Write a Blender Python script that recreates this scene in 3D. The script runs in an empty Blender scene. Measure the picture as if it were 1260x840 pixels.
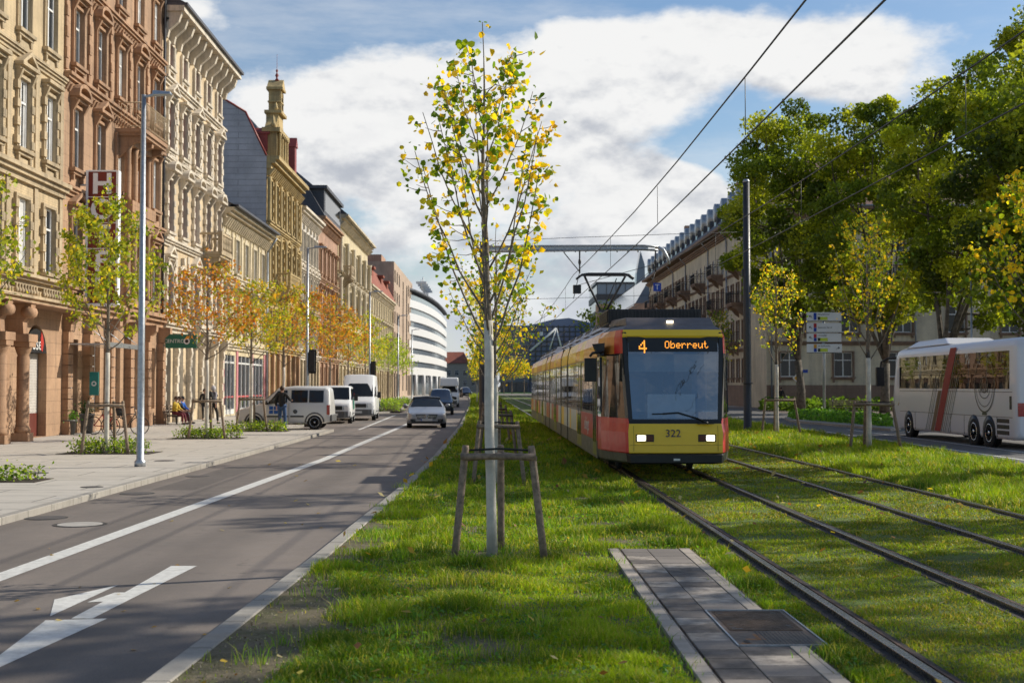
import bpy, math, random
import numpy as np
from mathutils import Vector, Matrix, Euler
random.seed(7)
RNG = np.random.default_rng(11)
R = math.radians
scene = bpy.context.scene
COL = scene.collection

# ------------------------------------------------------------------ camera
F, VPX, HY, CH = 1600.0, 608.0, 475.0, 1.8
cd = bpy.data.cameras.new('camera'); cam = bpy.data.objects.new('camera', cd); COL.objects.link(cam)
cd.sensor_width = 36; cd.lens = 36*F/1260; cd.clip_start = .1; cd.clip_end = 4000
cam.location = (0, 0, CH)
PITCH = math.atan((HY-420)/F); YAW = math.atan((630-VPX)/F)
cam.rotation_euler = (math.pi/2+PITCH, 0, -YAW)
cd.dof.use_dof = True; cd.dof.focus_distance = 19; cd.dof.aperture_fstop = 3.2
scene.camera = cam
def G(px, py, z=0.0):
    """ground point at height z seen at a photo position (survey of the site)"""
    d = (CH-z)*F/(py-HY)
    return ((px-VPX)*d/F, d)

# ------------------------------------------------------------------ tags
def tag(o, label=None, cat=None, group=None, kind=None):
    if label: o['label'] = label
    if cat: o['category'] = cat
    if group: o['group'] = group
    if kind: o['kind'] = kind
    return o
def thing(name, label, cat, loc=(0,0,0), rz=0, group=None):
    o = bpy.data.objects.new(name, None); COL.objects.link(o)
    o.empty_display_size = .2
    o.location = loc; o.rotation_euler = (0,0,rz)
    return tag(o, label, cat, group)
def link(name, me, parent=None, loc=None, rot=None, scale=None):
    o = bpy.data.objects.new(name, me); COL.objects.link(o)
    if parent is not None: o.parent = parent
    if loc is not None: o.location = loc
    if rot is not None: o.rotation_euler = rot
    if scale is not None: o.scale = scale
    return o
KIDS = {}
def copy_tree(o, parent=None):
    c = o.copy(); COL.objects.link(c)
    if parent is not None: c.parent = parent
    for ch in list(o.children): copy_tree(ch, c)
    return c

# ------------------------------------------------------------------ mesh builder
class MB:
    def __init__(s): s.v=[]; s.f=[]; s.m=[]; s.sm=[]
    def add(s, vs, fs, m=0, sm=False):
        b=len(s.v); s.v.extend([tuple(v) for v in vs])
        for f in fs: s.f.append(tuple(b+i for i in f)); s.m.append(m); s.sm.append(sm)
        return s
    def box(s, x0,x1,y0,y1,z0,z1,m=0):
        v=[(x0,y0,z0),(x1,y0,z0),(x1,y1,z0),(x0,y1,z0),(x0,y0,z1),(x1,y0,z1),(x1,y1,z1),(x0,y1,z1)]
        return s.add(v,[(0,3,2,1),(4,5,6,7),(0,1,5,4),(1,2,6,5),(2,3,7,6),(3,0,4,7)],m)
    def hexa(s, b, t, m=0):
        """b,t: 4 bottom and 4 top points"""
        return s.add(list(b)+list(t),[(0,3,2,1),(4,5,6,7),(0,1,5,4),(1,2,6,5),(2,3,7,6),(3,0,4,7)],m)
    def quad(s,a,b,c,d,m=0): return s.add([a,b,c,d],[(0,1,2,3)],m)
    def prism(s, poly, axis, a, b, m=0):
        """poly of 2-D points, extruded along axis from a to b"""
        def P(p,t):
            if axis=='x': return (t,p[0],p[1])
            if axis=='y': return (p[0],t,p[1])
            return (p[0],p[1],t)
        n=len(poly); v=[P(p,a) for p in poly]+[P(p,b) for p in poly]
        f=[tuple(range(n-1,-1,-1)),tuple(range(n,2*n))]+[(i,(i+1)%n,n+(i+1)%n,n+i) for i in range(n)]
        return s.add(v,f,m)
    def path(s, pts, rad, n=6, m=0, cap=True):
        pts=[Vector(p) for p in pts]
        if not hasattr(rad,'__len__'): rad=[rad]*len(pts)
        vs=[]; fs=[]
        pu=None
        for i,p in enumerate(pts):
            if i==0: t=pts[1]-pts[0]
            elif i==len(pts)-1: t=pts[-1]-pts[-2]
            else: t=(pts[i+1]-pts[i-1])
            if t.length<1e-9: t=Vector((0,0,1))
            t.normalize()
            if pu is None:
                u=t.cross(Vector((0,0,1)))
                if u.length<.2: u=t.cross(Vector((1,0,0)))
            else: u=pu-t*pu.dot(t)
            u.normalize(); pu=u; w=t.cross(u)
            for k in range(n):
                a=2*math.pi*k/n
                vs.append(p+(u*math.cos(a)+w*math.sin(a))*rad[i])
        for i in range(len(pts)-1):
            for k in range(n):
                k2=(k+1)%n
                fs.append((i*n+k,i*n+k2,(i+1)*n+k2,(i+1)*n+k))
        s.add(vs,fs,m,True)
        if cap:
            b=len(s.v)-len(vs)
            s.f.append(tuple(b+k for k in range(n-1,-1,-1))); s.m.append(m); s.sm.append(False)
            s.f.append(tuple(b+(len(pts)-1)*n+k for k in range(n))); s.m.append(m); s.sm.append(False)
        return s
    def tube(s,a,b,r0,r1=None,n=8,m=0): return s.path([a,b],[r0,r0 if r1 is None else r1],n,m)
    def lathe(s, prof, c=(0,0,0), n=16, axis='z', m=0, sm=True):
        """prof: (radius, height) pairs"""
        vs=[];fs=[]
        for r,h in prof:
            for k in range(n):
                a=2*math.pi*k/n; x,y=r*math.cos(a),r*math.sin(a)
                p={'z':(x,y,h),'x':(h,x,y),'y':(x,h,-y)}[axis]
                vs.append((c[0]+p[0],c[1]+p[1],c[2]+p[2]))
        for i in range(len(prof)-1):
            for k in range(n):
                k2=(k+1)%n; fs.append((i*n+k,i*n+k2,(i+1)*n+k2,(i+1)*n+k))
        fs.append(tuple(range(n-1,-1,-1))); fs.append(tuple((len(prof)-1)*n+k for k in range(n)))
        return s.add(vs,fs,m,sm)
    def ellip(s,c,r,n=10,m=0):
        prof=[(max(1e-4,math.sin(math.pi*i/n)),-math.cos(math.pi*i/n)) for i in range(n+1)]
        b=len(s.v); s.lathe(prof,(0,0,0),n+2,'z',m)
        for i in range(b,len(s.v)):
            x,y,z=s.v[i]; s.v[i]=(c[0]+x*r[0],c[1]+y*r[1],c[2]+z*r[2])
        return s
    def loft(s, rings, m=0, closed=True, caps=True, sm=False, mf=None):
        n=len(rings[0]); vs=[p for r in rings for p in r]; b=len(s.v)
        s.v.extend([tuple(p) for p in vs])
        for i in range(len(rings)-1):
            for k in range(n if closed else n-1):
                k2=(k+1)%n
                s.f.append((b+i*n+k,b+i*n+k2,b+(i+1)*n+k2,b+(i+1)*n+k)); s.m.append(mf(i,k) if mf else m); s.sm.append(sm)
        if caps:
            s.f.append(tuple(b+k for k in range(n-1,-1,-1))); s.m.append(mf(0,-1) if mf else m); s.sm.append(False)
            s.f.append(tuple(b+(len(rings)-1)*n+k for k in range(n))); s.m.append(mf(len(rings)-1,-1) if mf else m); s.sm.append(False)
        return s
    def mesh(s, name, mats):
        me=bpy.data.meshes.new(name); me.from_pydata(s.v,[],s.f)
        if not isinstance(mats,(list,tuple)): mats=[mats]
        for x in mats: me.materials.append(x)
        me.polygons.foreach_set('material_index',s.m); me.polygons.foreach_set('use_smooth',s.sm)
        me.update(); return me
    def build(s, name, mats, parent=None, bevel=0, **k):
        o=link(name, s.mesh(name,mats), parent, **k)
        if bevel:
            b=o.modifiers.new('bevel','BEVEL'); b.width=bevel; b.segments=2; b.limit_method='ANGLE'; b.angle_limit=R(35)
        return o

def np_mesh(name, verts, nper, faces_per, mats, cols=None, matidx=None, smooth=False):
    """verts (N*nper,3); faces_per list of index tuples (same length) for each item"""
    me=bpy.data.meshes.new(name); N=len(verts)//nper
    fl=len(faces_per[0]); nf=len(faces_per)
    base=(np.arange(N)*nper)[:,None,None]; fi=(np.array(faces_per)[None]+base).reshape(-1)
    me.vertices.add(len(verts)); me.vertices.foreach_set('co',np.ascontiguousarray(verts,dtype=np.float32).ravel())
    me.loops.add(len(fi)); me.loops.foreach_set('vertex_index',fi.astype(np.int32))
    me.polygons.add(N*nf); me.polygons.foreach_set('loop_start',(np.arange(N*nf)*fl).astype(np.int32))
    if not isinstance(mats,(list,tuple)): mats=[mats]
    for m in mats: me.materials.append(m)
    if cols is not None:
        a=me.color_attributes.new('Col','FLOAT_COLOR','POINT')
        c=np.ones((len(verts),4),dtype=np.float32); c[:,:3]=np.repeat(cols,nper,axis=0) if len(cols)==N else cols
        a.data.foreach_set('color',c.ravel())
    me.update(calc_edges=True)
    return me

# ------------------------------------------------------------------ materials
class N:
    def __init__(s,nt): s.nt=nt
    def n(s,t,**k):
        x=s.nt.nodes.new(t)
        for a,b in k.items():
            if a.startswith('i_'): 
                key=a[2:]; key=int(key) if key.isdigit() else key.replace('_',' ')
                s.set(x.inputs[key],b)
            else: setattr(x,a,b)
        return x
    def set(s,sock,v):
        if isinstance(v,bpy.types.NodeSocket): s.nt.links.new(v,sock)
        else: sock.default_value=v
    def math(s,op,a,b=0,c=None,clamp=False):
        x=s.nt.nodes.new('ShaderNodeMath'); x.operation=op; x.use_clamp=clamp
        s.set(x.inputs[0],a); s.set(x.inputs[1],b)
        if c is not None: s.set(x.inputs[2],c)
        return x.outputs[0]
    def ramp(s,v,lo,hi,a=0.,b=1.,smooth=True):
        x=s.nt.nodes.new('ShaderNodeMapRange'); x.interpolation_type='SMOOTHSTEP' if smooth else 'LINEAR'
        s.set(x.inputs[0],v); x.inputs[1].default_value=lo; x.inputs[2].default_value=hi; x.inputs[3].default_value=a; x.inputs[4].default_value=b
        return x.outputs[0]
    def mix(s,f,a,b,mode='MIX'):
        x=s.nt.nodes.new('ShaderNodeMix'); x.data_type='RGBA'; x.blend_type=mode; x.clamp_factor=True
        s.set(x.inputs[0],f)
        for i,v in ((6,a),(7,b)):
            if isinstance(v,(tuple,list)) and len(v)==3: v=(*v,1)
            s.set(x.inputs[i],v)
        return x.outputs[2]
    def noise(s,vec,scale,detail=4,rough=.55,out=0):
        x=s.nt.nodes.new('ShaderNodeTexNoise'); s.set(x.inputs['Vector'],vec); x.inputs['Scale'].default_value=scale
        x.inputs['Detail'].default_value=detail; x.inputs['Roughness'].default_value=rough
        return x.outputs[out]
    def mapv(s,vec,scale=(1,1,1),loc=(0,0,0)):
        x=s.nt.nodes.new('ShaderNodeMapping'); s.set(x.inputs[0],vec); x.inputs['Scale'].default_value=scale; x.inputs['Location'].default_value=loc
        return x.outputs[0]
def newmat(name):
    m=bpy.data.materials.new(name); m.use_nodes=True; nt=m.node_tree
    bs=nt.nodes['Principled BSDF']; return m,N(nt),bs
def mat(name,col,rough=.6,metal=0,var=.12,vs=3,bump=0,bs_=30,emit=None,estr=0,coat=0,spec=.5,dirt=0):
    m,n,b=newmat(name)
    tc=n.n('ShaderNodeTexCoord').outputs['Object']
    k=n.noise(tc,vs,5,.6)
    f=n.ramp(k,.3,.7,1-var,1+var*.7)
    c=n.n('ShaderNodeVectorMath',operation='SCALE'); c.inputs[0].default_value=col[:3]; n.set(c.inputs['Scale'],f)
    cc=c.outputs[0]
    if dirt:
        g=n.noise(n.mapv(tc,(6,6,.8)),1.2,5,.65)
        cc=n.mix(n.ramp(g,.45,.75,0,dirt),cc,(.05,.045,.04))
    n.set(b.inputs['Base Color'],cc)
    b.inputs['Roughness'].default_value=rough
    if var: n.set(b.inputs['Roughness'],n.ramp(n.noise(tc,vs*2.3,3),.3,.7,max(.02,rough-.06),min(1,rough+.06)))
    b.inputs['Metallic'].default_value=metal; b.inputs['Specular IOR Level'].default_value=spec
    b.inputs['Coat Weight'].default_value=coat; b.inputs['Coat Roughness'].default_value=.04
    if emit: b.inputs['Emission Color'].default_value=(*emit,1); b.inputs['Emission Strength'].default_value=estr
    if bump:
        bp=n.n('ShaderNodeBump',i_Strength=bump,i_Distance=.02); n.set(bp.inputs['Height'],n.noise(tc,bs_,5,.6)); n.set(b.inputs['Normal'],bp.outputs[0])
    return m
def stone(name,c1,c2,bw=.9,bh=.38,mortar=.75,rough=.85,dirt=.35,bump=.5,joint=.012):
    """masonry of a facade that lies in local x-z"""
    m,n,b=newmat(name)
    tc=n.n('ShaderNodeTexCoord').outputs['Object']
    sp=n.n('ShaderNodeSeparateXYZ'); n.set(sp.inputs[0],tc)
    cb=n.n('ShaderNodeCombineXYZ'); n.set(cb.inputs[0],n.math('ADD',sp.outputs[0],sp.outputs[1])); n.set(cb.inputs[1],sp.outputs[2])
    br=n.n('ShaderNodeTexBrick'); n.set(br.inputs['Vector'],cb.outputs[0]); br.inputs['Scale'].default_value=1
    br.inputs['Color1'].default_value=(*c1,1); br.inputs['Color2'].default_value=(*c2,1)
    br.inputs['Mortar'].default_value=(*[x*mortar for x in c1],1); br.inputs['Mortar Size'].default_value=joint
    br.inputs['Brick Width'].default_value=bw; br.inputs['Row Height'].default_value=bh; br.inputs['Bias'].default_value=-.1
    w=n.noise(tc,.45,6,.6); col=n.mix(n.ramp(w,.35,.65,0,.6),br.outputs['Color'],tuple(x*.62 for x in c2))
    st=n.noise(n.mapv(tc,(2.2,2.2,.22)),1.0,6,.65)
    col=n.mix(n.ramp(st,.42,.72,0,dirt*1.2),col,(.06,.05,.04))
    fine=n.noise(tc,9,5,.7); col=n.mix(n.ramp(fine,.3,.75,0,.22),col,tuple(min(1,x*1.35) for x in c1))
    n.set(b.inputs['Base Color'],col); b.inputs['Roughness'].default_value=rough
    bp=n.n('ShaderNodeBump',i_Strength=bump,i_Distance=.03)
    n.set(bp.inputs['Height'],n.math('ADD',n.math('MULTIPLY',br.outputs['Fac'],-1.0),n.math('MULTIPLY',fine,.5)))
    n.set(b.inputs['Normal'],bp.outputs[0]); return m
def glass(name,col=(.02,.025,.03),rough=.05,wob=.25,spec=.5):
    m,n,b=newmat(name); tc=n.n('ShaderNodeTexCoord').outputs['Object']
    oi=n.n('ShaderNodeObjectInfo').outputs['Random']
    c=n.mix(n.ramp(oi,0,1,0,1,False),tuple(x*.4 for x in col),tuple(x*1.6+.005 for x in col))
    n.set(b.inputs['Base Color'],c); b.inputs['Roughness'].default_value=rough; b.inputs['Specular IOR Level'].default_value=spec
    b.inputs['IOR'].default_value=1.42
    bp=n.n('ShaderNodeBump',i_Strength=wob,i_Distance=.02); n.set(bp.inputs['Height'],n.noise(tc,1.3,2)); n.set(b.inputs['Normal'],bp.outputs[0])
    return m
def leafmat(name,trans=.42,rough=.5,boost=1.0):
    m,n,b=newmat(name)
    at=n.n('ShaderNodeAttribute',attribute_name='Col').outputs['Color']
    n.set(b.inputs['Base Color'],at); b.inputs['Roughness'].default_value=rough; b.inputs['Specular IOR Level'].default_value=.35
    tr=n.n('ShaderNodeBsdfTranslucent'); n.set(tr.inputs[0],n.mix(.5,at,(.5*boost,.55*boost,.05),'MIX') if False else n.mix(1,at,(1.9*boost,1.9*boost,.8),'MULTIPLY'))
    mx=n.n('ShaderNodeMixShader',i_0=trans); n.nt.links.new(b.outputs[0],mx.inputs[1]); n.nt.links.new(tr.outputs[0],mx.inputs[2])
    n.nt.links.new(mx.outputs[0],n.nt.nodes['Material Output'].inputs[0]); return m

M={}
M['white']=mat('white_paint',(.75,.75,.73),.4,var=.05)
M['frame_white']=mat('window_frame_paint',(.80,.79,.76),.45,var=.06)
M['frame_dark']=mat('dark_frame_paint',(.09,.05,.04),.5)
M['frame_red']=mat('oxblood_frame_paint',(.30,.08,.05),.5)
M['glass']=glass('window_glass',(.03,.035,.04))
M['glass_car']=glass('car_glass',(.012,.014,.016),.02,.02)
M['black']=mat('black_plastic',(.012,.012,.013),.45)
M['dark']=mat('dark_grey',(.045,.047,.05),.5)
M['rubber']=mat('tyre_rubber',(.015,.015,.016),.85)
M['chrome']=mat('polished_metal',(.75,.76,.78),.15,1,var=.05)
M['galv']=mat('galvanised_steel',(.42,.44,.46),.42,.75,var=.18,vs=14)
M['poledark']=mat('dark_painted_steel',(.035,.037,.042),.45,var=.2,vs=5)
M['iron']=mat('black_wrought_iron',(.02,.02,.022),.55)
M['slate']=stone('roof_slate',(.10,.10,.115),(.075,.078,.09),.3,.22,.5,.6,.1,.4)
M['redtile']=stone('red_roof_tile',(.36,.11,.06),(.28,.08,.05),.25,.3,.5,.8,.2,.5)
M['browntile']=stone('brown_roof_tile',(.30,.17,.12),(.24,.14,.10),.25,.3,.5,.8,.2,.5)
M['zinc']=mat('zinc_sheet',(.33,.36,.40),.4,.5,var=.2)
M['leaf']=leafmat('leaf_surface')
M['grass']=leafmat('grass_blade',.4,.5,1.0)
M['bark']=mat('bark',(.21,.17,.13),.9,var=.4,vs=20,bump=.6)
M['barkplane']=mat('plane_tree_bark',(.13,.11,.085),.9,var=.5,vs=4,bump=.5)
M['whitewash']=mat('white_trunk_coating',(.64,.59,.50),.85,var=.16,vs=7,bump=.3,bs_=25,dirt=.12)
M['wood']=mat('weathered_wood',(.27,.20,.14),.85,var=.35,vs=18,bump=.5,dirt=.4)

# text drawn as flat meshes
def text(name,s,size,m,parent,loc,rot=(math.pi/2,0,0),ext=.002,sx=1,align='CENTER',off=0):
    c=bpy.data.curves.new(name,'FONT'); c.body=s; c.size=size; c.extrude=ext; c.offset=off; c.align_x=align; c.align_y='CENTER'; c.resolution_u=3
    t=bpy.data.objects.new(name,c); COL.objects.link(t)
    bpy.context.view_layer.update()
    me=bpy.data.meshes.new_from_object(t.evaluated_get(bpy.context.evaluated_depsgraph_get()))
    bpy.data.objects.remove(t); me.name=name
    me.materials.clear(); me.materials.append(m)
    return link(name,me,parent,loc,rot,(sx,1,1))
# ------------------------------------------------------------------ world, sun
SUN_AZ=R(21)      # turned from +X towards +Y
SUN_EL=R(33)
sd=Vector((math.cos(SUN_EL)*math.cos(SUN_AZ),math.cos(SUN_EL)*math.sin(SUN_AZ),math.sin(SUN_EL)))
sl=bpy.data.lights.new('sun','SUN'); sl.energy=5.0; sl.angle=R(.5); sl.color=(1,.93,.80)
so=bpy.data.objects.new('sun',sl); COL.objects.link(so); so.rotation_euler=(-sd).to_track_quat('-Z','Y').to_euler()
w=bpy.data.worlds.new('World'); scene.world=w; w.use_nodes=True; nt=w.node_tree; n=N(nt)
bg=nt.nodes['Background']; bg.inputs['Strength'].default_value=.1
sky=n.n('ShaderNodeTexSky',sky_type='NISHITA'); sky.sun_disc=False; sky.sun_elevation=SUN_EL
sky.sun_rotation=math.pi/2-SUN_AZ; sky.air_density=1.0; sky.dust_density=.8; sky.ozone_density=1.6
tc=n.n('ShaderNodeTexCoord').outputs['Generated']
sp=n.n('ShaderNodeSeparateXYZ'); n.set(sp.inputs[0],tc); X,Y,Z=sp.outputs
az=n.math('ARCTAN2',X,Y); el=n.math('ARCSINE',Z)
n1=n.noise(n.mapv(tc,(1,1,1.7)),5.0,9,.56)
n2=n.noise(n.mapv(tc,(1,1,2.2),(3,1,2)),14,7,.6)
wp=n.noise(n.mapv(tc,(1,1,1),(7,1,2)),7,4,.5,out=1)
ws=n.n('ShaderNodeSeparateXYZ'); n.set(ws.inputs[0],wp)
azw=n.math('ADD',az,n.math('MULTIPLY',n.math('SUBTRACT',ws.outputs[0],.5),.09))
elw=n.math('ADD',el,n.math('MULTIPLY',n.math('SUBTRACT',ws.outputs[1],.5),.06))
blobs=[(540,130,190,72,1.0),(410,150,95,62,.75),(700,95,95,72,.85),(540,225,190,42,.7),(880,50,130,36,.75),(830,120,60,35,.35),(1060,40,130,45,.6),(960,110,80,30,.35),(225,5,75,38,.75),
       (780,215,80,28,.7),(850,262,110,34,.8),(680,300,180,40,.55),(1180,110,120,60,.3),(450,300,120,40,.35),(650,380,260,40,.6),(150,-120,200,80,.5),(950,-150,260,90,.6),(1500,150,200,120,.6),(-400,100,400,120,.5)]
dens=None
for px,py,rx,ry,wt in blobs:
    a0=math.atan((px-VPX)/F); e0=math.atan((HY-py)/F)*math.cos(a0)
    du=n.math('MULTIPLY',n.math('SUBTRACT',azw,a0),F/rx); dv=n.math('MULTIPLY',n.math('SUBTRACT',elw,e0),F/ry)
    r2=n.math('ADD',n.math('MULTIPLY',du,du),n.math('MULTIPLY',dv,dv))
    g=n.math('MULTIPLY',n.math('EXPONENT',n.math('MULTIPLY',r2,-.8)),wt)
    dens=g if dens is None else n.math('ADD',dens,g)
dens=n.math('ADD',dens,n.math('MULTIPLY',n.math('SUBTRACT',n1,.5),1.5))
dens=n.math('ADD',dens,n.math('MULTIPLY',n.math('SUBTRACT',n2,.5),.9))
dens=n.math('ADD',dens,n.ramp(el,.36,.7,0,.15))  # denser cloud high overhead, out of view, added to tune the ambient light
back=n.ramp(Y,-.2,.35,.2,0)  # extra unseen cloud behind the camera, added for fill and the windscreen reflection
dens=n.math('ADD',dens,back)
cov=n.ramp(dens,.42,.78,0,1)
thin=n.math('MULTIPLY',n.ramp(n.noise(n.mapv(tc,(.5,.5,2.5),(1,4,1)),7,8,.65),.4,.75,0,.4),1)
cov=n.math('MAXIMUM',cov,thin)
lit=n.ramp(n.math('ADD',n.math('MULTIPLY',n.math('SUBTRACT',n.noise(n.mapv(tc,(1,1,1.8),(0,0,-.035)),5.0,9,.56),n1),3.4),n.math('MULTIPLY',n.math('SUBTRACT',elw,.13),1.6)),-.28,.22,0,1)
lit=n.math('ADD',lit,n.math('MULTIPLY',n.math('SUBTRACT',n2,.5),.9),clamp=True)
ccol=n.mix(lit,(5.0,5.3,5.9),(9.1,9.1,9.05))
ccol=n.mix(n.ramp(el,.36,.7),ccol,(5.2,5.5,6.0))
skyc=n.n('ShaderNodeHueSaturation',i_Saturation=1.15,i_Value=1.2); n.set(skyc.inputs['Color'],sky.outputs[0])
base=n.mix(cov,skyc.outputs[0],ccol)
haze=n.ramp(el,0,.13,.7,0)
final=n.mix(haze,base,(6.9,7.4,8.1))
n.set(bg.inputs[0],final)

scene.render.engine='CYCLES'
scene.view_settings.view_transform='Standard'; scene.view_settings.look='None'; scene.view_settings.exposure=0
scene.cycles.max_bounces=6; scene.cycles.diffuse_bounces=3; scene.cycles.glossy_bounces=3; scene.cycles.transparent_max_bounces=6

# ------------------------------------------------------------------ ground materials
def m_asphalt(name,c,warm=(.13,.105,.085),tracks=True):
    m,n,b=newmat(name); tc=n.n('ShaderNodeTexCoord').outputs['Object']
    col=n.mix(n.ramp(n.noise(n.mapv(tc,(1,.35,1)),.5,6,.6),.3,.72),c,warm)
    col=n.mix(n.ramp(n.noise(tc,90,3,.8),.45,.8,0,.6),col,tuple(x*2.0 for x in c))
    col=n.mix(n.ramp(n.noise(tc,60,2,.5),.58,.72,0,.6),col,tuple(x*.35 for x in c))
    if tracks:
        sx=n.n('ShaderNodeSeparateXYZ'); n.set(sx.inputs[0],tc)
        wv=n.math('SINE',n.math('MULTIPLY',n.math('ADD',sx.outputs[0],n.math('MULTIPLY',n.noise(n.mapv(tc,(1,.05,1)),1,2),.5)),3.6))
        col=n.mix(n.ramp(wv,-.2,1,0,.3),col,tuple(x*.55 for x in c))
    sl_=n.noise(n.mapv(tc,(1,.18,1),(4,2,0)),.9,7,.7); col=n.mix(n.ramp(sl_,.55,.72,0,.5),col,tuple(x*.55 for x in c))
    st_=n.noise(tc,1.7,5,.6); col=n.mix(n.ramp(st_,.66,.74,0,.45),col,(.03,.027,.024))
    n.set(b.inputs['Base Color'],col); n.set(b.inputs['Roughness'],n.ramp(n.noise(tc,3,4),.3,.7,.72,.9))
    bp=n.n('ShaderNodeBump',i_Strength=.5,i_Distance=.006); n.set(bp.inputs['Height'],n.noise(tc,140,3,.7)); n.set(b.inputs['Normal'],bp.outputs[0])
    return m
def m_slabs(name,c1,c2,bw,bh,rot=False,joint=.008,dirt=.35):
    m,n,b=newmat(name); tc=n.n('ShaderNodeTexCoord').outputs['Object']
    br=n.n('ShaderNodeTexBrick'); n.set(br.inputs['Vector'],tc); br.inputs['Scale'].default_value=1
    br.inputs['Color1'].default_value=(*c1,1); br.inputs['Color2'].default_value=(*c2,1); br.inputs['Mortar'].default_value=(*[x*.35 for x in c1],1)
    br.inputs['Mortar Size'].default_value=joint; br.inputs['Brick Width'].default_value=bw; br.inputs['Row Height'].default_value=bh
    col=n.mix(n.ramp(n.noise(tc,.6,6,.65),.4,.75,0,dirt),br.outputs[0],tuple(x*.5 for x in c1))
    col=n.mix(n.ramp(n.noise(tc,45,4,.7),.35,.8,0,.35),col,tuple(x*.6 for x in c2))
    col=n.mix(n.ramp(n.noise(n.mapv(tc,(.6,3,1)),1.5,6,.7),.48,.66,0,.55),col,tuple(x*.5 for x in c1))
    n.set(b.inputs['Base Color'],col); b.inputs['Roughness'].default_value=.85
    bp=n.n('ShaderNodeBump',i_Strength=.4,i_Distance=.006); n.set(bp.inputs['Height'],n.math('SUBTRACT',n.noise(tc,60,4,.7),n.math('MULTIPLY',br.outputs['Fac'],1.5))); n.set(b.inputs['Normal'],bp.outputs[0])
    return m
def m_soil(name,c1,c2,c3):
    m,n,b=newmat(name); tc=n.n('ShaderNodeTexCoord').outputs['Object']
    col=n.mix(n.ramp(n.noise(tc,1.6,7,.65),.38,.62),c1,c2)
    col=n.mix(n.ramp(n.noise(tc,14,6,.75),.45,.7,0,.8),col,c3)
    n.set(b.inputs['Base Color'],col); b.inputs['Roughness'].default_value=.95
    bp=n.n('ShaderNodeBump',i_Strength=.9,i_Distance=.03); n.set(bp.inputs['Height'],n.noise(tc,30,6,.75)); n.set(b.inputs['Normal'],bp.outputs[0])
    return m
M['asphalt']=m_asphalt('road_asphalt',(.150,.128,.112),(.235,.195,.165))
M['asphalt2']=m_asphalt('right_road_asphalt',(0.105,0.101,0.101),(0.140,0.133,0.126),False)
M['slab']=m_slabs('pavement_slabs',(0.546,0.502,0.440),(0.502,0.458,0.396),2.4,1.2,joint=.02,dirt=.15)
M['kerb']=m_slabs('kerb_stone',(.40,.37,.32),(.34,.31,.27),9,1.0,joint=.012,dirt=.5)
M['paver']=m_slabs('concrete_pavers',(.30,.26,.225),(.15,.13,.115),30,.47,joint=.0,dirt=.9)
M['paverlight']=m_slabs('pale_edging_stone',(.46,.40,.33),(.42,.36,.30),.3,.62,joint=.005,dirt=.4)
M['soil']=m_soil('verge_soil',(.17,.14,.085),(.12,.115,.045),(.26,.21,.15))
M['moss']=m_soil('trackbed_moss',(.12,.19,.025),(.09,.13,.018),(.18,.17,.06))
M['earth']=mat('distant_ground',(.16,.15,.13),.95,var=.3,vs=.05)
M['mark']=mat('road_marking_paint',(.66,.65,.61),.6,var=.14,vs=14,dirt=.16)

def struct(name,mb,m,**k):
    o=mb.build(name,m,**k); o['kind']='structure'; return o
def interp(pl,y):
    if y<=pl[0][0]: return pl[0][1]
    for a,b in zip(pl,pl[1:]):
        if y<=b[0]: return a[1]+(b[1]-a[1])*(y-a[0])/(b[0]-a[0])
    return pl[-1][1]
MED=[(-10,-2.45),(0,-2.3),(7.9,-2.14),(14,-1.92),(24,-1.68),(34,-1.56),(60,-1.6),(86,-1.9),(120,-2.35),(165,-3.1),(215,-4.2),(262,-5.6)]
LKB=[(-10,-6.75),(17,-6.75),(41,-6.7),(54.6,-6.7),(56.5,-8.9),(90,-8.9),(93,-7.3),(120,-8.0),(165,-9.2),(262,-12.2)]
def bend(y):  # the tracks leave the street line gently to the left
    return 0 if y<28 else -(y-28)*.0095
RK=[(-10,12.2),(30,12.2),(76,12.75),(262,13.3)]
YS=sorted(set([-10,0,4,7.9,11,14,18,24,29,34,41,48,54.6,56.5,60,70,76,86,90,93,105,120,140,165,190,215,240,262]))
def strip(name,m,fa,fb,z,ys=YS):
    mb=MB()
    for a,b in zip(ys,ys[1:]):
        mb.quad((fa(a),a,z),(fb(a),a,z),(fb(b),b,z),(fa(b),b,z))
    return struct(name,mb,m)
g=MB(); g.quad((-1500,-60,-.2),(1500,-60,-.2),(1500,3000,-.2),(-1500,3000,-.2)); struct('ground',g,M['earth'])
RZ=-.1
fl=lambda y:interp(LKB,y); fm=lambda y:interp(MED,y); fr=lambda y:interp(RK,y)
strip('road',M['asphalt'],lambda y:fl(y)+.0,lambda y:fm(y),RZ)
strip('pavement',M['slab'],lambda y:-16.6,lambda y:fl(y)-.16,0)
def kerb(name,f,w,zt,zb=-.2,ys=YS,side=1):
    mb=MB(); 
    for a,b in zip(ys,ys[1:]):
        x0a,x0b=f(a),f(b)
        xa,xb=x0a+w*side,x0b+w*side
        lo=[(min(x0a,xa),a,zb),(max(x0a,xa),a,zb),(max(x0b,xb),b,zb),(min(x0b,xb),b,zb)]
        mb.hexa(lo,[(p[0],p[1],zt) for p in lo])
    return struct(name,mb,M['kerb'],bevel=.012)
kerb('pavement_kerb',fl,.16,.006,side=-1)
kerb('median_kerb',fm,.17,.012)
strip('median_ground',M['soil'],lambda y:fm(y)+.17,lambda y:2.25+bend(y),0)
strip('track_bed',M['moss'],lambda y:2.25+bend(y),lambda y:7.75+bend(y),0)
strip('verge_ground',M['soil'],lambda y:7.75+bend(y),lambda y:fr(y)-.12,0)
kerb('verge_kerb',fr,.12,.01,side=-1)
strip('right_road',M['asphalt2'],lambda y:fr(y),lambda y:40.,RZ)
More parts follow.
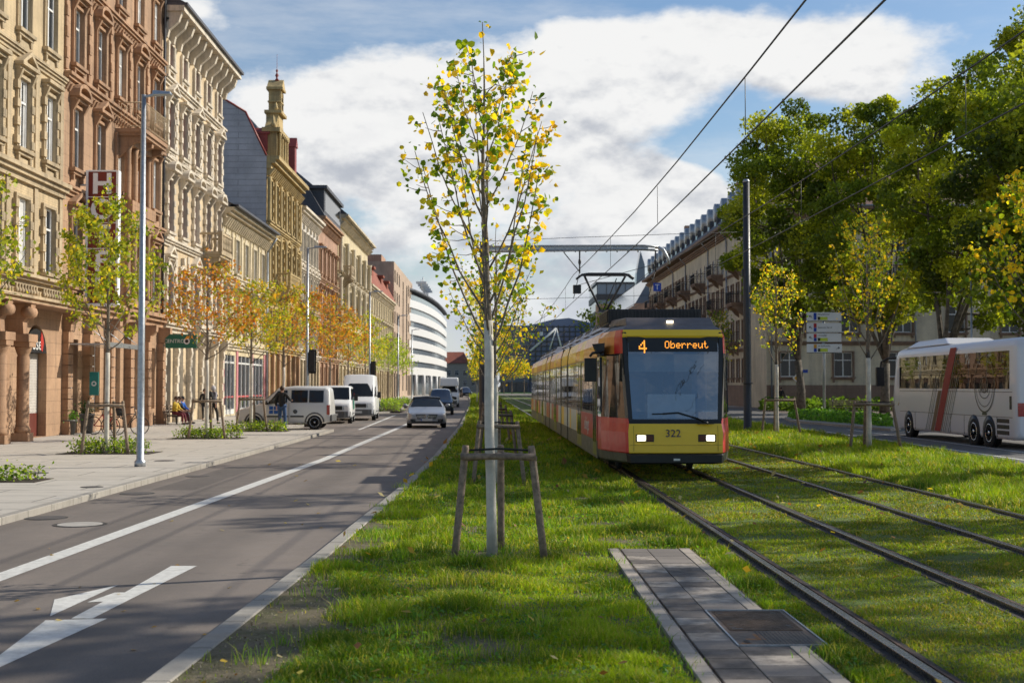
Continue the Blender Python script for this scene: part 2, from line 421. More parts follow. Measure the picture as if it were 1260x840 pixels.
# crossing street and squares beyond the median
q=MB(); q.quad((-60,262,-.1),(90,262,-.1),(90,345,-.1),(-60,345,-.1)); struct('cross_street',q,mat('pale_asphalt',(.30,.27,.23),.9,var=.2,vs=.3))
q=MB(); q.quad((-3,345,-.05),(60,345,-.05),(60,420,-.05),(-3,420,-.05)); struct('far_lawn',q,mat('far_lawn_green',(.10,.19,.03),.9,var=.3,vs=.5))
# road island and the pavement in front of the right building
isl=[G(966,513.5),G(973,517),G(1097,527.5),G(1110,526),G(1096,517),G(1000,508)]
q=MB(); q.prism([(p[0],p[1]) for p in isl],'z',-.19,.02); struct('traffic_island',q,M['kerb'],bevel=.02)
q=MB(); q.quad((20.5,76,-.085),(60,76,-.085),(60,118,-.085),(20.5,118,-.085)); struct('forecourt',q,m_slabs('forecourt_paving',(.22,.17,.14),(.18,.14,.12),.6,.4))
q=MB(); q.quad((20.7,118,-.083),(23.6,118,-.083),(23.6,262,-.083),(20.7,262,-.083)); struct('far_pavement',q,M['slab'])

# markings
def mark(name,poly,label,cat='road marking',group=None,z=RZ+.004):
    q=MB(); q.add([(x,y,z) for x,y in poly],[tuple(range(len(poly)))]); o=q.build(name,M['mark']); o['kind']='structure'; return o
def line(name,pl,wd,ys,z=RZ+.004):
    q=MB()
    for a,b in zip(ys,ys[1:]):
        xa,xb=interp(pl,a),interp(pl,b); q.quad((xa-wd/2,a,z),(xa+wd/2,a,z),(xb+wd/2,b,z),(xb-wd/2,b,z))
    o=q.build(name,M['mark']); o['kind']='structure'; return o
LINE=[(-5,-5.25),(12.8,-4.93),(34,-4.42),(67,-4.35),(110,-4.9),(165,-6)]
line('lane_line',LINE,.24,[-5,4,8,12.8,20,27,34,45,67])
line('bay_line',[(57,-5.9),(86,-6.5)],.14,[57,70,86])
for i in range(9):
    a=72+i*10; line('lane_dash',LINE,.14,[a,a+4])
gz=lambda p:G(p[0],p[1],RZ+.004)
mark('lane_arrow_stem',[gz(p) for p in [(214.3,693.6),(245.7,693.6),(142.9,745),(119.6,757),(93.6,757),(132,736.6),(112.5,737.5),(146,725.7),(158,725.7)]],'')
mark('lane_arrow_turn_head',[gz(p) for p in [(73,734),(150,716.5),(67.9,754.3)]],'')
mark('lane_arrow_head',[gz(p) for p in [(62.5,759.2),(137.5,757),(-40,837)]],'')
RL=[(-5,13.5),(33,13.65),(76,14.1),(200,14.6)]
line('edge_line',RL,.15,[-5,10,20,33,50,76,120,200])
line('cycle_lane_line',[(20,15.2),(37,15.2),(57,15.5)],.10,[20,37,57])
# manholes and gullies
def manhole(px,py,r,z,pale=False,name='manhole_cover'):
    x,y=G(px,py,z); q=MB()
    q.lathe([(r,z-.02),(r,z+.006),(r*.86,z+.007)],(x,y,0),24,m=0,sm=False); q.lathe([(r*.84,z),(r*.84,z+.009),(r*.5,z+.010)],(x,y,0),24,m=1,sm=False)
    o=q.build(name,[M['dark'],mat('manhole_fill',(.42,.39,.35) if pale else (.1,.09,.085),.8,bump=.5)]); o['kind']='structure'; return o
manhole(103,643.5,.36,RZ,True); manhole(62,635.5,.3,RZ); manhole(172,606,.3,RZ); manhole(245,585,.25,RZ)
manhole(46,581,.3,0); manhole(205,566,.25,0); manhole(117,598,.2,0)

M['patch']=m_asphalt('repair_asphalt',(.105,.09,.08),(.14,.12,.105),False)
for i,(x0,x1,a,b) in enumerate([(-6.3,-5.5,24,31)]):
    q=MB(); q.quad((x0,a,RZ+.002),(x1,a+.05,RZ+.002),(x1-.03,b,RZ+.002),(x0+.02,b-.06,RZ+.002)); struct('road_patch',q,M['patch'])
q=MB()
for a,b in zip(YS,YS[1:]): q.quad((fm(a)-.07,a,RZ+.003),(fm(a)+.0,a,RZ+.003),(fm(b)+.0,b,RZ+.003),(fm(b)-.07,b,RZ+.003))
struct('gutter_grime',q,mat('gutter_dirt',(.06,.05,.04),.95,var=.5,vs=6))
# ------------------------------------------------------------------ tracks
M['rail']=mat('rail_steel',(.30,.27,.25),.28,.9,var=.25,vs=20)
M['railrust']=mat('rusty_rail_side',(.09,.05,.035),.8,var=.4,vs=12)
M['railbed']=mat('dark_rail_sleeve',(.045,.037,.032),.9,var=.5,vs=7,bump=.7)
XR=[2.70,4.19,5.72,7.21]
RL_LAB=['nearest rail to the median trees, left rail under the tram','right rail under the yellow fronted tram','left rail of the empty right hand track','far rail beside the right grass verge']
ry=[-3,3,8,14,20,28,40,60,80,110,150,200,261]
for x0,lb in zip(XR,RL_LAB):
    t=thing('rail','grooved steel '+lb,'rail',(x0,0,0))
    def seg(mb,a,b,z0,z1,m=0,chop=ry):
        for p,q in zip(chop,chop[1:]):
            u,v=bend(p),bend(q)
            lo=[(a+u,p,z0),(b+u,p,z0),(b+v,q,z0),(a+v,q,z0)]
            mb.hexa(lo,[(c[0],c[1],z1) for c in lo],m)
    q=MB(); seg(q,-.034,.034,-.1,.045); q.build('rail_head',M['rail'],t,bevel=.006)
    q=MB(); seg(q,.070,.090,-.1,.03); seg(q,.0342,.0698,-.1,.012); q.build('guard_lip',M['railrust'],t)
    q=MB(); seg(q,-.12,-.0345,-.1,.006); seg(q,.0905,.16,-.1,.006); q.build('rail_sleeve',M['railbed'],t)

# ------------------------------------------------------------------ walkway strip with the cover plate
t=thing('paver_walkway','concrete paver strip with pale edging stones lying in the grass','walkway',(0,0,0))
t['kind']='structure'
y1=14.28
def brow(mb,x0,x1,ya,yb,n,z,gap=.008,m=0,jit=0):
    L=(yb-ya)/n
    for i in range(n):
        dz=random.uniform(-jit,jit)
        mb.box(x0,x1,ya+i*L+gap/2,ya+(i+1)*L-gap/2,-.06,z+dz,random.choice((0,0,1,2)) if jit else m)
q=MB(); brow(q,1.245,1.36,4,y1,10,.03); brow(q,2.02,2.135,10.36,y1,4,.03); brow(q,2.02,2.135,4,8.93,5,.03); q.build('edging_stone',M['paverlight'],t,bevel=.004)
q=MB(); brow(q,1.385,1.665,4,y1,34,.026,.006,0,.002); brow(q,1.672,2.012,10.36,y1,13,.026,.006,0,.002); brow(q,1.672,2.012,4,8.93,16,.026,.006,0,.002); q.build('paver',[M['paver'],mat('dark_paver',(.13,.11,.095),.8,var=.45,vs=6,bump=.4,dirt=.5),mat('pale_paver',(.36,.31,.26),.85,var=.4,vs=6,bump=.4,dirt=.6)],t,bevel=.004)  # each paver takes a mid
q=MB(); q.box(1.3605,1.3845,4,y1,-.06,.004); q.box(1.6655,1.6715,4,y1,-.06,.004); q.build('joint',M['dark'],t)
M['plate']=mat('rusty_steel_plate',(.13,.085,.055),.55,.35,var=.4,vs=9,dirt=.4)
M['rust']=mat('orange_rust',(.28,.13,.05),.8,.1,var=.4,vs=14)
t=thing('drain_cover','rusty ribbed steel cover plate with slotted grating beside the rail','cover plate',(1.68,8.95,0))
W_,L_=.60,1.38
q=MB(); q.box(0,W_,0,L_,-.06,.026,0)
for i in range(46): q.box(.035,W_-.035,.54+i*.018,.548+i*.018,.0262,.0305,0) if .54+i*.018<L_-.03 else None
q.build('plate',M['plate'],t)
q=MB(); q.box(-.014,-.002,-.012,L_+.012,-.06,.034); q.box(W_+.002,W_+.014,-.012,L_+.012,-.06,.034); q.box(-.002,W_+.002,-.014,-.002,-.06,.034); q.box(-.002,W_+.002,L_+.002,L_+.014,-.06,.034); q.build('plate_frame',M['galv'],t)
q=MB()
for i in range(13):
    for j in range(14):
        x=.20+i*.028; y=.05+j*.034
        q.box(x,x+.014,y,y+.026,.0263,.0275,1)
for x,y in [(.08,.1),(.08,.16),(.08,.6),(.08,.66),(.08,.78),(.08,1.25),(.5,1.25),(.5,.72),(.5,.66),(.12,.6)]: q.box(x-.02,x+.02,y-.012,y+.012,.0306,.032,1)
q.build('grating',[M['rust'],M['black']],t)
q=MB(); q.box(.09,.24,.20,.25,.0262,.0268); q.box(.17,.22,.25,.42,.0262,.0268); q.box(.03,.1,.07,.1,.0262,.0268); q.build('rust_streak',M['rust'],t)

# ------------------------------------------------------------------ grass
def vnoise(x,y,s,seed=0):
    r=np.random.default_rng(seed); out=0
    for k in range(6):
        a=r.uniform(0,2*np.pi); f=s*(1+.35*k)*r.uniform(.8,1.2); p=r.uniform(0,6.28)
        out=out+np.sin((x*np.cos(a)+y*np.sin(a))*f+p+1.3*np.sin((x*np.sin(a)-y*np.cos(a))*f*.6+p*2))/6
    return out   # about -.6 ... .6
def blades(name,label,area,dens,hfun,wid,mask=None,cfun=None,cat='grass',seed=1,lod=12.,maxn=400000,lean=.85):
    """area (xa(y),xb(y),y0,y1): density falls and blade size grows with distance from the camera path"""
    r=np.random.default_rng(seed); fa,fb,y0,y1=area
    P=[]; ys=np.linspace(y0,y1,max(2,int((y1-y0)/1.0)+1))
    for a,b in zip(ys,ys[1:]):
        ym=(a+b)/2; k=max(1,(ym/lod))
        xa,xb=fa(ym),fb(ym); nn=int(dens/k**1.9*(b-a)*(xb-xa))
        x=r.uniform(xa,xb,nn); y=r.uniform(a,b,nn); P.append(np.stack([x,y,np.full(nn,k**.85)],1))
    P=np.concatenate(P)
    if mask is not None: P=P[mask(P[:,0],P[:,1],r)]
    if len(P)>maxn: P=P[:maxn]
    n_=len(P); x,y,k=P.T
    h=hfun(x,y,r)*(.7+.3*k) ; wd=wid*k*r.uniform(.6,1.4,n_)
    a=r.uniform(0,2*np.pi,n_); ca,sa=np.cos(a),np.sin(a); la=r.uniform(0,2*np.pi,n_); ll=r.uniform(.1,1,n_)*lean*h
    lx,ly=np.cos(la)*ll,np.sin(la)*ll
    V=np.zeros((n_,5,3))
    V[:,0]=np.stack([x-ca*wd/2,y-sa*wd/2,0*x-.005],1); V[:,1]=np.stack([x+ca*wd/2,y+sa*wd/2,0*x-.005],1)
    V[:,2]=np.stack([x+ca*wd*.4+lx*.3,y+sa*wd*.4+ly*.3,h*.55],1); V[:,3]=np.stack([x-ca*wd*.4+lx*.3,y-sa*wd*.4+ly*.3,h*.55],1)
    V[:,4]=np.stack([x+lx,y+ly,h*r.uniform(.75,1,n_)],1)
    c=cfun(x,y,r)
    # quads + triangle: use two quads with a shared tip vertex split
    V6=np.concatenate([V,V[:,4:5]],1)
    V6[:,5]=V6[:,4]+np.stack([ca*wd*.08,sa*wd*.08,0*x],1)
    me=np_mesh(name,V6.reshape(-1,3),6,[(0,1,2,3),(3,2,5,4)],M['grass'],c)
    o=link(name,me); tag(o,label,cat,kind='stuff'); return o
def gcol(x,y,r,base=(.28,.38,.012),dry=(.44,.38,.08),dk=(.095,.17,.008),f=.14):
    n_=len(x); t=np.clip(vnoise(x,y,1.6,4)*1.2+.5+r.normal(0,.22,n_),0,1)[:,None]
    c=np.array(dk)*(1-t)+np.array(base)*t
    d=(r.uniform(0,1,n_)<(f+.25*np.clip(vnoise(x,y,.9,9),0,1)))[:,None]
    c=np.where(d,np.array(dry),c); return c*r.uniform(.75,1.25,n_)[:,None]
def medmask(x,y,r):
    inside=x>np.interp(y,[p[0] for p in MED],[p[1] for p in MED])+.19
    soil=np.clip((-.95-x)/.5,0,1)*np.clip((11.8-y)/1.2,0,1)+np.clip((-1.3-x)/.25,0,1)*.5
    pn=vnoise(x,y,2.3,21)
    keep=r.uniform(0,1,len(x))>np.clip(soil*1.15+pn*1.5+.02,0,.985)
    in_p=(x>1.20)&(x<2.18)&(y<14.33)&(y>3)
    in_t=(x>1.62)&(x<2.33)&(y>8.88)&(y<10.4)
    return keep&~in_p&~in_t&inside
def medh(x,y,r):
    c=np.clip(vnoise(x,y,3.4,33)*1.9+.4,0.02,1.2); return (.022+.075*c)*r.uniform(.5,1.25,len(x))
blades('median_grass','lush green grass of the tree median',(lambda y:fm(y)+.16,lambda y:2.5+bend(y),5.5,70),6200,medh,.0055,medmask,gcol,seed=2,lod=9)
blades('far_median_grass','grass of the median far down the street',(lambda y:fm(y)+.16,lambda y:2.4+bend(y),70,260),5200,medh,.006,None,gcol,seed=3,lod=9)
def tmask(x,y,r):
    k=np.ones(len(x),bool)
    xb=x-np.where(y>28,-(y-28)*.0095,0)
    for q_ in XR: k&=~((xb>q_-.125)&(xb<q_+.165))
    k&=~((xb>1.20)&(xb<2.34)&(y<14.33)&(y>3)&((xb<2.18)|((y>8.88)&(y<10.4))))
    return k&(r.uniform(0,1,len(x))>np.clip(vnoise(x,y,3.1,5)*1.2+.25,0,.9))
def tcol(x,y,r): return gcol(x,y,r,(.25,.33,.018),(.34,.27,.06),(.13,.17,.012),.24)
def trh(x,y,r): return (.012+.028*np.clip(vnoise(x,y,4,8)+.4,0,1))*r.uniform(.5,1.3,len(x))
blades('track_grass','short mossy grass between the rails',(lambda y:2.2+bend(y),lambda y:7.7+bend(y),6,90),7000,trh,.006,tmask,tcol,seed=5,lod=8,lean=1.3)
def vh(x,y,r): return (.05+.10*np.clip(vnoise(x,y,1.8,44)+.5,0,1))*r.uniform(.5,1.2,len(x))
blades('verge_grass','taller green grass of the verge beside the right road',(lambda y:7.45+bend(y),lambda y:fr(y)-.14,14,90),4200,vh,.006,None,gcol,seed=6,lod=10)
# broad-leaved weeds and clover low in the lawn
def patches(name,label,n_,xr,yr,size,cols,seed,z=.02,mask=None,up=.35,cat='weeds',zr=.03):
    r=np.random.default_rng(seed); x=r.uniform(*xr,n_); y=yr[0]+(yr[1]-yr[0])*r.uniform(0,1,n_)**1.6
    if mask is not None:
        k=mask(x,y,r); x,y=x[k],y[k]; n_=len(x)
    s=size*r.uniform(.6,1.4,n_)*np.maximum(1,y/14)
    a=r.uniform(0,6.28,n_); u=np.stack([np.cos(a),np.sin(a),r.normal(0,up,n_)],1); v=np.stack([-np.sin(a),np.cos(a),r.normal(0,up,n_)],1)
    c=np.stack([x,y,z+r.uniform(0,zr,n_)],1)
    V=np.stack([c-u*s[:,None],c-v*s[:,None]*.6,c+u*s[:,None],c+v*s[:,None]*.6+np.array([0,0,.2])*s[:,None]],1)
    cc=np.array(cols)[r.integers(0,len(cols),n_)]*r.uniform(.8,1.2,n_)[:,None]
    o=link(name,np_mesh(name,V.reshape(-1,3),4,[(0,1,2,3)],M['leaf'],cc)); tag(o,label,cat,kind='stuff'); return o
patches('clover','low broad leaved weeds in the median lawn',26000,(-1.9,2.4),(7,40),.017,[(.12,.26,.02),(.17,.32,.03),(.07,.18,.02)],31,mask=medmask)
patches('bed_clover','small weeds creeping over the track bed',16000,(2.3,7.6),(7,40),.014,[(.10,.16,.02),(.15,.17,.03),(.13,.10,.04)],32,.008,tmask,.3,zr=.012)
patches('fallen_leaf_litter','yellow and brown fallen leaves lying on the grass',420,(-1.9,11.5),(7.5,50),.035,[(.45,.28,.04),(.30,.14,.05),(.5,.42,.22),(.22,.10,.04),(.55,.38,.05)],33,.055,lambda x,y,r:~((x>1.2)&(x<2.3)&(y<14.3)),.45,'fallen leaves',.05)
patches('road_leaf_litter','few stray leaves on the asphalt and the walkway',40,(-5.5,-2.2),(8,34),.028,[(.40,.25,.06),(.30,.20,.10),(.5,.40,.2)],34,-.095,None,.2,'fallen leaves',.006)
patches('soil_pebbles','small stones and crumbs on the bare soil by the kerb',1600,(-1.95,-.9),(7,12.5),.009,[(.28,.24,.2),(.12,.09,.07),(.4,.36,.3)],35,.004,None,.6,'pebbles',.004)

# taller tufts and seed stems standing out of the lawn
def tufts(name,label,spots,seed,h0,cols):
    r=np.random.default_rng(seed); P=[];H=[]
    for (x,y,k,h) in spots:
        n_=int(k); P.append(np.stack([x+r.normal(0,.05+.04*h/.2,n_),y+r.normal(0,.05+.04*h/.2,n_)],1)); H.append(h*r.uniform(.5,1.1,n_))
    P=np.concatenate(P); h=np.concatenate(H); n_=len(P); x,y=P.T; wd=.007*r.uniform(.6,1.3,n_)
    a=r.uniform(0,6.28,n_); ca,sa=np.cos(a),np.sin(a); la=r.uniform(0,6.28,n_); ll=r.uniform(.15,.9,n_)*h; lx,ly=np.cos(la)*ll,np.sin(la)*ll
    V=np.stack([np.stack([x-ca*wd/2,y-sa*wd/2,0*x],1),np.stack([x+ca*wd/2,y+sa*wd/2,0*x],1),np.stack([x+ca*wd*.4+lx*.3,y+sa*wd*.4+ly*.3,h*.6],1),np.stack([x-ca*wd*.4+lx*.3,y-sa*wd*.4+ly*.3,h*.6],1),np.stack([x+lx+ca*wd*.08,y+ly+sa*wd*.08,h],1),np.stack([x+lx,y+ly,h],1)],1)
    c=np.array(cols)[r.integers(0,len(cols),n_)]*r.uniform(.7,1.25,n_)[:,None]
    o=link(name,np_mesh(name,V.reshape(-1,3),6,[(0,1,2,3),(3,2,4,5)],M['grass'],c)); tag(o,label,'grass',kind='stuff')
rt=random.Random(3); sp_=[]
for i in range(150):
    x=rt.uniform(-1.75,2.5); y=6.5+26*rt.random()**1.5
    if (1.1<x<2.5 and y<14.4): continue
    sp_.append((x,y,rt.randint(25,70),rt.uniform(.07,.16)))
for i in range(120): sp_.append((rt.uniform(7.9,11.8),rt.uniform(17,45),60,rt.uniform(.12,.25)))
for i in range(60):
    x=rt.choice([1.19,2.22])+rt.uniform(-.04,.04); y=rt.uniform(6.5,14.2)
    if not (x>2 and 8.8<y<10.5): sp_.append((x,y,22,rt.uniform(.05,.11)))
tufts('grass_tufts','taller tufts of grass standing out of the lawn and along the walkway edge',sp_,77,.2,[(.17,.34,.02),(.25,.40,.03),(.10,.22,.015),(.36,.36,.10)])
# ------------------------------------------------------------------ trees
def leaf_arrays(P,size,r,cols,droop=.4,shape='round',out=None):
    n_=len(P); s=(size*r.uniform(.45,1.45,n_))[:,None]
    d=r.normal(0,1,(n_,3)); d[:,2]-=droop*2; d/=np.linalg.norm(d,axis=1)[:,None]
    e=r.normal(0,1,(n_,3)); e-=d*(e*d).sum(1)[:,None]; e/=np.linalg.norm(e,axis=1)[:,None]
    nn=np.cross(d,e)
    if shape=='round':
        fold=r.uniform(-.1,.5,n_)[:,None]
        cu=r.uniform(-.35,.15,n_)[:,None]; b=P; V=np.stack([b, b+d*s*.28+e*s*.46+nn*s*fold, b+d*s*.75+e*s*.36+nn*s*(fold+cu*.5), b+d*s*1.02+nn*s*cu, b+d*s*.75-e*s*.36+nn*s*fold, b+d*s*.28-e*s*.46+nn*s*fold],1)
        return V.reshape(-1,3),6,[(0,1,2,3),(0,3,4,5)]
    V=np.stack([P-d*s*.5,P+e*s*.38+nn*s*.1,P+d*s*.5,P-e*s*.38+nn*s*.1],1)
    return V.reshape(-1,3),4,[(0,1,2,3)]
def pick(cols,wts,n_,r,var=.22):
    c=np.array(cols)[r.choice(len(cols),n_,p=np.array(wts)/sum(wts))]
    return c*r.uniform(1-var,1+var,n_)[:,None]
YEL=[(.84,.54,.02),(.72,.62,.03),(.34,.42,.02),(.12,.21,.015)]

def young_tree(name,label,x,y,H,zc,Rr,nleaf,lsize,cols,wts,seed,tr=.055,white=None,nb=16,lean=(0,0),group=None,prof=None,shape='quad',clus=5,upright=.62,wood='bark'):
    rr=random.Random(seed); r=np.random.default_rng(seed)
    t=thing(name,label,'tree',(x,y,0),0,group)
    # leader
    L=[]; k=12
    for i in range(k+1):
        z=H*i/k; f=i/k
        L.append(Vector((lean[0]*f+ (rr.uniform(-.012,.012)*H*.5*f), lean[1]*f+rr.uniform(-.01,.01)*H*.5*f, z)))
    def lead(z):
        f=max(0,min(.9999,z/H))*k; i=int(f); return L[i].lerp(L[i+1],f-i)
    rad=lambda z: tr*(1-z/H)**.75*.95+.006 if z>zc else tr*(1-.28*z/H)+.0
    if white:
        mb=MB(); zz=[white*i/6 for i in range(7)]
        mb.path([lead(z) for z in zz],[ (tr*(1-.25*z/H))*1.0*(1.12 if z==0 else 1) for z in zz],12); mb.build('trunk_coating',M['whitewash'],t)
    z0=white if white else 0
    mb=MB(); zz=[z0+(zc-z0)*i/4 for i in range(5)]+[zc+(H*.985-zc)*i/10 for i in range(1,11)]
    rz=[tr*(1-.25*z/H)*.97 for z in zz[:5]]; rlast=rz[-1]
    rz+=[max(.005,rlast*.86*(1-(z-zc)/(H-zc))**.95) for z in zz[5:]]
    mb.path([lead(z) for z in zz],rz,9)
    prof=prof or (lambda f: math.sin(math.pi*min(1,(f*.92+.08))**.8)**.7)
    tips=[]
    zb0=zc*.93
    for i in range(nb):
        f=(i+.5)/nb; zs=zb0+(H*.86-zb0)*f**1.25; a=i*2.399+rr.uniform(-.4,.4)
        # end point on the crown hull, above the start
        fe=min(.97,f*.80+.16+upright*.28*(1-f)+rr.uniform(-.05,.05)); ze=zs+ (H-zs)*(.25+.5*upright*rr.uniform(.7,1.1)); ze=min(ze,H*.97)
        fr_=(ze-zc)/(H-zc); re=Rr*max(.12,prof(fr_))*rr.uniform(.82,1.06)
        p0=lead(zs); pe=Vector((lead(ze).x+math.cos(a)*re,lead(ze).y+math.sin(a)*re,ze))
        mid=p0.lerp(pe,.45); mid+=Vector((math.cos(a)*re*.16,math.sin(a)*re*.16,-.08*(ze-zs)))
        pts=[]
        for j in range(7):
            u=j/6; q=p0*(1-u)**2+mid*2*u*(1-u)+pe*u*u
            q+=Vector((rr.uniform(-1,1),rr.uniform(-1,1),rr.uniform(-1,1)))*.018*(1 if 0<j else 0)*Rr
            pts.append(q)
        r0=max(.005,tr*.25*(1-f*.6))
        mb.path(pts,[r0*(1-.82*j/6)+.002 for j in range(7)],5)
        nt_=rr.randint(6,9)
        for j in range(nt_):
            u=.3+.7*(j+.5)/nt_; k0=min(5,int(u*6)); q=pts[k0].lerp(pts[k0+1],u*6-k0)
            aa=a+rr.uniform(-1.5,1.5); ln=Rr*rr.uniform(.14,.42)*(1.1-.4*u)
            e=q+Vector((math.cos(aa)*ln,math.sin(aa)*ln,ln*rr.uniform(-.1,.9)))
            m_=q.lerp(e,.5)+Vector((0,0,-ln*.06))
            mb.path([q,m_,e],[.0055,.004,.0022],4,cap=False)
            tips+= [m_,e,e,q.lerp(e,.75)]
        tips+=[pts[-1],pts[-1],pts[-2],pts[-1]]
    tips+=[lead(H*.97),lead(H*.93),lead(H*.985)]
    mb.build('trunk',M[wood],t)
    T=np.array([tuple(p) for p in tips]); idx=r.integers(0,len(T),max(8,nleaf//clus)); 
    P=np.repeat(T[idx],clus,axis=0)+r.normal(0,1,(len(idx)*clus,3))*np.array([1,1,.9])*lsize*.95
    c=pick(cols,wts,len(idx),r,.1); c=np.repeat(c,clus,axis=0); alt=pick(cols,wts,len(P),r); c=np.where((r.uniform(0,1,len(P))<.6)[:,None],alt,c)
    V,npv,fs=leaf_arrays(P,lsize,r,None,.45,shape)
    o=link('crown',np_mesh('crown',V,npv,fs,M['leaf'],c),t)
    return t
def stakes(x,y,Hh,w,label,group,seed=0,th=.04,third=True):
    rr=random.Random(seed); t=thing('tree_stake_frame',label,'tree support',(x,y,0),rr.uniform(-.06,.06),group)
    tops=[(-w*.45,-w*.30),(w*.45,-w*.30)]+([(0,w*.5)] if third else [])
    feet=[(-w*.60,-w*.42),(w*.64,-w*.42)]+([(0,w*.7)] if third else [])
    for a,b in zip(tops,feet):
        q=MB(); hh=Hh+rr.uniform(.02,.06); pts=[(b[0]+(a[0]-b[0])*u,b[1]+(a[1]-b[1])*u,-.05+(hh+.05)*u) for u in (0,.3,.6,.97,1)]
        q.path(pts,[th*1.02,th*.98,th,th*.95,th*.82],9); q.build('post',M['wood'],t)
    n_=len(tops)
    for i in range(n_ if third else 1):
        a,b=tops[i],tops[(i+1)%n_]; q=MB(); va=Vector((*a,Hh-.06)); vb=Vector((*b,Hh-.06)); d=(vb-va).normalized()*.05
        off=Vector((0,-th*1.6,0)) if i==0 else Vector((th*.3,0,-.02))
        q.path([va-d+off,va.lerp(vb,.5)+off,vb+d+off],[th*.85]*3,8); q.build('crossbar',M['wood'],t)
    q=MB(); q.path([(-w*.45,-w*.28,Hh-.0),(0,-.06,Hh+.01),(w*.45,-w*.28,Hh)],.012,5); q.build('tie_strap',M['black'],t)
    return t

# the linden standing in front of the camera
hp=lambda f: [.30,.60,.86,1.0,1.0,.96,.86,.70,.46,.24,.07][min(10,max(0,int(f*10)))]
near_y=13.85
t0=young_tree('linden_tree','young linden with white coated trunk and sparse yellow leaves nearest the camera',-.02,near_y,5.80,2.30,.80,1450,.064,
   YEL,[.34,.2,.26,.34],5,tr=.054,white=2.5,nb=22,lean=(-.12,0.05),group='young lindens of the median row',prof=hp,shape='round',clus=3,upright=.72)
stakes(.055,near_y,1.13,.76,'grey weathered wooden stake frame around the nearest white trunk','tree stake frames on the median',1)
lab=['second','third','fourth','fifth','sixth','seventh','eighth','ninth','tenth']
ys_=[24,33.3,42.5,52,63,75,90,108,130]
for i,yy in enumerate(ys_):
    xx=[.02,.02,-.05,-.15,-.3,-.45,-.75,-1.1,-1.7][i]+.0
    n_=[700,700,680,650,600,560,520,480,420][i]
    young_tree('linden_tree','yellow green linden, %s tree of the median row counted from the camera'%lab[i],xx,yy,4.9+.25*math.sin(i*2),1.75,.98,n_,.085*(1+i*.09),YEL,[.32,.25,.3,.25],40+i,tr=.055,white=2.0,nb=15,group='young lindens of the median row',shape='quad',clus=3,prof=hp)
    if i<6: stakes(xx+.06,yy,1.13,.76,'wooden stake frame around the %s trunk of the median row'%lab[i],'tree stake frames on the median',60+i)

# right verge row
for i,(xx,yy,H) in enumerate([(10.45,48,6.9),(10.6,36.7,7.3),(10.5,25.6,6.8)]):
    young_tree('linden_tree',['young linden with yellow leaves left of the white sign panels','young linden with dense yellow leaves right of the white sign panels','young linden with yellow leaves cut by the right picture edge'][i],xx+(.0 if i<2 else .45),yy,H*.99,2.6,[1.0,1.1,1.3][i],[1150,1500,2000][i],.095,YEL,[.33,.3,.35,.25],80+i,tr=.075,white=2.6,nb=20,group='young lindens of the right verge',shape='round' if i==2 else 'quad',clus=3,prof=hp)
    stakes(xx+.05+(.45 if i==2 else 0)-.0,yy,1.35,1.15,['wooden stake frame on the verge nearest the dark steel mast','wooden stake frame on the verge left of the white coach','wooden stake frame at the right picture edge in front of the coach'][i],'tree stake frames on the right verge',90+i,.045)

# pavement trees on the left
LEFT=[(-10.5,25.2,6.9,1.6,'y','yellow green tree'),( -10.4,35.1,7.5,1.55,'y','yellow green young tree in front of the red hotel sign'),
 (-9.9,45,6.6,1.85,'o','orange brown young tree with bare white trunk near the seated people'),(-9.75,52.4,6.6,1.5,'yg','yellow green tree in front of the silver car'),
 (-10.0,62,7.2,1.8,'yg','yellow green tree behind the silver car'),(-10.1,71,7.6,1.9,'o','orange brown tree above the small white van'),
 (-10.2,81,8.2,2.1,'o','bright orange tree above the tall white van'),(-10.3,92,7.6,2.1,'y2','tree half orange and half green beyond the white vans'),
 (-10.4,105,8.3,2.1,'yg2','yellow green tree near the parked bicycles'),(-11.0,135,7.6,2.6,'g','light green tree near the curved white building'),(-11.4,150,7.2,2.6,'g','light green tree farthest down the left pavement')]
PAL={'y':([(0.408,0.416,0.036),(0.255,0.304,0.024),(0.595,0.464,0.036),(0.136,0.192,0.018)],[.35,.3,.2,.25]),'o':([(0.578,0.240,0.042),(0.425,0.160,0.036),(0.510,0.384,0.048),(0.204,0.224,0.024)],[.4,.25,.22,.2]),
 'yg':([(0.476,0.432,0.036),(0.238,0.288,0.024),(0.612,0.352,0.036)],[.4,.3,.25]),'y2':([(0.680,0.384,0.036),(0.374,0.384,0.036),(0.595,0.208,0.036)],[.4,.3,.2]),'yg2':([(0.578,0.512,0.036),(0.306,0.384,0.024)],[.5,.4]),'g':([(0.408,0.496,0.036),(0.238,0.352,0.024)],[.5,.4])}
for i,(xx,yy,H,Rr,p,lb) in enumerate(LEFT):
    c,wt=PAL[p]
    young_tree('pavement_tree',lb if i else 'yellow green tree whose branches reach in at the left picture edge',xx,yy,H,2.9,Rr,[2200,4200,2300,1900,1800,2000,2100,2000,1900,1800,1500][i],.098+.006*i,c,wt,120+i,tr=.07,white=2.7 if i<5 else None,nb=20,group='young trees of the left pavement',shape='quad',clus=4,upright=.3,prof=lambda f:[.75,1,1,.95,.85,.75,.62,.5,.36,.22,.08][min(10,max(0,int(f*10)))])
    if i<5: stakes(xx+.05,yy,1.35,1.0,['wooden stake frame beside the tree at the left edge','wooden stake frame behind the near lamp post on the pavement','wooden stake frame near the seated people','wooden stake frame in front of the silver car','wooden stake frame behind the silver car'][i],'tree stake frames on the left pavement',150+i,.045)
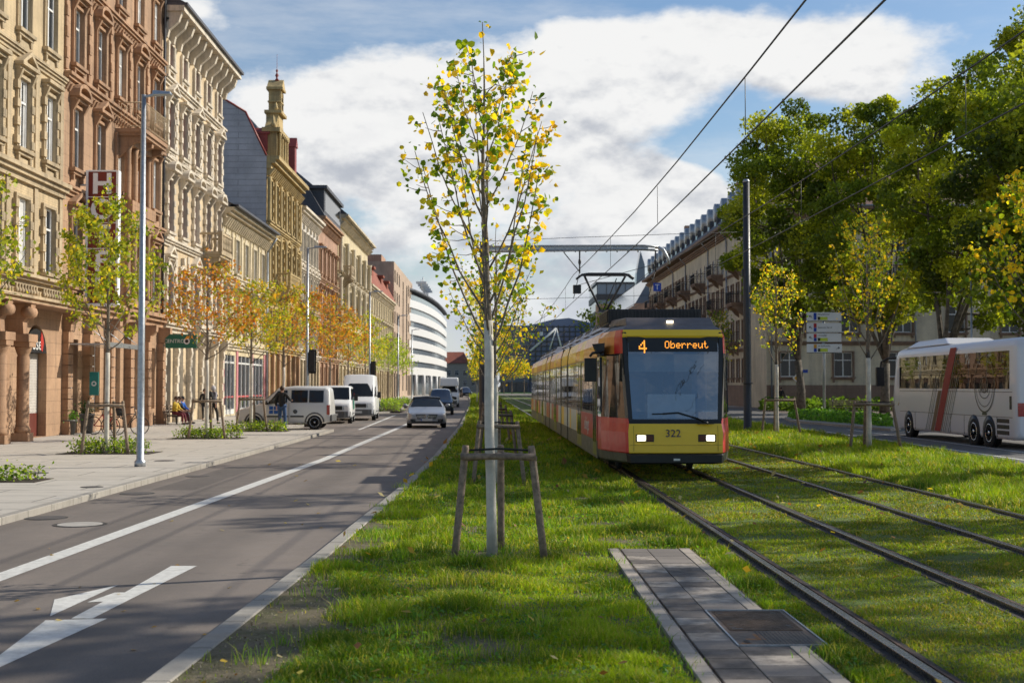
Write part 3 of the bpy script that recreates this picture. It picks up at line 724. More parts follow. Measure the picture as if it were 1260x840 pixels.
# planted shrubs round the trunks
M['darksoil']=mat('planting_soil',(.05,.035,.025),.95,var=.4,vs=8,bump=.8)
def shrub_bed(x,y,w,d,h,n_,label,seed,cols=((.18,.30,.03),(.38,.46,.05),(.10,.17,.02)),z=0,ls=.07,group='shrub beds on the left pavement'):
    r=np.random.default_rng(seed); t=thing('shrub_bed',label,'shrubs',(x,y,z),0,group)
    q=MB(); q.prism([(-w*.62,-d*.6),(w*.62,-d*.6),(w*.62,d*.6),(-w*.62,d*.6)],'z',-.02,.010); q.build('bed_soil',M['darksoil'],t)
    k=max(10,int(w*d*14)); cx=r.uniform(-w*.5,w*.5,k); cy=r.uniform(-d*.45,d*.45,k); hh=h*r.uniform(.5,1.1,k)
    q=MB()
    for a,b,c in zip(cx,cy,hh):
        for j in range(3): q.path([(a,b,0),(a+r.uniform(-.1,.1),b+r.uniform(-.1,.1),c*.6),(a+r.uniform(-.18,.18),b+r.uniform(-.15,.15),c)],[.008,.006,.003],4,cap=False)
    q.build('stem',M['bark'],t)
    i=r.integers(0,k,n_); P=np.stack([cx[i],cy[i],hh[i]*.62],1)+r.normal(0,1,(n_,3))*np.array([.14,.12,.22*h+.01]); P[:,2]=np.maximum(P[:,2],.03)
    c=pick(cols,[1]*len(cols),n_,r); V,npv,fs=leaf_arrays(P,ls,r,None,-.2,'quad'); link('foliage',np_mesh('foliage',V,npv,fs,M['leaf'],c),t)
    return t
shrub_bed(*G(-8,590),1.7,.9,.32,900,'low green shrubs at the left picture edge',1)
shrub_bed(-10.35,35.3,2.0,1.2,.42,1500,'low green shrubs round the trunk behind the near lamp post',2)
shrub_bed(-9.9,45.2,2.0,1.2,.38,1500,'low green shrubs round the trunk of the orange tree',3)
shrub_bed(-9.7,52.2,2.4,1.1,.42,1500,'low shrubs in front of the silver car',4)
shrub_bed(-9.9,62,2.2,1.4,.4,700,'low shrubs behind the silver car',5)
shrub_bed(-8.1,95.5,2.4,4.5,.75,1800,'green shrubs beside the parked bicycles',6,((.22,.36,.04),(.36,.48,.05)),ls=.12)
shrub_bed(-8.9,118,2.2,9,.7,1800,'long green shrub bed beyond the bicycles',7,((.22,.36,.04),(.36,.48,.05)),ls=.15)

# big plane trees on the right
def plane_tree(x,y,H,Rx,zc,cx,cy,label,seed,ncl=84,per=620,tr=.32,size=.235,clr=1.35,view=True):
    rr=random.Random(seed); r=np.random.default_rng(seed)
    t=thing('plane_tree',label,'tree',(x,y,0),0,'big plane trees on the right')
    mb=MB(); fork=zc*.55
    p=[Vector((0,0,-.1)),Vector((.05,0,fork*.4)),Vector((rr.uniform(-.2,.2),rr.uniform(-.2,.2),fork))]
    mb.path(p,[tr*1.25,tr,tr*.85],12)
    C=[]
    tries=0
    while len(C)<ncl and tries<9000:
        tries+=1
        d=Vector((rr.gauss(0,1),rr.gauss(0,1),rr.gauss(0,1))).normalized()*rr.uniform(.3,1.08)**.5
        c=Vector((cx+d.x*Rx*(1+.12*math.sin(3*math.atan2(d.y,d.x)+seed)),cy+d.y*Rx*.9,(H+zc)/2+d.z*(H-zc)/2))
        if all((c-o).length>clr*.85 for o in C): C.append(c)
    main=[]
    for i in range(6):
        a=i*1.05+rr.uniform(-.3,.3); e=Vector((cx+math.cos(a)*Rx*.45,cy+math.sin(a)*Rx*.4,zc+(H-zc)*rr.uniform(.35,.75)))
        m_=p[-1].lerp(e,.5)+Vector((math.cos(a)*.4,math.sin(a)*.4,-.3)); pts=[p[-1],p[-1].lerp(m_,.5)+Vector((rr.uniform(-.2,.2),0,0)),m_,m_.lerp(e,.5)+Vector((rr.uniform(-.3,.3),rr.uniform(-.3,.3),.2)),e]
        mb.path(pts,[tr*.5,tr*.4,tr*.3,tr*.2,tr*.1],7); main+=pts[1:]
    for c in C:
        b=min(main,key=lambda q:(q-c).length+ (0 if q.z<c.z else 3)); m_=b.lerp(c,.5)+Vector((rr.uniform(-.3,.3),rr.uniform(-.3,.3),-.2))
        mb.path([b,m_,c],[.09,.06,.025],5,cap=False)
    mb.build('trunk',M['barkplane'],t)
    Ps=[];Cs=[]
    for c in C:
        n_=int(per*rr.uniform(.55,1.15)); d=r.normal(0,1,(n_,3)); d/=np.linalg.norm(d,axis=1)[:,None]
        q=np.array(c)+d*(r.uniform(.35,1,n_)**.6)[:,None]*clr*rr.uniform(.6,1.3)*np.array([1,1,.72])*(1+.22*np.sin(d[:,:1]*5+c.x*3)*np.cos(d[:,1:2]*4+c.z*2))
        Ps.append(q); base=np.array([.155,.20,.016]) if rr.random()<.5 else np.array([.35,.37,.025]) if rr.random()<.66 else np.array([.075,.105,.012])
        Cs.append(base*rr.uniform(.8,1.25)*r.uniform(.7,1.35,n_)[:,None])
    P=np.concatenate(Ps);c=np.concatenate(Cs)
    V,npv,fs=leaf_arrays(P,size,r,None,.15,'quad'); link('crown',np_mesh('crown',V,npv,fs,M['leaf'],c),t)
    return t
plane_tree(22.9,97,22.6,4.7,6.8,-1.0,0,'plane tree with sunlit crown next to the dark mast, leftmost of the big trees',1)
plane_tree(27.4,91,22.0,5.4,6.2,-.6,0,'plane tree in the middle behind the white sign panels',2,ncl=92)
plane_tree(27.2,78,21.6,5.0,5.6,2.0,1,'tall plane tree above the front of the coach',3,ncl=90)
plane_tree(30.0,70,22.3,5.4,5.6,1.5,0,'tallest plane tree above the rear of the coach',4,ncl=104)
plane_tree(24.8,60,17.5,4.2,5.0,1.4,0,'plane tree at the right picture edge behind the coach',5,ncl=80)
# the same avenue goes on beside the camera: seen from a step aside, and it shades the street
for i,(x_,y_,h_,s_) in enumerate([(23.2,42,18.5,7),(22.3,31,19,9),(22.0,19.5,18,6)]):
    plane_tree(x_,y_,h_,4.4,6.5,0,0,['plane tree beside the road level with the coach','plane tree beside the road just outside the right picture edge','plane tree of the roadside row level with the second median tree','plane tree of the roadside row level with the camera'][i],s_,ncl=30,per=210,size=.30,clr=1.05)
# ------------------------------------------------------------------ facades
def wall_sheet(mb,x0,x1,z0,z1,holes,y=0.,dep=.28,m=0,mr=0,arch=()):
    xs=sorted(set([x0,x1]+[h[0] for h in holes]+[h[1] for h in holes])); zs=sorted(set([z0,z1]+[h[2] for h in holes]+[h[3] for h in holes]))
    for a,b in zip(xs,xs[1:]):
        for c,d in zip(zs,zs[1:]):
            mx,mz=(a+b)/2,(c+d)/2
            if any(h[0]<mx<h[1] and h[2]<mz<h[3] for h in holes): continue
            mb.quad((a,y,c),(b,y,c),(b,y,d),(a,y,d),m)
    for i,h in enumerate(holes):
        a,b,c,d=h[:4]
        mb.quad((a,y,c),(a,y,d),(a,y+dep,d),(a,y+dep,c),mr); mb.quad((b,y,d),(b,y,c),(b,y+dep,c),(b,y+dep,d),mr)
        mb.quad((a,y,d),(b,y,d),(b,y+dep,d),(a,y+dep,d),mr); mb.quad((b,y,c),(a,y,c),(a,y+dep,c),(b,y+dep,c),mr)
        if len(h)>4 and h[4]:   # arched head: fill the two corners
            r=(b-a)/2; cx=(a+b)/2; zc=d-r; nn=10
            for k in range(nn):
                t0=math.pi*k/nn; t1=math.pi*(k+1)/nn
                p0=(cx-r*math.cos(t0),zc+r*math.sin(t0)); p1=(cx-r*math.cos(t1),zc+r*math.sin(t1))
                mb.quad((p0[0],y+.002,p0[1]),(p1[0],y+.002,p1[1]),(p1[0],y+.002,d),(p0[0],y+.002,d),m)
                mb.quad((p0[0],y+.002,p0[1]),(p0[0],y+dep,p0[1]),(p1[0],y+dep,p1[1]),(p1[0],y+.002,p1[1]),mr)
def window_meshes(w,h,frame,dep=.09,arch=False,mull=True,trans=True,curtain=0,f=.075):
    """frame mesh and pane mesh with the origin at the bottom centre of the opening, on the wall face"""
    q=MB(); a=w/2
    q.box(-a,-a+f,dep-.05,dep+.03,0,h); q.box(a-f,a,dep-.05,dep+.03,0,h); q.box(-a+f,a-f,dep-.05,dep+.03,0,f); q.box(-a+f,a-f,dep-.05,dep+.03,h-f,h)
    if mull: q.box(-f*.6,f*.6,dep-.04,dep+.025,f,h-f)
    if trans:
        zt=h*.68; q.box(-a+f,-f*.6 if mull else a-f,dep-.045,dep+.025,zt-f*.5,zt+f*.5)
        if mull: q.box(f*.6,a-f,dep-.045,dep+.025,zt-f*.5,zt+f*.5)
    fm_=q.mesh('window',frame)
    p=MB(); p.quad((-a+f*.5,dep,f*.5),(a-f*.5,dep,f*.5),(a-f*.5,dep,h-f*.5),(-a+f*.5,dep,h-f*.5)); pm=p.mesh('pane',M['glass'])
    c=None
    if curtain:
        p=MB(); nn=8
        for sd_ in (-1,1):
            for k in range(nn):
                x0=sd_*(a-f-(a*curtain)*k/nn); x1=sd_*(a-f-(a*curtain)*(k+1)/nn); y0=dep-.006-.0*(k%2); 
                p.quad((x0,dep-.004-.012*(k%2),f),(x1,dep-.004-.012*((k+1)%2),f),(x1,dep-.004-.012*((k+1)%2),h-f),(x0,dep-.004-.012*(k%2),h-f))
        c=p.mesh('curtain',M['curtain'])
    return fm_,pm,c
M['curtain']=mat('net_curtain',(.62,.61,.58),.9,var=.12)
def hood(q,w,z,style,pr=.32,m=0):
    """hood moulding over an opening of width w, its underside at z"""
    a=w/2+.28
    if style in('tri','arc','flat','seg'):
        q.box(-a,a,-pr,0,z+.12,z+.24,m); q.box(-a+.06,a-.06,-pr*.6,0,z,z+.12,m)
        for s_ in(-1,1): q.hexa([(s_*(a-.18)-.07,-pr*.35,z-.38),(s_*(a-.18)+.07,-pr*.35,z-.38),(s_*(a-.18)+.07,0,z-.38),(s_*(a-.18)-.07,0,z-.38)],[(s_*(a-.18)-.08,-pr*.85,z),(s_*(a-.18)+.08,-pr*.85,z),(s_*(a-.18)+.08,0,z),(s_*(a-.18)-.08,0,z)],m)
    if style=='tri':
        h=.5*w/1.1*.8+.1
        for s_ in(-1,1): q.hexa([(s_*a,-pr,z+.24),(s_*a,0,z+.24),(s_*(a-.2),0,z+.24),(s_*(a-.2),-pr,z+.24)],[(0,-pr,z+.24+h),(0,0,z+.24+h),(0,0,z+.08+h),(0,-pr,z+.08+h)],m)
        q.prism([(-a+.2,z+.24),(a-.2,z+.24),(0,z+.1+h)],'y',-pr*.3,0,m); q.ellip((0,-pr*.3,z+.38),(.09,.06,.12),6,m)
    if style in('arc','seg'):
        nn=8; h=.45 if style=='arc' else .3
        for k in range(nn):
            t0=math.pi*k/nn;t1=math.pi*(k+1)/nn
            P=lambda t,e:(-(a-e)*math.cos(t),(h-e)*math.sin(t)+z+.24)
            p0,p1,p2,p3=P(t0,0),P(t1,0),P(t1,.15),P(t0,.15)
            q.prism([p0,p3,p2,p1],'y',-pr,0,m)
        q.prism([(-(a-.15)*math.cos(math.pi*k/nn),(h-.15)*math.sin(math.pi*k/nn)+z+.24) for k in range(nn+1)],'y',-pr*.3,0,m); q.ellip((0,-pr*.3,z+.36),(.16,.07,.12),6,m)
    if style=='key':
        q.prism([(-.1,z-.02),(.1,z-.02),(.16,z+.34),(-.16,z+.34)],'y',-pr*.6,0,m)
def surround_mesh(w,h,style,mt,pr=.09,arch=False,blocks=False,sill=True,hoodpr=.32,gap=.12):
    q=MB(); a=w/2; e=.16
    q.box(-a-e,-a-.002,-pr,0,-.0,h+e*.7); q.box(a+.002,a+e,-pr,0,-.0,h+e*.7)
    if not arch: q.box(-a-.002,a+.002,-pr,0,h+.002,h+e*.7)
    else:
        nn=8
        for k in range(nn):
            t0=math.pi*k/nn;t1=math.pi*(k+1)/nn; P=lambda t,r:(-r*math.cos(t),h-a+r*math.sin(t))
            q.prism([P(t0,a+e),P(t0,a+.004),P(t1,a+.004),P(t1,a+e)],'y',-pr-.01,0)
    q.box(-a-e*.4,-a-e*.15,-pr-.03,-pr,0,h) ; q.box(a+e*.15,a+e*.4,-pr-.03,-pr,0,h)
    if sill:
        q.box(-a-e-.08,a+e+.08,-pr-.13,.1,-.13,-.003); q.box(-a-e,a+e,-pr-.05,0,-.24,-.133)
        for s_ in(-1,1): q.box(s_*(a+.02)-.07,s_*(a+.02)+.07,-pr-.03,0,-.46,-.243)
    if blocks:
        k=0; z=.1
        while z<h-.2:
            if k%2==0:
                for s_ in(-1,1):
                    x0,x1=sorted((s_*(a+.02),s_*(a+e+.15))); q.box(x0,x1,-pr-.05,-.001,z,z+.28)
            z+=.31;k+=1
    hood(q,w,h+e*.7+gap,style,hoodpr)
    return q.mesh('window_surround',mt)
def entab(q,W,z,h=.3,pr=.25,x0=0,m=0):
    q.box(x0-.0,W,-pr*.35,0,z,z+h*.4,m); q.box(x0,W,-pr*.7,0,z+h*.4,z+h*.7,m); q.box(x0,W,-pr,0,z+h*.7,z+h,m)
def dentils(q,W,z,h,pr,step,wd,m=0,x0=0.1):
    x=x0
    while x+wd<W: q.hexa([(x,-pr*.35,z),(x+wd,-pr*.35,z),(x+wd,0,z),(x,0,z)],[(x,-pr,z+h),(x+wd,-pr,z+h),(x+wd,0,z+h),(x,0,z+h)],m); x+=step
def body(name,label,x,y,rz,W,H,D,mt,holes,cat='building',group=None,z0=-.1,dep=.28,side=None,base=None,m2=None):
    t=thing(name,label,cat,(x,y,0),rz,group)
    q=MB(); wall_sheet(q,0,W,z0,H,holes,dep=dep,mr=1)
    for xx in(0,W): q.quad((xx,.0,z0),(xx,D,z0),(xx,D,H),(xx,.0,H),2)
    q.quad((0,D,z0),(W,D,z0),(W,D,H),(0,D,H),2); q.quad((0,0,H),(W,0,H),(W,D,H),(0,D,H),2)
    q.build('wall',[mt,m2 or mt,side or mt],t)
    # a dark room behind the openings
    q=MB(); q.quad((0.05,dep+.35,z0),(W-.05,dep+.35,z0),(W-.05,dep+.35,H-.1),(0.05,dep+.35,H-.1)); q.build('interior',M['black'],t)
    return t
def rows(t,cols,floors,frame,trim,dep=.09):
    """floors: dicts z,h,w,style,arch,blocks,curt,pr; cols: centres; returns the openings"""
    for fl_ in floors:
        w,h=fl_['w'],fl_['h']
        ms=[window_meshes(w,h,frame,dep,curtain=c,arch=fl_.get('arch')) for c in (0,.3,.6)]
        st=fl_.get('style',''); sts=st if isinstance(st,(list,tuple)) else [st]
        sm=[surround_mesh(w,h,s_,trim,fl_.get('pr',.09),fl_.get('arch',False),fl_.get('blocks',False),hoodpr=fl_.get('hp',.32),gap=fl_.get('gap',.12)) for s_ in sts]
        for i,cx in enumerate(fl_.get('cols',cols)):
            a,b,c=ms[random.choice((0,0,0,1,2))]
            o=link('window',a,t,(cx,0,fl_['z'])); link('pane',b,o)
            if c: link('curtain',c,o)
            link('window_surround',sm[i%len(sm)],t,(cx,0,fl_['z']))
def holes_of(cols,floors): return [(c-f_['w']/2,c+f_['w']/2,f_['z'],f_['z']+f_['h'],f_.get('arch',False)) for f_ in floors for c in f_.get('cols',cols)]
def roof_slope(t,W,D,z,h,mt,inset=1.4,over=.35,depth=None,name='roof'):
    q=MB(); d=depth or D
    q.hexa([(-.0,-over,z),(W,-over,z),(W,d,z),(0,d,z)],[(0,inset,z+h),(W,inset,z+h),(W,d-inset,z+h),(0,d-inset,z+h)]); return q.build(name,mt,t)
def balcony(t,cx,z,w,d,mt,mrail='iron',h=1.0,stone_=False,consoles=2):
    q=MB(); q.box(cx-w/2,cx+w/2,-d,0,z-.16,z); q.box(cx-w/2+.06,cx+w/2-.06,-d+.08,0,z-.3,z-.163)
    for i in range(consoles):
        x=cx-w/2+.3+(w-.6)*(i/(consoles-1) if consoles>1 else .5)
        q.prism([(0,z-.303),(-d+.15,z-.303),(-d+.18,z-.5),(-d*.55,z-.62),(-d*.3,z-1.0),(0,z-1.25)],'x',x-.14,x+.14)
    o=q.build('balcony',mt,t)
    q=MB()
    if stone_:
        q.box(cx-w/2,cx+w/2,-d,-d+.16,z+h-.13,z+h); q.box(cx-w/2,cx+w/2,-d,-d+.14,z+.002,z+.1)
        for s_ in(-1,1):
            x=cx+s_*(w/2-.08); q.box(x-.08,x+.08,-d+.162,0,z+h-.13,z+h); q.box(x-.11,x+.11,-d-.02,-d+.2,z+.003,z+h+.06)
            k=-d+.35
            while k<-.1: q.lathe([(.03,z+.1),(.065,z+.3),(.03,z+.55),(.05,z+h-.13)],(x,k,0),6); k+=.22
        x=cx-w/2+.25
        while x<cx+w/2-.15: q.lathe([(.03,z+.1),(.065,z+.3),(.03,z+.55),(.05,z+h-.13)],(x,-d+.08,0),6); x+=.21
    else:
        for (a,b) in (((cx-w/2,0),(cx-w/2,-d)),((cx-w/2,-d),(cx+w/2,-d)),((cx+w/2,-d),(cx+w/2,0))):
            for zz,r in((z+h,.025),(z+.08,.015),(z+h*.75,.01)): q.tube((*a,zz),(*b,zz),r,n=4)
            L=math.dist(a,b); k=max(2,int(L/.12))
            for i in range(k+1):
                u=i/k; q.tube((a[0]+(b[0]-a[0])*u,a[1]+(b[1]-a[1])*u,z),(a[0]+(b[0]-a[0])*u,a[1]+(b[1]-a[1])*u,z+h),.009,n=4)
    q.build('railing',mt if stone_ else M[mrail],o); return o
XF=-16.1
RZL=math.pi/2
GRP='old street houses on the left'
def Lx(px): return -XF*F/(VPX-px)    # street distance of a facade seen at photo column px
# stone
M['s_beige']=stone('beige_brick',(0.622,0.479,0.287),(0.553,0.423,0.253),.26,.085,.7,joint=.008)
M['t_beige']=stone('beige_trim_stone',(0.545,0.428,0.271),(0.479,0.374,0.233),1.2,.4,.8,dirt=.5)
M['s_rose']=stone('rose_sandstone',(0.495,0.312,0.187),(0.432,0.266,0.160),1.0,.42,.62,joint=.012,dirt=.4)
M['t_rose']=stone('rose_trim_sandstone',(0.463,0.276,0.162),(0.400,0.235,0.134),1.4,.5,.7,dirt=.5)
M['s_cream']=stone('cream_render',(0.676,0.528,0.342),(0.627,0.489,0.312),1.4,.5,.85,joint=.008,dirt=.3)
M['t_cream']=stone('pale_trim_stone',(0.739,0.651,0.524),(0.670,0.583,0.457),1.4,.5,.8,dirt=.4)
M['s_yell']=stone('yellow_plaster',(0.666,0.561,0.356),(0.628,0.522,0.328),2.5,1.0,.9,joint=.004,dirt=.25)
M['t_yell']=stone('sand_trim',(0.680,0.583,0.418),(0.612,0.524,0.370),1.4,.5,.8,dirt=.45)
M['s_ochre']=stone('ochre_sandstone',(0.554,0.410,0.187),(0.482,0.353,0.157),1.1,.45,.7,dirt=.5)
M['s_grey']=stone('pale_grey_plaster',(0.642,0.612,0.564),(0.593,0.564,0.524),2.5,1.0,.9,joint=.004,dirt=.35)
M['s_red']=stone('salmon_brick',(0.513,0.316,0.215),(0.461,0.275,0.188),.26,.085,.75,joint=.006)
M['s_pink']=stone('pink_cladding',(0.505,0.379,0.279),(0.480,0.358,0.260),1.2,.6,.8,joint=.01,dirt=.15)
M['s_right']=stone('buff_plaster',(0.713,0.616,0.449),(0.667,0.571,0.418),3,1.5,.92,joint=.004,dirt=.25)
M['t_brown']=stone('red_brown_sandstone',(.30,.20,.145),(.26,.17,.12),.9,.4,.7,dirt=.3)
M['slateside']=stone('grey_slate_cladding',(.52,.51,.53),(.47,.46,.48),4,.42,.6,.7,.1,.5,.03)

# --- B1 beige brick house over a rose sandstone arcade
y0=28.0; y1=Lx(272.5-196); W=y1-y0; H1=22.0
cols=[W-1.55-2.62*i for i in range(7)]
F1=[dict(z=5.85,h=2.35,w=1.05,style='',pr=.1,blocks=True),dict(z=9.85,h=2.4,w=1.05,style=['flat','tri'],pr=.1,blocks=True),dict(z=13.9,h=2.3,w=1.05,style=['flat','seg'],pr=.08),dict(z=17.8,h=2.0,w=1.0,style='key',pr=.08)]
AC=[45.75-y0,39.3-y0,33.9-y0,30.2-y0]; ar=[(c-1.1,c+1.1,.02,3.95,True) for c in AC]
t=body('beige_brick_house','beige brick house over an arcade of rose sandstone columns at the left edge',XF,y0,RZL,W,H1,12,M['s_beige'],holes_of(cols,F1)+[(a-.04,b+.04,c-.01,d+.04,e) for a,b,c,d,e in ar],group=GRP,dep=.45,m2=M['t_beige'])
rows(t,cols,F1,M['frame_white'],M['t_beige'])
q=MB(); entab(q,W,8.75,.5,.38); entab(q,W,4.55,.35,.35); entab(q,W,12.95,.3,.2); entab(q,W,21.2,.8,.9); dentils(q,W,20.7,.5,.6,.6,.25); entab(q,W,5.25,.35,.45)
for i,c in enumerate(cols):
    for s_ in((1,) if i else (1,-1)):
        x=c-s_*1.31; q.box(x-.16,x+.16,-.06,0,5.6,8.74); q.box(x-.16,x+.16,-.06,0,9.3,12.94)
    q.box(c-.55,c+.55,-.05,0,9.3,9.55); q.prism([(c-.5,13.35),(c+.5,13.35),(c+.35,13.55),(c-.35,13.55)],'y',-.06,0)
q.build('cornice',M['t_beige'],t)
q=MB()
for c in cols:
    for k in range(8): q.lathe([(.05,4.92),(.09,5.03),(.04,5.14),(.06,5.24)],(c-.95+k*.27,-.22,0),6)
q.build('balustrade',M['t_beige'],t)
q=MB(); wall_sheet(q,0,W,0,4.5,ar,y=-.06,dep=.3,mr=0); q.quad((0,-.06,4.5),(W,-.06,4.5),(W,0,4.5),(0,0,4.5)); q.quad((W,-.06,0),(W,0,0),(W,0,4.5),(W,-.06,4.5)); q.build('arcade_wall',M['s_rose'],t)
for c in (41.8-y0,36.6-y0,32.0-y0):
    for dx in (0,):
        for o_ in(-1.0,1.0):
            q=MB(); x=c+dx+o_; q.box(x-.26,x+.26,-.95,-.4,0,.28); q.lathe([(.25,.28),(.26,.40),(.21,.5),(.215,1.1),(.2,1.15),(.205,2.75),(.18,2.8),(.22,2.9),(.27,3.05),(.27,3.08)],(x,-.68,0),14); q.box(x-.3,x+.3,-.98,-.38,3.08,3.24); q.build('column',M['t_rose'],t)
        q=MB(); q.box(c-.3,c+.3,-.5,-.06,0,3.24); q.build('pier',M['t_rose'],t)
        for x in(c-1.0,c+1.0):
          q=MB(); q.box(x-.42,x+.42,-1.0,-.06,3.243,3.5)
          q.prism([(-.06,3.503),(-.75,3.503),(-.72,3.9),(-.95,4.2),(-1.0,4.5),(-.06,4.5)],'x',x-.2,x+.2)
          q.lathe([(.2,x-.24),(.2,x+.24)],(0,-.86,4.22),10,'x')
          q.build('console',M['t_rose'],t)
q=MB(); q.box(0,W,-1.05,-.06,4.503,4.548); q.build('ledge',M['t_rose'],t)
# shutters and shop fittings behind the arches
M['shutter']=mat('pale_roller_shutter',(.50,.47,.43),.6,var=.1)
for i,c in enumerate(AC):
    q=MB(); q.box(c-1.08,c+1.08,.26,.3,.85,2.95,0); q.box(c-1.08,c+1.08,.24,.3,.02,.847,1)
    for k in range(20): q.box(c-1.05,c+1.05,.25,.2598,.9+k*.1,.96+k*.1,0)
    q.build('shop_shutter',[M['shutter'],mat('dark_red_panel',(.13,.03,.02),.5)],t)
    q=MB(); nn=12; q.prism([(c-1.08,2.96)]+[(c-1.08*math.cos(math.pi*k/nn),2.96+.86*math.sin(math.pi*k/nn)) for k in range(nn+1)]+[(c+1.08,2.96)],'y',.2,.26); q.build('arch_sign_panel',M['dark'],t)
s1=thing('shop_sign','black half round shop sign with white letters and a red shape in the arch','sign',(0,0,0),0); s1.location=(XF+.20,y0+AC[0],3.3); s1.rotation_euler=(0,0,RZL)
q=MB(); nn=12; q.prism([(-1.07,-.33)]+[(-1.07*math.cos(math.pi*k/nn),-.33+.84*math.sin(math.pi*k/nn)) for k in range(nn+1)]+[(1.07,-.33)],'y',.14,.19); q.build('panel',M['black'],s1)
text('lettering','rose',.66,M['white'],s1,(-.05,.135,-.02)); q=MB(); q.prism([(.45,-.2),(.62,-.28),(.75,.05),(.62,.3),(.5,.42),(.42,.2)],'y',.125,.138); q.build('red_emblem',mat('sign_red',(.45,.03,.02),.5),s1)

# --- B2 rose sandstone house
y0=y1+.02; y1=Lx(198); W=y1-y0; H2=22.6
cols=[W*(i+.5)/5 for i in range(5)]
F2=[dict(z=5.6,h=2.7,w=1.0,style=['tri','tri','','','tri'],pr=.12),dict(z=10.1,h=2.35,w=1.0,style=['arc','tri','','','arc'],pr=.12,hp=.4),dict(z=14.1,h=2.2,w=1.0,style=['arc','arc','flat','arc','flat'],pr=.12,hp=.36),dict(z=18.0,h=2.0,w=1.0,style=['arc','flat'],pr=.1)]
gf=[(c-.55,c+.55,.75,3.6) for c in cols[1:]]+[(cols[0]-.6,cols[0]+.6,.02,3.6)]
t=body('rose_sandstone_house','rose red sandstone house with a stone oriel and balcony, left of the cream house',XF,y0,RZL,W,H2,12,M['s_rose'],holes_of(cols,F2)+gf,group=GRP,dep=.4,m2=M['t_rose'])
rows(t,cols,F2,M['frame_white'],M['t_rose'])
q=MB()
for z,h,pr in((4.6,.6,.5),(9.0,.35,.28),(13.2,.4,.3),(17.1,.35,.28),(21.7,.9,1.0)): entab(q,W,z,h,pr)
dentils(q,W,21.1,.6,.8,.75,.3); dentils(q,W,12.95,.25,.2,.35,.16); dentils(q,W,16.85,.25,.2,.35,.16)
for i in range(6):
    x=min(W-.24,max(.0,W*i/5-.12)); 
    for k in range(8): q.box(x,x+.24,-.12 if k%2 else -.09,-.001,13.7+k*.4,14.08+k*.4)
q.build('cornice',M['t_rose'],t)
for i in range(6):
    q=MB(); x=min(W-.55,max(0,W*i/5-.28))
    for k in range(8): q.box(x,x+.55,-.30,0,.5+k*.42,.88+k*.42); q.box(x+.03,x+.52,-.24,0,.88+k*.42,.92+k*.42)
    q.box(x-.03,x+.58,-.36,0,0,.498); q.prism([(0,3.87),(-.34,3.87),(-.36,4.1),(-.6,4.3),(-.62,4.598),(0,4.598)],'x',x+.08,x+.47); q.build('rusticated_pilaster',M['t_rose'],t)
for k,(a,b,c,d) in enumerate(gf[:4]):
    fm_,pm,cu=window_meshes(b-a,d-c,M['frame_white'],.25,curtain=.5); o=link('window',fm_,t,((a+b)/2,0,c)); link('pane',pm,o); link('curtain',cu,o)
a,b,c,d=gf[4]; q=MB(); q.box(a+.02,b-.02,.2,.26,.02,2.6); q.build('door',mat('white_blue_door',(.55,.60,.64),.4),t)
# oriel with columns and balcony on top (bays 3-4)
cx=(cols[2]+cols[3])/2
q=MB(); q.box(cx-1.9,cx+1.9,-.75,0,9.2,9.7); q.box(cx-1.75,cx+1.75,-.65,0,12.1,12.5)
q.box(cx-1.7,cx+1.7,-.6,0,5.2,5.6); q.box(cx-1.8,cx+1.8,-.7,0,8.7,9.198)
for x in(-1.6,-.55,.55,1.6):
    q.lathe([(.17,9.7),(.14,9.9),(.13,11.8),(.18,12.1)],(cx+x,-.45,0),10); q.lathe([(.17,5.6),(.14,5.8),(.13,8.4),(.18,8.7)],(cx+x,-.45,0),10)
q.prism([(0,4.2),(-.4,4.5),(-.62,5.198),(0,5.198)],'x',cx-1.5,cx-1.1); q.prism([(0,4.2),(-.4,4.5),(-.62,5.198),(0,5.198)],'x',cx+1.1,cx+1.5)
q.build('oriel',M['t_rose'],t)
balcony(t,cx,12.75,3.9,1.25,M['t_rose'],mrail='t_beige',consoles=3,h=1.1)
q=MB(); q.tube((W-.15,-.14,4.8),(W-.15,-.14,21.6),.07,n=8); q.build('downpipe',M['poledark'],t)
# glazed awning
aw=thing('glass_canopy','thin glass and steel canopy on rods over the pavement door','canopy',(XF,y0+cols[0]+.9,3.35),RZL)
q=MB(); q.box(-2.2,2.6,-1.7,-.32,0,.05); q.build('glass_sheet',mat('milky_glass',(.5,.52,.52),.15),aw)
q=MB(); q.box(-2.22,2.62,-1.74,-1.70,-.08,.1); q.tube((-1.9,-1.65,.08),(-1.9,-.3,1.15),.015); q.tube((2.2,-1.65,.08),(2.2,-.3,1.15),.015); q.tube((.1,-1.65,.08),(.1,-.3,1.15),.015); q.build('steel_frame',M['galv'],aw)
# hotel sign
M['signred']=mat('dark_red_sign',(.20,.022,.012),.45); M['letter']=mat('grey_white_letter',(.92,.92,.92),.4,var=.02)
hs=thing('hotel_sign','tall projecting dark red sign with big white letters on the red house','sign',(XF+.1,50.5,5.0),RZL)
q=MB(); q.box(-.14,.14,-1.36,-.28,0,5.1,0); q.build('sign_box',M['signred'],hs)
q=MB(); q.box(-.17,.17,-1.45,-1.361,-.05,5.15); q.box(-.17,.17,-.279,-.19,-.05,5.15); q.box(-.17,.17,-1.36,-.28,5.102,5.16); q.box(-.17,.17,-1.36,-.28,-.1,-.002); q.tube((0,-.2,4.6),(0,.1,4.6),.04); q.tube((0,-.2,.6),(0,.1,.6),.04)
for k in range(1,5): q.box(-.15,.15,-1.359,-.281,5.1-k*1.0-.0,5.1-k*1.0+.03)
q.build('sign_frame',M['letter'],hs)
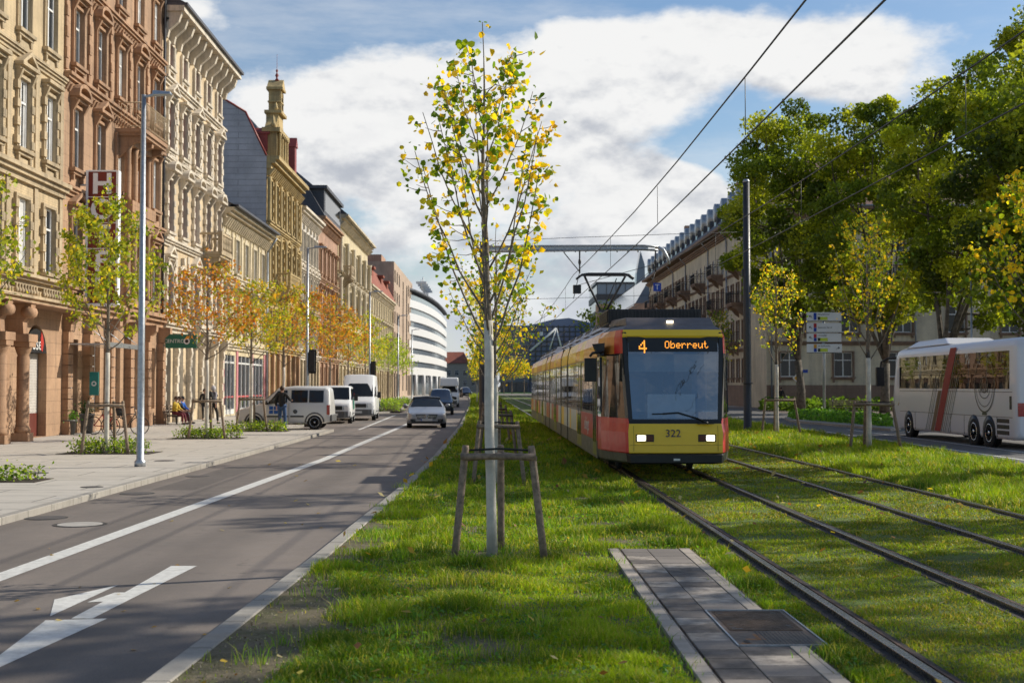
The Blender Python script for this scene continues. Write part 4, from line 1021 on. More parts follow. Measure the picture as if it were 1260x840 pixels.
for k,ch in enumerate('HOTEL'):
    text('letter',ch,1.08,M['letter'],hs,(-.156,-.82,4.6-k*1.0),(math.pi/2,0,-math.pi/2),.012,1.02,off=.035)

# --- B3 cream ornate house with oxblood shutters
y0=y1+.02; y1=Lx(272.5); W=y1-y0; H3=20.3
cols=[W*(i+.5)/5 for i in range(5)]
F3=[dict(z=5.3,h=2.5,w=.95,style=['tri','key','tri','key','tri'],arch=True,pr=.12,blocks=True),dict(z=9.4,h=2.6,w=.95,style=['arc','arc','arc'],pr=.13,blocks=True,hp=.5),dict(z=13.5,h=2.35,w=.95,style=['tri','flat','tri','flat','tri'],pr=.12,blocks=True,hp=.4),dict(z=17.55,h=1.15,w=.8,style='',pr=.1)]
gf=[(cols[0]-.75,cols[0]+.75,.02,4.1,True)]+[(c-.55,c+.55,.6,3.9) for c in cols[1:]]
t=body('cream_ornate_house','cream house with white blocked window surrounds and dark red frames, eaves on big brackets',XF,y0,RZL,W,H3,12,M['s_cream'],holes_of(cols,F3)+gf,group=GRP,dep=.4,m2=M['t_cream'])
rows(t,cols,F3,M['frame_red'],M['t_cream'])
q=MB()
for z,h,pr in((4.45,.5,.42),(8.7,.35,.3),(12.7,.35,.3),(16.6,.35,.3)): entab(q,W,z,h,pr)
entab(q,W,19.35,.35,.3); q.box(-.1,W+.25,-1.05,0,20.0,20.28)
for i in range(11):
    x=W*i/10-.14; x=max(0,min(W-.28,x)); q.prism([(0,18.75),(-.22,18.75),(-.3,19.1),(-.75,19.5),(-.92,19.998),(0,19.998)],'x',x,x+.28)
for c in cols:
    for s_ in(-1,1): q.box(c+s_*.62-.1,c+s_*.62+.1,-.14,0,16.96,18.7)
for i in range(6):
    x=max(0,min(W-.36,W*i/5-.18))
    for k in range(9): q.box(x,x+.36,-.1 if k%2 else -.06,-.001,5.0+k*.4,5.37+k*.4); q.box(x,x+.36,-.1 if k%2 else -.06,-.001,13.1+k*.38,13.45+k*.38)
for c in cols:
    for k in range(5): q.ellip((c-.5+k*.25,-.16,9.0+.05*math.sin(k)),(.14,.12,.13),6); q.ellip((c-.5+k*.25,-.2,13.05),(.12,.14,.12),6)
q.build('cornice',M['t_cream'],t)
q=MB(); q.box(-.05,W+.3,-1.2,-.2,20.283,20.43); q.hexa([(0,-1.1,20.43),(W,-1.1,20.43),(W,12,20.43),(0,12,20.43)],[(0,3,22.6),(W,3,22.6),(W,9,22.6),(0,9,22.6)]); q.build('roof',M['slate'],t)
for i in range(6):
    q=MB(); x=max(0,min(W-.45,W*i/5-.22)); q.box(x,x+.45,-.3,0,0,.7)
    for k in range(6): q.box(x+.03,x+.42,-.24 if k%2 else -.2,0,.7+k*.42,1.1+k*.42)
    q.prism([(0,3.22),(-.22,3.22),(-.3,3.5),(-.25,3.8),(-.5,4.1),(-.5,4.449),(0,4.449)],'x',x+.06,x+.39); q.build('pilaster',M['t_cream'],t)
for a,b,c,d in [g_[:4] for g_ in gf[1:]]:
    fm_,pm,cu=window_meshes(b-a,d-c,M['frame_white'],.25,curtain=.5); o=link('window',fm_,t,((a+b)/2,0,c)); link('pane',pm,o); link('curtain',cu,o)
q=MB(); c=cols[0]; q.box(c-.7,c+.7,.22,.28,.02,2.7); q.box(c-.03,c+.03,.2,.219,.02,2.7); q.build('door',mat('dark_brown_door',(.06,.035,.025),.5),t)
balcony(t,cols[3]-.2,9.15,3.0,1.25,M['t_beige'],stone_=True,h=1.05); balcony(t,cols[2]-.3,4.98,2.6,.8,M['t_cream'],stone_=True,h=.85)
q=MB(); q.tube((.1,-.14,0),(.1,-.14,3.6),.06); q.build('downpipe',M['t_rose'],t)
# green sign
cs=thing('green_shop_sign','dark green projecting shop sign with white letters and ring between red and cream houses','sign',(XF+.1,y0-.35,3.95),RZL)
M['green']=mat('green_sign_face',(.015,.16,.10),.4)
q=MB(); q.box(-.06,.06,-1.75,-.25,-.33,.33); q.build('sign_box',M['green'],cs,bevel=.01)
q=MB(); q.tube((0,-.25,.2),(0,.1,.2),.03); q.tube((0,-.25,-.2),(0,.1,-.2),.03); q.build('bracket',M['galv'],cs)
text('lettering','CENTRO',.25,M['white'],cs,(-.063,-.68,0),(math.pi/2,0,-math.pi/2),.002)
q=MB(); q.lathe([(.15,-.07),(.15,-.062)],(0,-1.28,0),20,'x',0,False); q.lathe([(.085,-.075),(.085,-.0702)],(0,-1.28,0),20,'x',1,False); q.build('ring_emblem',[M['white'],M['black']],cs)
gs=thing('teal_plate_sign','small upright teal sign with a white ring beside the house door','sign',(XF+.3,48.6+1.8,1.9),RZL)
q=MB(); q.box(-.03,.03,-.55,-.2,-.45,.45); q.build('plate',mat('teal_sign_face',(.02,.24,.22),.4),gs,bevel=.008)
q=MB(); q.lathe([(.1,-.034),(.1,-.031)],(0,-.375,0),16,'x',0,False); q.lathe([(.05,-.037),(.05,-.0345)],(0,-.375,0),16,'x',1,False); q.build('ring_emblem',[M['white'],mat('teal_dot',(.02,.24,.22),.4)],gs)

# --- B4 lower yellow house with shop
y0=y1+.02; y1=Lx(327); W=y1-y0; H4=12.3
cols=[W*(i+.5)/5 for i in range(5)]
F4=[dict(z=5.2,h=2.3,w=1.0,style=['flat','seg','seg','flat','seg'],pr=.1,hp=.4),dict(z=8.8,h=2.1,w=.95,style='',pr=.08)]
gf=[(W*.06,W*.28,.1,3.7),(W*.34,W*.62,.1,3.7),(W*.68,W*.94,.1,3.7)]
t=body('low_yellow_house','low pale yellow two storey house over a shop with pink pilasters',XF,y0,RZL,W,H4,12,M['s_yell'],holes_of(cols,F4)+gf,group=GRP,dep=.4,m2=M['t_yell'])
rows(t,cols,F4,M['frame_white'],M['t_yell'])
q=MB(); entab(q,W,4.0,.5,.3); entab(q,W,8.2,.3,.25); entab(q,W,11.8,.6,.75); dentils(q,W,11.3,.5,.5,.55,.2)
for c in cols:
    q.box(c-.35,c+.35,-.05,0,11.0,11.25)
for i in range(6): x=max(0,min(W-.3,W*i/5-.15)); q.box(x,x+.3,-.07,0,8.52,11.28)
q.build('cornice',M['t_yell'],t)
q=MB(); q.box(0,W,-1.0,-.5,12.41,12.55); q.hexa([(0,-.95,12.42),(W,-.95,12.42),(W,12,12.42),(0,12,12.42)],[(0,4,15),(W,4,15),(W,8,15),(0,8,15)]); q.build('roof',M['slate'],t)
M['pink']=mat('pink_pilaster_paint',(.55,.22,.24),.6)
for x in(.02,.3,.64,.95): q=MB(); q.box(W*x,W*x+W*.035,-.06,0,0,3.98); q.build('pink_pilaster',M['pink'],t)
for a,b,c,d in gf:
    q=MB(); n_=3
    for k in range(n_+1): x=a+(b-a)*k/n_; q.box(min(x,b-.08),min(x,b-.08)+.08,.02,.12,c,d)
    q.box(a,b,.03,.11,d-.5,d-.4); q.box(a,b,.03,.11,c,c+.3); o=q.build('shop_window',M['white'],t)
    p=MB(); p.quad((a,.1,c),(b,.1,c),(b,.1,d),(a,.1,d)); p.build('pane',M['glass'],o); p=MB(); p.box(a,b,.055,.09,1.1,1.2); p.build('red_stripe',mat('red_window_stripe',(.6,.12,.12),.5),o)
q=MB(); q.tube((W-.2,-.16,0),(W-.2,-.16,11.2),.07); q.tube((W-.2,-.16,11.2),(W-.2,-.8,12.2),.07); q.build('downpipe',M['zinc'],t)

# --- B5 ochre gabled house with slate clad party wall
y0=y1+.02; y1=Lx(366); W=y1-y0; H5=18.1
cols=[W*(i+.5)/6 for i in range(6)]
F5=[dict(z=4.9,h=2.5,w=.95,style='key',pr=.15),dict(z=9.2,h=2.9,w=.9,style=['','tri','','arc','','tri'],pr=.16,blocks=True),dict(z=13.6,h=2.9,w=.9,style='key',pr=.16,blocks=True)]
gf=[(c-.7,c+.7,.05,3.6) for c in cols]
t=body('gabled_ochre_house','ochre sandstone house with tall ornate gable and grey slate side wall',XF,y0,RZL,W,H5,12,M['s_ochre'],holes_of(cols,F5)+gf,group=GRP,dep=.4,side=M['slateside'],m2=M['s_ochre'])
rows(t,cols,F5,M['frame_dark'],M['s_ochre'])
q=MB()
for z,h,pr in((4.2,.5,.4),(8.5,.4,.35),(13.0,.35,.3),(17.2,.9,.9)): entab(q,W,z,h,pr)
dentils(q,W,16.7,.5,.6,.6,.25)
for i in range(7):
    x=max(.15,min(W-.15,W*i/6)); q.lathe([(.2,9.0),(.16,9.2),(.14,12.5),(.2,12.8)],(x,-.2,0),8); q.lathe([(.2,13.4),(.16,13.6),(.14,16.3),(.2,16.6)],(x,-.2,0),8)
q.build('cornice',M['s_ochre'],t)
# slate mansard side wall profile
q=MB(); q.prism([(0.0,18.1),(1.5,21.2),(3.5,22.4),(12,22.4),(12,18.1)],'x',.0,.25); q.build('side_wall',M['slateside'],t)
M['redmetal']=mat('red_painted_metal',(.27,.045,.035),.5)
q=MB(); q.hexa([(.25,-.0,18.11),(W,-.0,18.11),(W,12,18.11),(.25,12,18.11)],[(.25,1.5,21.1),(W,1.5,21.1),(W,10.5,21.1),(.25,10.5,21.1)]); q.build('roof',M['slate'],t)
q=MB(); pr=[(0.0,18.1),(1.5,21.2),(3.5,22.4),(12,22.4)]
for a,b in zip(pr,pr[1:]): q.path([(-.03,a[0],a[1]),(-.03,b[0],b[1])],.07,4)
q.build('verge_trim',M['redmetal'],t)
q=MB(); q.box(.9,1.6,.1,2,18.6,19.8); q.box(.8,1.7,-.05,2,19.8,19.95); q.prism([(.8,19.953),(1.7,19.953),(1.25,20.3)],'y',-.05,2)
q.build('dormer',M['redmetal'],t); q=MB(); q.box(W-2.4,W-1.5,-.1,2,18.9,21.0); q.prism([(W-2.5,21.0),(W-1.4,21.0),(W-1.95,21.8)],'y',-.2,2); q.build('dormer',M['redmetal'],t)
gx=W*.2
q=MB(); q.box(gx-1.9,gx+1.9,-.55,.4,18.0,19.98); q.box(gx-2.15,gx+2.15,-.8,.5,19.98,20.28); q.box(gx-1.0,gx+1.0,-.5,.4,20.28,21.50); q.prism([(gx-1.9,20.28),(gx-1.0,20.28),(gx-1.0,21.27),(gx-1.3,20.81)],'y',-.45,.35); q.prism([(gx+1.9,20.28),(gx+1.3,20.81),(gx+1.0,21.27),(gx+1.0,20.28)],'y',-.45,.35)
q.box(gx-1.2,gx+1.2,-.75,.5,21.50,21.72); q.box(gx-.55,gx+.55,-.55,.3,21.72,23.32); q.box(gx-.75,gx+.75,-.75,.45,23.32,23.51); q.prism([(gx-.75,23.51),(gx+.75,23.51),(gx,24.16)],'y',-.7,.4)
for s_ in(-1.6,-.6,.6,1.6): q.lathe([(.16,18.15),(.12,18.30),(.11,19.67),(.17,19.90)],(gx+s_,-.7,0),8)
for s_ in(-2,2): q.lathe([(.12,20.28),(.2,20.51),(.1,20.66),(.02,21.19)],(gx+s_,-.3,0),8)

for s_ in(-1.45,-.75,0,.75,1.45): q.box(gx+s_-.06,gx+s_+.06,-.62,-.55,18.2,19.9)
for k in range(5): q.box(gx-1.2+k*.6-.1,gx-1.2+k*.6+.1,-.9,-.5,19.75,19.97)
for s_ in(-1,1): q.lathe([(.09,20.3),(.16,20.5),(.07,20.8),(.02,21.2)],(gx+s_*1.55,-.3,0),8); q.lathe([(.10,21.75),(.16,21.9),(.05,22.3)],(gx+s_*.9,-.3,0),8); q.box(gx+s_*.42-.07,gx+s_*.42+.07,-.62,-.55,21.8,23.2)
q.box(gx-.7,gx+.7,-.62,.35,22.4,22.5)
q.build('gable',M['s_ochre'],t)
q=MB(); q.lathe([(.2,24.08),(.05,24.31),(.14,24.50),(.03,24.69),(.1,24.84),(.015,24.99),(.01,26.06)],(gx,-.2,0),8); q.build('finial',M['redmetal'],t)
q=MB(); q.box(gx-.3,gx+.3,-.56,-.53,22.03,22.86); q.box(gx-.7,gx-.1,-.56,-.52,18.46,19.52); q.box(gx+.1,gx+.7,-.56,-.52,18.46,19.52); q.build('gable_window',M['glass'],t)
balcony(t,W*.35,9.0,5.4,1.35,M['s_ochre'],stone_=True,consoles=5,h=1.0)
for i in range(7):
    q=MB(); x=max(0,min(W-.5,W*i/6-.25)); q.box(x,x+.5,-.25,0,0,4.198); q.build('pier',M['t_rose'],t)

# --- B6 .. B9 generic houses of the same street
def house(name,label,p0,p1,H,wall,trim,frame,nb,floors,roof=None,rh=3,side=None,extra=None,gfm='t_beige',inset=1.2,eav=.7):
    y0=Lx(p0)+.02; y1=Lx(p1); W=y1-y0; cols=[W*(i+.5)/nb for i in range(nb)]
    gf=[(c-W/nb*.32,c+W/nb*.32,.05,3.6) for c in cols]
    t=body(name,label,XF,y0,RZL,W,H,12,M[wall],holes_of(cols,floors)+gf,group=GRP,dep=.4,side=side and M[side],m2=M[trim])
    rows(t,cols,floors,M[frame],M[trim])
    q=MB(); entab(q,W,4.0,.5,.4)
    for f_ in floors[1:]: entab(q,W,f_['z']-.75,.3,.25)
    entab(q,W,H-.7,.7,eav); dentils(q,W,H-1.15,.45,eav*.7,.7,.28)
    q.build('cornice',M[trim],t)
    q=MB()
    for i in range(nb+1): x=max(0,min(W-.5,W*i/nb-.25)); q.box(x,x+.5,-.2,0,0,3.99)
    q.build('pier',M[gfm],t)
    for a,b,c,d in gf:
        q=MB(); q.box(a,b,.12,.2,c,c+.35); q.box(a,b,.12,.2,d-.5,d); q.box(a,a+.07,.12,.2,c+.35,d-.5); q.box(b-.07,b,.12,.2,c+.35,d-.5); o=q.build('shop_window',M['frame_dark'],t); p=MB(); p.quad((a,.17,c),(b,.17,c),(b,.17,d),(a,.17,d)); p.build('pane',M['glass'],o)
    if roof: roof_slope(t,W,12,H+.01,rh,M[roof],inset,eav-.1)
    if extra: extra(t,W,cols)
    return t,W,cols
fl3=lambda st,h=2.2: [dict(z=4.9,h=h,w=.95,style=st[0],pr=.1),dict(z=8.6,h=h,w=.95,style=st[1],pr=.1),dict(z=12.3,h=h,w=.9,style=st[2],pr=.1)]
house('pale_grey_house','narrow pale grey house with white slender windows next to the gabled house',366,391,16.6,'s_grey','t_cream','frame_white',6,fl3([['arc'],['arc'],'key'],2.5),'slate',1.5,
  extra=lambda t,W,c:balcony(t,W*.3,8.0,3.4,1.2,M['t_beige'],stone_=True,consoles=3))
def ex7(t,W,c):
    q=MB(); q.box(1,W-1,-.4,5,17.5,20.0); q.box(.7,W-.7,-.7,5.2,20.0,20.3); q.build('dormer',M['slate'],t); q=MB(); q.box(1.6,W-1.6,-.43,-.4,18.0,19.7); q.build('dormer_window',M['glass'],t)
    balcony(t,W*.5,8.0,5,1.0,M['t_rose'],consoles=4); 
house('salmon_brick_house','salmon red brick house with dark sandstone balconies and slate dormer',391,415,17.4,'s_red','t_rose','frame_white',5,fl3([['tri'],['flat'],'flat']),'slate',3,extra=ex7,gfm='t_rose')
def ex8(t,W,c):
    for i in range(6):
        x=max(.25,min(W-.25,W*i/5)); q=MB(); q.lathe([(.32,9.0),(.26,9.3),(.23,12.6),(.34,13)],(x,-.3,0),10); q.build('half_column',M['t_yell'],t); q=MB(); q.lathe([(.3,13.6),(.24,13.8),(.22,16.8),(.32,17.1)],(x,-.3,0),10); q.build('half_column',M['t_yell'],t)
    balcony(t,3,13.3,3.4,1.3,M['t_beige'],stone_=True,consoles=3); balcony(t,W-4,8.3,4,1.3,M['t_beige'],stone_=True,consoles=3)
    q=MB(); q.prism([(0,19.6),(0,20.4),(6,25.0),(12,25),(12,19.6)],'x',-.02,.3); q.build('side_gable',M['slate'],t)
house('cream_palace_house','tall cream house with half columns and wide eaves beneath a steep slate roof',415,452,19.5,'s_yell','t_yell','frame_dark',10,[dict(z=5,h=2.4,w=1.1,style='flat',pr=.12),dict(z=9.4,h=2.8,w=1.1,style='key',pr=.14),dict(z=13.8,h=2.8,w=1.1,style='',pr=.14)],'slate',5,extra=ex8,eav=1.1,inset=5)
def ex9(t,W,c):
    for x in(W*.25,W*.6,W*.85): q=MB(); q.box(x-1,x+1,.3,4,15.3,17.6); q.box(x-1.25,x+1.25,0,4,17.6,17.9); q.build('dormer',M['redtile'],t)
    q=MB(); q.box(3,7,5,7,15,22); q.build('chimney',M['s_red'],t)
    q=MB()
    for x in(-1,1): q.tube((W*.5+x,4,17),(W*.5+x,4,23.5),.05)
    for k in range(4): q.tube((W*.5-2,4,21+k*.6),(W*.5+2,4,21+k*.6),.04)
    q.build('roof_aerial',M['dark'],t); balcony(t,W*.7,8.0,4,1.3,M['t_beige'],stone_=True)
house('cream_red_roof_house','cream house with red tiled roof and dormers before the pink modern block',452,483,14.8,'s_yell','t_yell','frame_white',11,[dict(z=4.9,h=2.2,w=1.1,style='flat',pr=.1),dict(z=8.4,h=2.2,w=1.1,style='flat',pr=.1),dict(z=11.6,h=1.9,w=1.1,style='',pr=.1)],'redtile',3.5,extra=ex9)
# B10 pink modern block
y0=Lx(483)+.05; y1=Lx(506); W=y1-y0
pc=[W*(i+.5)/10 for i in range(10)]; PF=[dict(z=5.2+3.3*k,h=2.0,w=2.0) for k in range(5)]
t=body('pink_modern_block','flat roofed pink clad modern block with deep tall slots',XF+.2,y0,RZL,W,21.6,14,M['s_pink'],[(c-1,c+1,f_['z'],f_['z']+f_['h']) for f_ in PF for c in pc[:3]+pc[7:]]+[(pc[4]-1,pc[4]+1,1,20),(pc[6]-1.2,pc[6]+1.2,1,20)]+[(c-1.5,c+1.5,.1,3.8) for c in pc[:3]+pc[7:]],dep=.5,m2=M['dark'])
for f_ in PF:
    a,b,_=window_meshes(2.0,2.0,M['frame_dark'],.15)
    for c in pc[:3]+pc[7:]: o=link('window',a,t,(c,0,f_['z'])); link('pane',b,o)
q=MB(); q.box(0,8,2,8,21.6,22.7); q.build('roof_block',M['s_red'],t)
# B11 white building with a curved front
M['whitewall']=mat('white_band_cladding',(.70,.70,.69),.5,var=.05); M['bandglass']=glass('ribbon_window_glass',(.12,.14,.16),.1,.2,1.0)
t=thing('curved_white_building','white modern building with curved front and ribbon windows beyond the pink block','building',(0,0,0))
cc=[]; nseg=14
P0=Vector((-16.4,243)); P1=Vector((-9.2,262)); P2=Vector((-9.8,330))
for k in range(nseg+1):
    u=k/nseg; p=P0*(1-u)**2+Vector((-10.6,246))*2*u*(1-u)*.0+P0*2*u*(1-u)*0+ (Vector((-11.6,268))*2*u*(1-u))+Vector((-12.2,335))*u*u; cc.append(p)
def ringat(off,z): 
    r_=[(p.x-off,p.y+off*.4,z) for p in cc]; return r_+[(-60,335,z),(-60,243,z)]
lv=[(0,4.0)]; q=MB()
for k in range(6):
    z=4.0+k*2.55; q.loft([ringat(0,z),ringat(0,z+1.45)],sm=False)
q.loft([ringat(1.5,19.3),ringat(1.5,20.0)])
q.build('facade_band',M['whitewall'],t)
q=MB(); q.loft([ringat(.35,3.9),ringat(.35,19.3)]); q.build('ribbon_window',M['bandglass'],t)
q=MB(); q.loft([ringat(-.2,20.0),ringat(-.2,20.3)]); q.build('roof',M['slate'],t)
for p in cc[::2]: q=MB(); q.tube((p.x+.0,p.y,-.1),(p.x,p.y,4),.35,n=8); q.build('column',M['whitewall'],t)
q=MB(); q.loft([ringat(2.2,-.1),ringat(2.2,3.95)]); q.build('ground_floor',M['bandglass'],t)
q=MB()
for k in range(5): q.tube((-14,250+k*6,20.3),(-14,250+k*6,22.3+k%2),.12); q.box(-15,-13,249.5+k*6,250.5+k*6,21.5,21.9)
q.build('roof_equipment',M['whitewall'],t)

# far end house across the street
t=body('street_end_house','dull beige house with red roofs closing the street far away',-19,420,0,19,9.2,14,mat('dull_beige_wall',(.42,.37,.30),.9),[(1.2+2.6*i,2.4+2.6*i,2+3.2*k,3.8+3.2*k) for i in range(7) for k in range(2)],dep=.3)
for i in range(7):
    for k in range(2):
        a,b,_=window_meshes(1.2,1.8,M['frame_white'],.1); o=link('window',a,t,(1.8+2.6*i,0,2+3.2*k)); link('pane',b,o)
q=MB(); q.hexa([(-.5,-.6,9.21),(11,-.6,9.21),(11,15,9.21),(-.5,15,9.21)],[(3,6,13),(9,6,13),(9,9,13),(3,9,13)]); q.hexa([(11.1,-.6,9.21),(19.5,-.6,9.21),(19.5,15,9.21),(11.1,15,9.21)],[(13,5,13.4),(16,5,13.4),(16,8,13.4),(13,8,13.4)],1); q.build('roof',[M['redtile'],M['slate']],t)

# --- right hand apartment building: street side
XB=23.0; yA=118.0; yB=192.0; W=yB-yA; HR=17.4
nb=27; cols=[W*(i+.5)/nb for i in range(nb)]
FR=[dict(z=2.6,h=1.7,w=1.15,style=''),dict(z=6.0,h=1.9,w=1.15,style=''),dict(z=9.6,h=1.9,w=1.15,style=''),dict(z=13.1,h=1.8,w=1.15,style='')]
GR='wings of the long buff apartment building'
RZR=-math.pi/2
t=body('apartment_street_wing','long buff apartment wing with iron balconies and a row of slate dormers',XB,yB,RZR,W,HR,14,M['s_right'],holes_of(cols,FR),group=None,dep=.35,m2=M['t_brown'])
for fi,f_ in enumerate(FR):
    a,b,_=window_meshes(f_['w'],f_['h'],M['frame_white'],.12); sr=surround_mesh(f_['w'],f_['h'],'',M['t_brown'],.08)
    for i,c in enumerate(cols):
        if i%2 and fi==0: pass
        o=link('window',a,t,(c,0,f_['z'])); link('pane',b,o)
        if len([x for x in t.children if x.name.startswith('window_surround')])<95: link('window_surround',sr,t,(c,0,f_['z']))
q=MB(); q.box(0,W,-.08,0,-.1,1.9); q.build('plinth',M['t_brown'],t)
q=MB(); entab(q,W,5.0,.3,.22); entab(q,W,12.3,.25,.18); entab(q,W,16.4,.45,.6); q.box(-.2,W+.2,-1.1,0,17.15,17.42); q.build('cornice',M['t_brown'],t)
q=MB(); q.hexa([(0,-1.0,17.43),(W,-1.0,17.43),(W,14,17.43),(0,14,17.43)],[(0,1.4,20.2),(W,1.4,20.2),(W,12.6,20.2),(0,12.6,20.2)]); q.build('roof',M['slate'],t)
for i in range(18):
    x=W*(i+.5)/18; q=MB(); q.box(x-.85,x+.85,-.35,2,17.9,19.5,0); q.lathe([(.95,-.45),(.95,1.8)],(x,0,19.5),14,'y',1); q.box(x-.55,x+.55,-.38,-.352,18.1,19.5,2); q.build('dormer',[M['slate'],M['zinc'],M['glass']],t)
for i,(k,zz) in enumerate([(26,13.0),(26,9.5),(25,5.9),(22.0,13.0),(22,9.5),(18,13),(18,9.5),(14,13),(14,9.5),(10,9.5),(10,13),(6,9.5),(6,13),(2,9.5),(2,13)]):
    balcony(t,W*(k+.5)/nb-1.2,zz,3.0,1.2,M['t_brown'])
for k in(3.5,9.5,13.5,19.5,23.5): q=MB(); x=W*k/nb; q.tube((x,-.12,0),(x,-.12,16.3),.07); q.tube((x,-.12,16.3),(x,-.9,17.2),.07); q.build('downpipe',M['zinc'],t)
for x in(W*.79,W*.3): q=MB(); q.box(x-.5,x+.5,2,3.2,19,22.8); q.build('chimney',M['s_red'],t)
# frontal wing
yF=111.0; xF=23.3; W=46; HF=17.2
cols2=[2.0+4.6*i for i in range(10)]
FF=[dict(z=2.6,h=2.1,w=1.6,style=''),dict(z=6.4,h=2.3,w=1.5,style='',cols=[c+.6 for c in cols2]),dict(z=10.0,h=2.1,w=1.4,style=''),dict(z=13.4,h=1.9,w=1.3,style='')]
FF[1]['arch']=False
ho=holes_of(cols2,FF)
t=body('apartment_front_wing','buff apartment wing facing the camera behind the plane trees',xF,yF,0,W,HF,14,M['s_right'],ho,dep=.35,m2=M['t_brown'])
for f_ in FF:
    a,b,_=window_meshes(f_['w'],f_['h'],M['frame_white'],.12); sr=surround_mesh(f_['w'],f_['h'],'',M['t_brown'],.12)
    for c in f_.get('cols',cols2):
        o=link('window',a,t,(c,0,f_['z'])); link('pane',b,o); link('window_surround',sr,t,(c,0,f_['z']))
q=MB(); q.box(0,W,-.1,0,-.1,1.9); q.build('plinth',M['t_brown'],t)
q=MB(); entab(q,W,5.3,.35,.25); entab(q,W,9.2,.25,.2); entab(q,W,16.2,.4,.5); q.box(-.3,W,-1.0,0,16.95,17.2); q.build('cornice',M['t_brown'],t)
q=MB(); q.hexa([(-.3,-.9,17.25),(W,-.9,17.25),(W,15,17.25),(-.3,15,17.25)],[(4,6.5,22.5),(W,6.5,22.5),(W,8,22.5),(4,8,22.5)]); q.build('roof',M['browntile'],t)
q=MB(); q.tube((-.3,-1.05,17.2),(W,-1.05,17.2),.09,n=8); q.build('gutter',M['zinc'],t)
for x in(.4,12.8,27): q=MB(); q.tube((x,-.2,0),(x,-.2,17),.07); q.build('downpipe',M['zinc'],t)
q=MB(); q.quad((-.29,2,0),(-.29,14,0),(-.29,14,17.2),(-.29,2,17.2)); 
# background towers
M['towerglass']=glass('tower_glass',(.14,.18,.24),.1,.2,1.0); M['bluebuild']=glass('blue_facade_glass',(.10,.16,.34),.12,.3,1.0)
M['greyc']=mat('grey_concrete_band',(.33,.33,.33),.8)
def tower(name,label,x0,x1,y,d,z1,fh,mw,mb_,z0=0,band=.45):
    t=thing(name,label,'building',((x0+x1)/2,y,0)); w=(x1-x0)/2
    q=MB(); q.box(-w,w,0,d,-.2,z1); q.build('glass_wall',mw,t)
    q=MB(); z=z0+fh
    while z<z1: q.box(-w-.25,w+.25,-.25,d+.25,z-fh*band,z); z+=fh
    q.box(-w-.3,w+.3,-.3,d+.3,z1,z1+.5); q.build('floor_band',mb_,t)
    q=MB(); x=-w
    while x<w: q.box(x-.08,x+.08,-.12,0,0,z1); x+=2.4
    q.build('mullion',M['dark'],t); return t
K=lambda px,y:(px-VPX)*y/F; KZ=lambda py,y:CH+(HY-py)*y/F
tower('grey_office_block','grey office block with banded floors far behind the median trees',K(616,400),K(656,400),400,30,KZ(402,400),5.6,M['towerglass'],M['greyc'])
t=thing('blue_glass_building','blue glass building with a slanting roof and white triangular mast far away','building',(0,0,0))
y=380; q=MB(); q.prism([(K(651,y),0),(K(740,y),0),(K(740,y),KZ(400,y)),(K(700,y),KZ(391,y)),(K(680,y),KZ(393,y)),(K(652,y),KZ(400,y))],'y',y,y+40); q.build('glass_wall',M['bluebuild'],t)
q=MB()
for px in range(652,740,7): q.box(K(px,y)-.15,K(px,y)+.15,y-.2,y-.002,0,KZ(400,y))
for py in range(402,474,6): q.box(K(652,y),K(740,y),y-.15,y-.003,KZ(py,y)-.15,KZ(py,y)+.15)
q.build('mullion',M['dark'],t)
q=MB(); q.path([(K(652,y),y-2,KZ(432,y)),(K(684,y),y-2,KZ(404,y))],.32,6); q.path([(K(684,y),y-2,KZ(404,y)),(K(691,y),y-2,KZ(430,y))],.25,6); q.path([(K(684,y),y-2,KZ(404,y)),(K(676,y),y-2,KZ(430,y))],.2,6); q.build('white_mast',M['white'],t)
q=MB(); q.box(K(664,y),K(668,y),y-.6,y-.2,KZ(413,y),KZ(408,y)); q.build('white_sign',M['white'],t)
tower('dark_glass_tower','dark blue glass tower behind the pantograph',K(735,330),K(783,330),330,26,KZ(349,330),4.2,M['towerglass'],M['dark'],band=.35)
t=thing('brick_office_building','brick office building with grey glass attic and pointed glass fin left of the apartment wing','building',(0,0,0))
y=215; xb=23.4
q=MB(); q.box(xb,xb+12,y,y+70,-.1,KZ(375,y+5)); q.build('wall',M['s_red'],t)
q=MB(); q.hexa([(xb-.1,y+1,KZ(375,y)),(xb+12,y+1,KZ(375,y)),(xb+12,y+69,KZ(375,y)),(xb-.1,y+69,KZ(375,y))],[(xb+3,y+1,KZ(335,y)),(xb+12,y+1,KZ(335,y)),(xb+12,y+69,KZ(335,y)),(xb+3,y+69,KZ(335,y))]); q.build('glass_attic',M['towerglass'],t)
for k in range(14):
    for j in range(4): q=MB(); q.box(xb-.06,xb,y+3+k*4.8,y+5.4+k*4.8,3+j*3,4.8+j*3); q.build('window',M['glass'],t)
q=MB(); yy=250; q.prism([(K(783,yy),KZ(370,yy)),(K(795,yy),KZ(370,yy)),(K(794,yy),KZ(325,yy)),(K(789,yy),KZ(308,yy)),(K(784,yy),KZ(335,yy))],'y',yy,yy+3); q.build('glass_fin',M['towerglass'],t)
q=MB(); q.box(K(733,300),K(795,300),296,300,0,KZ(375,300)); q.build('low_wing',M['s_red'],t)
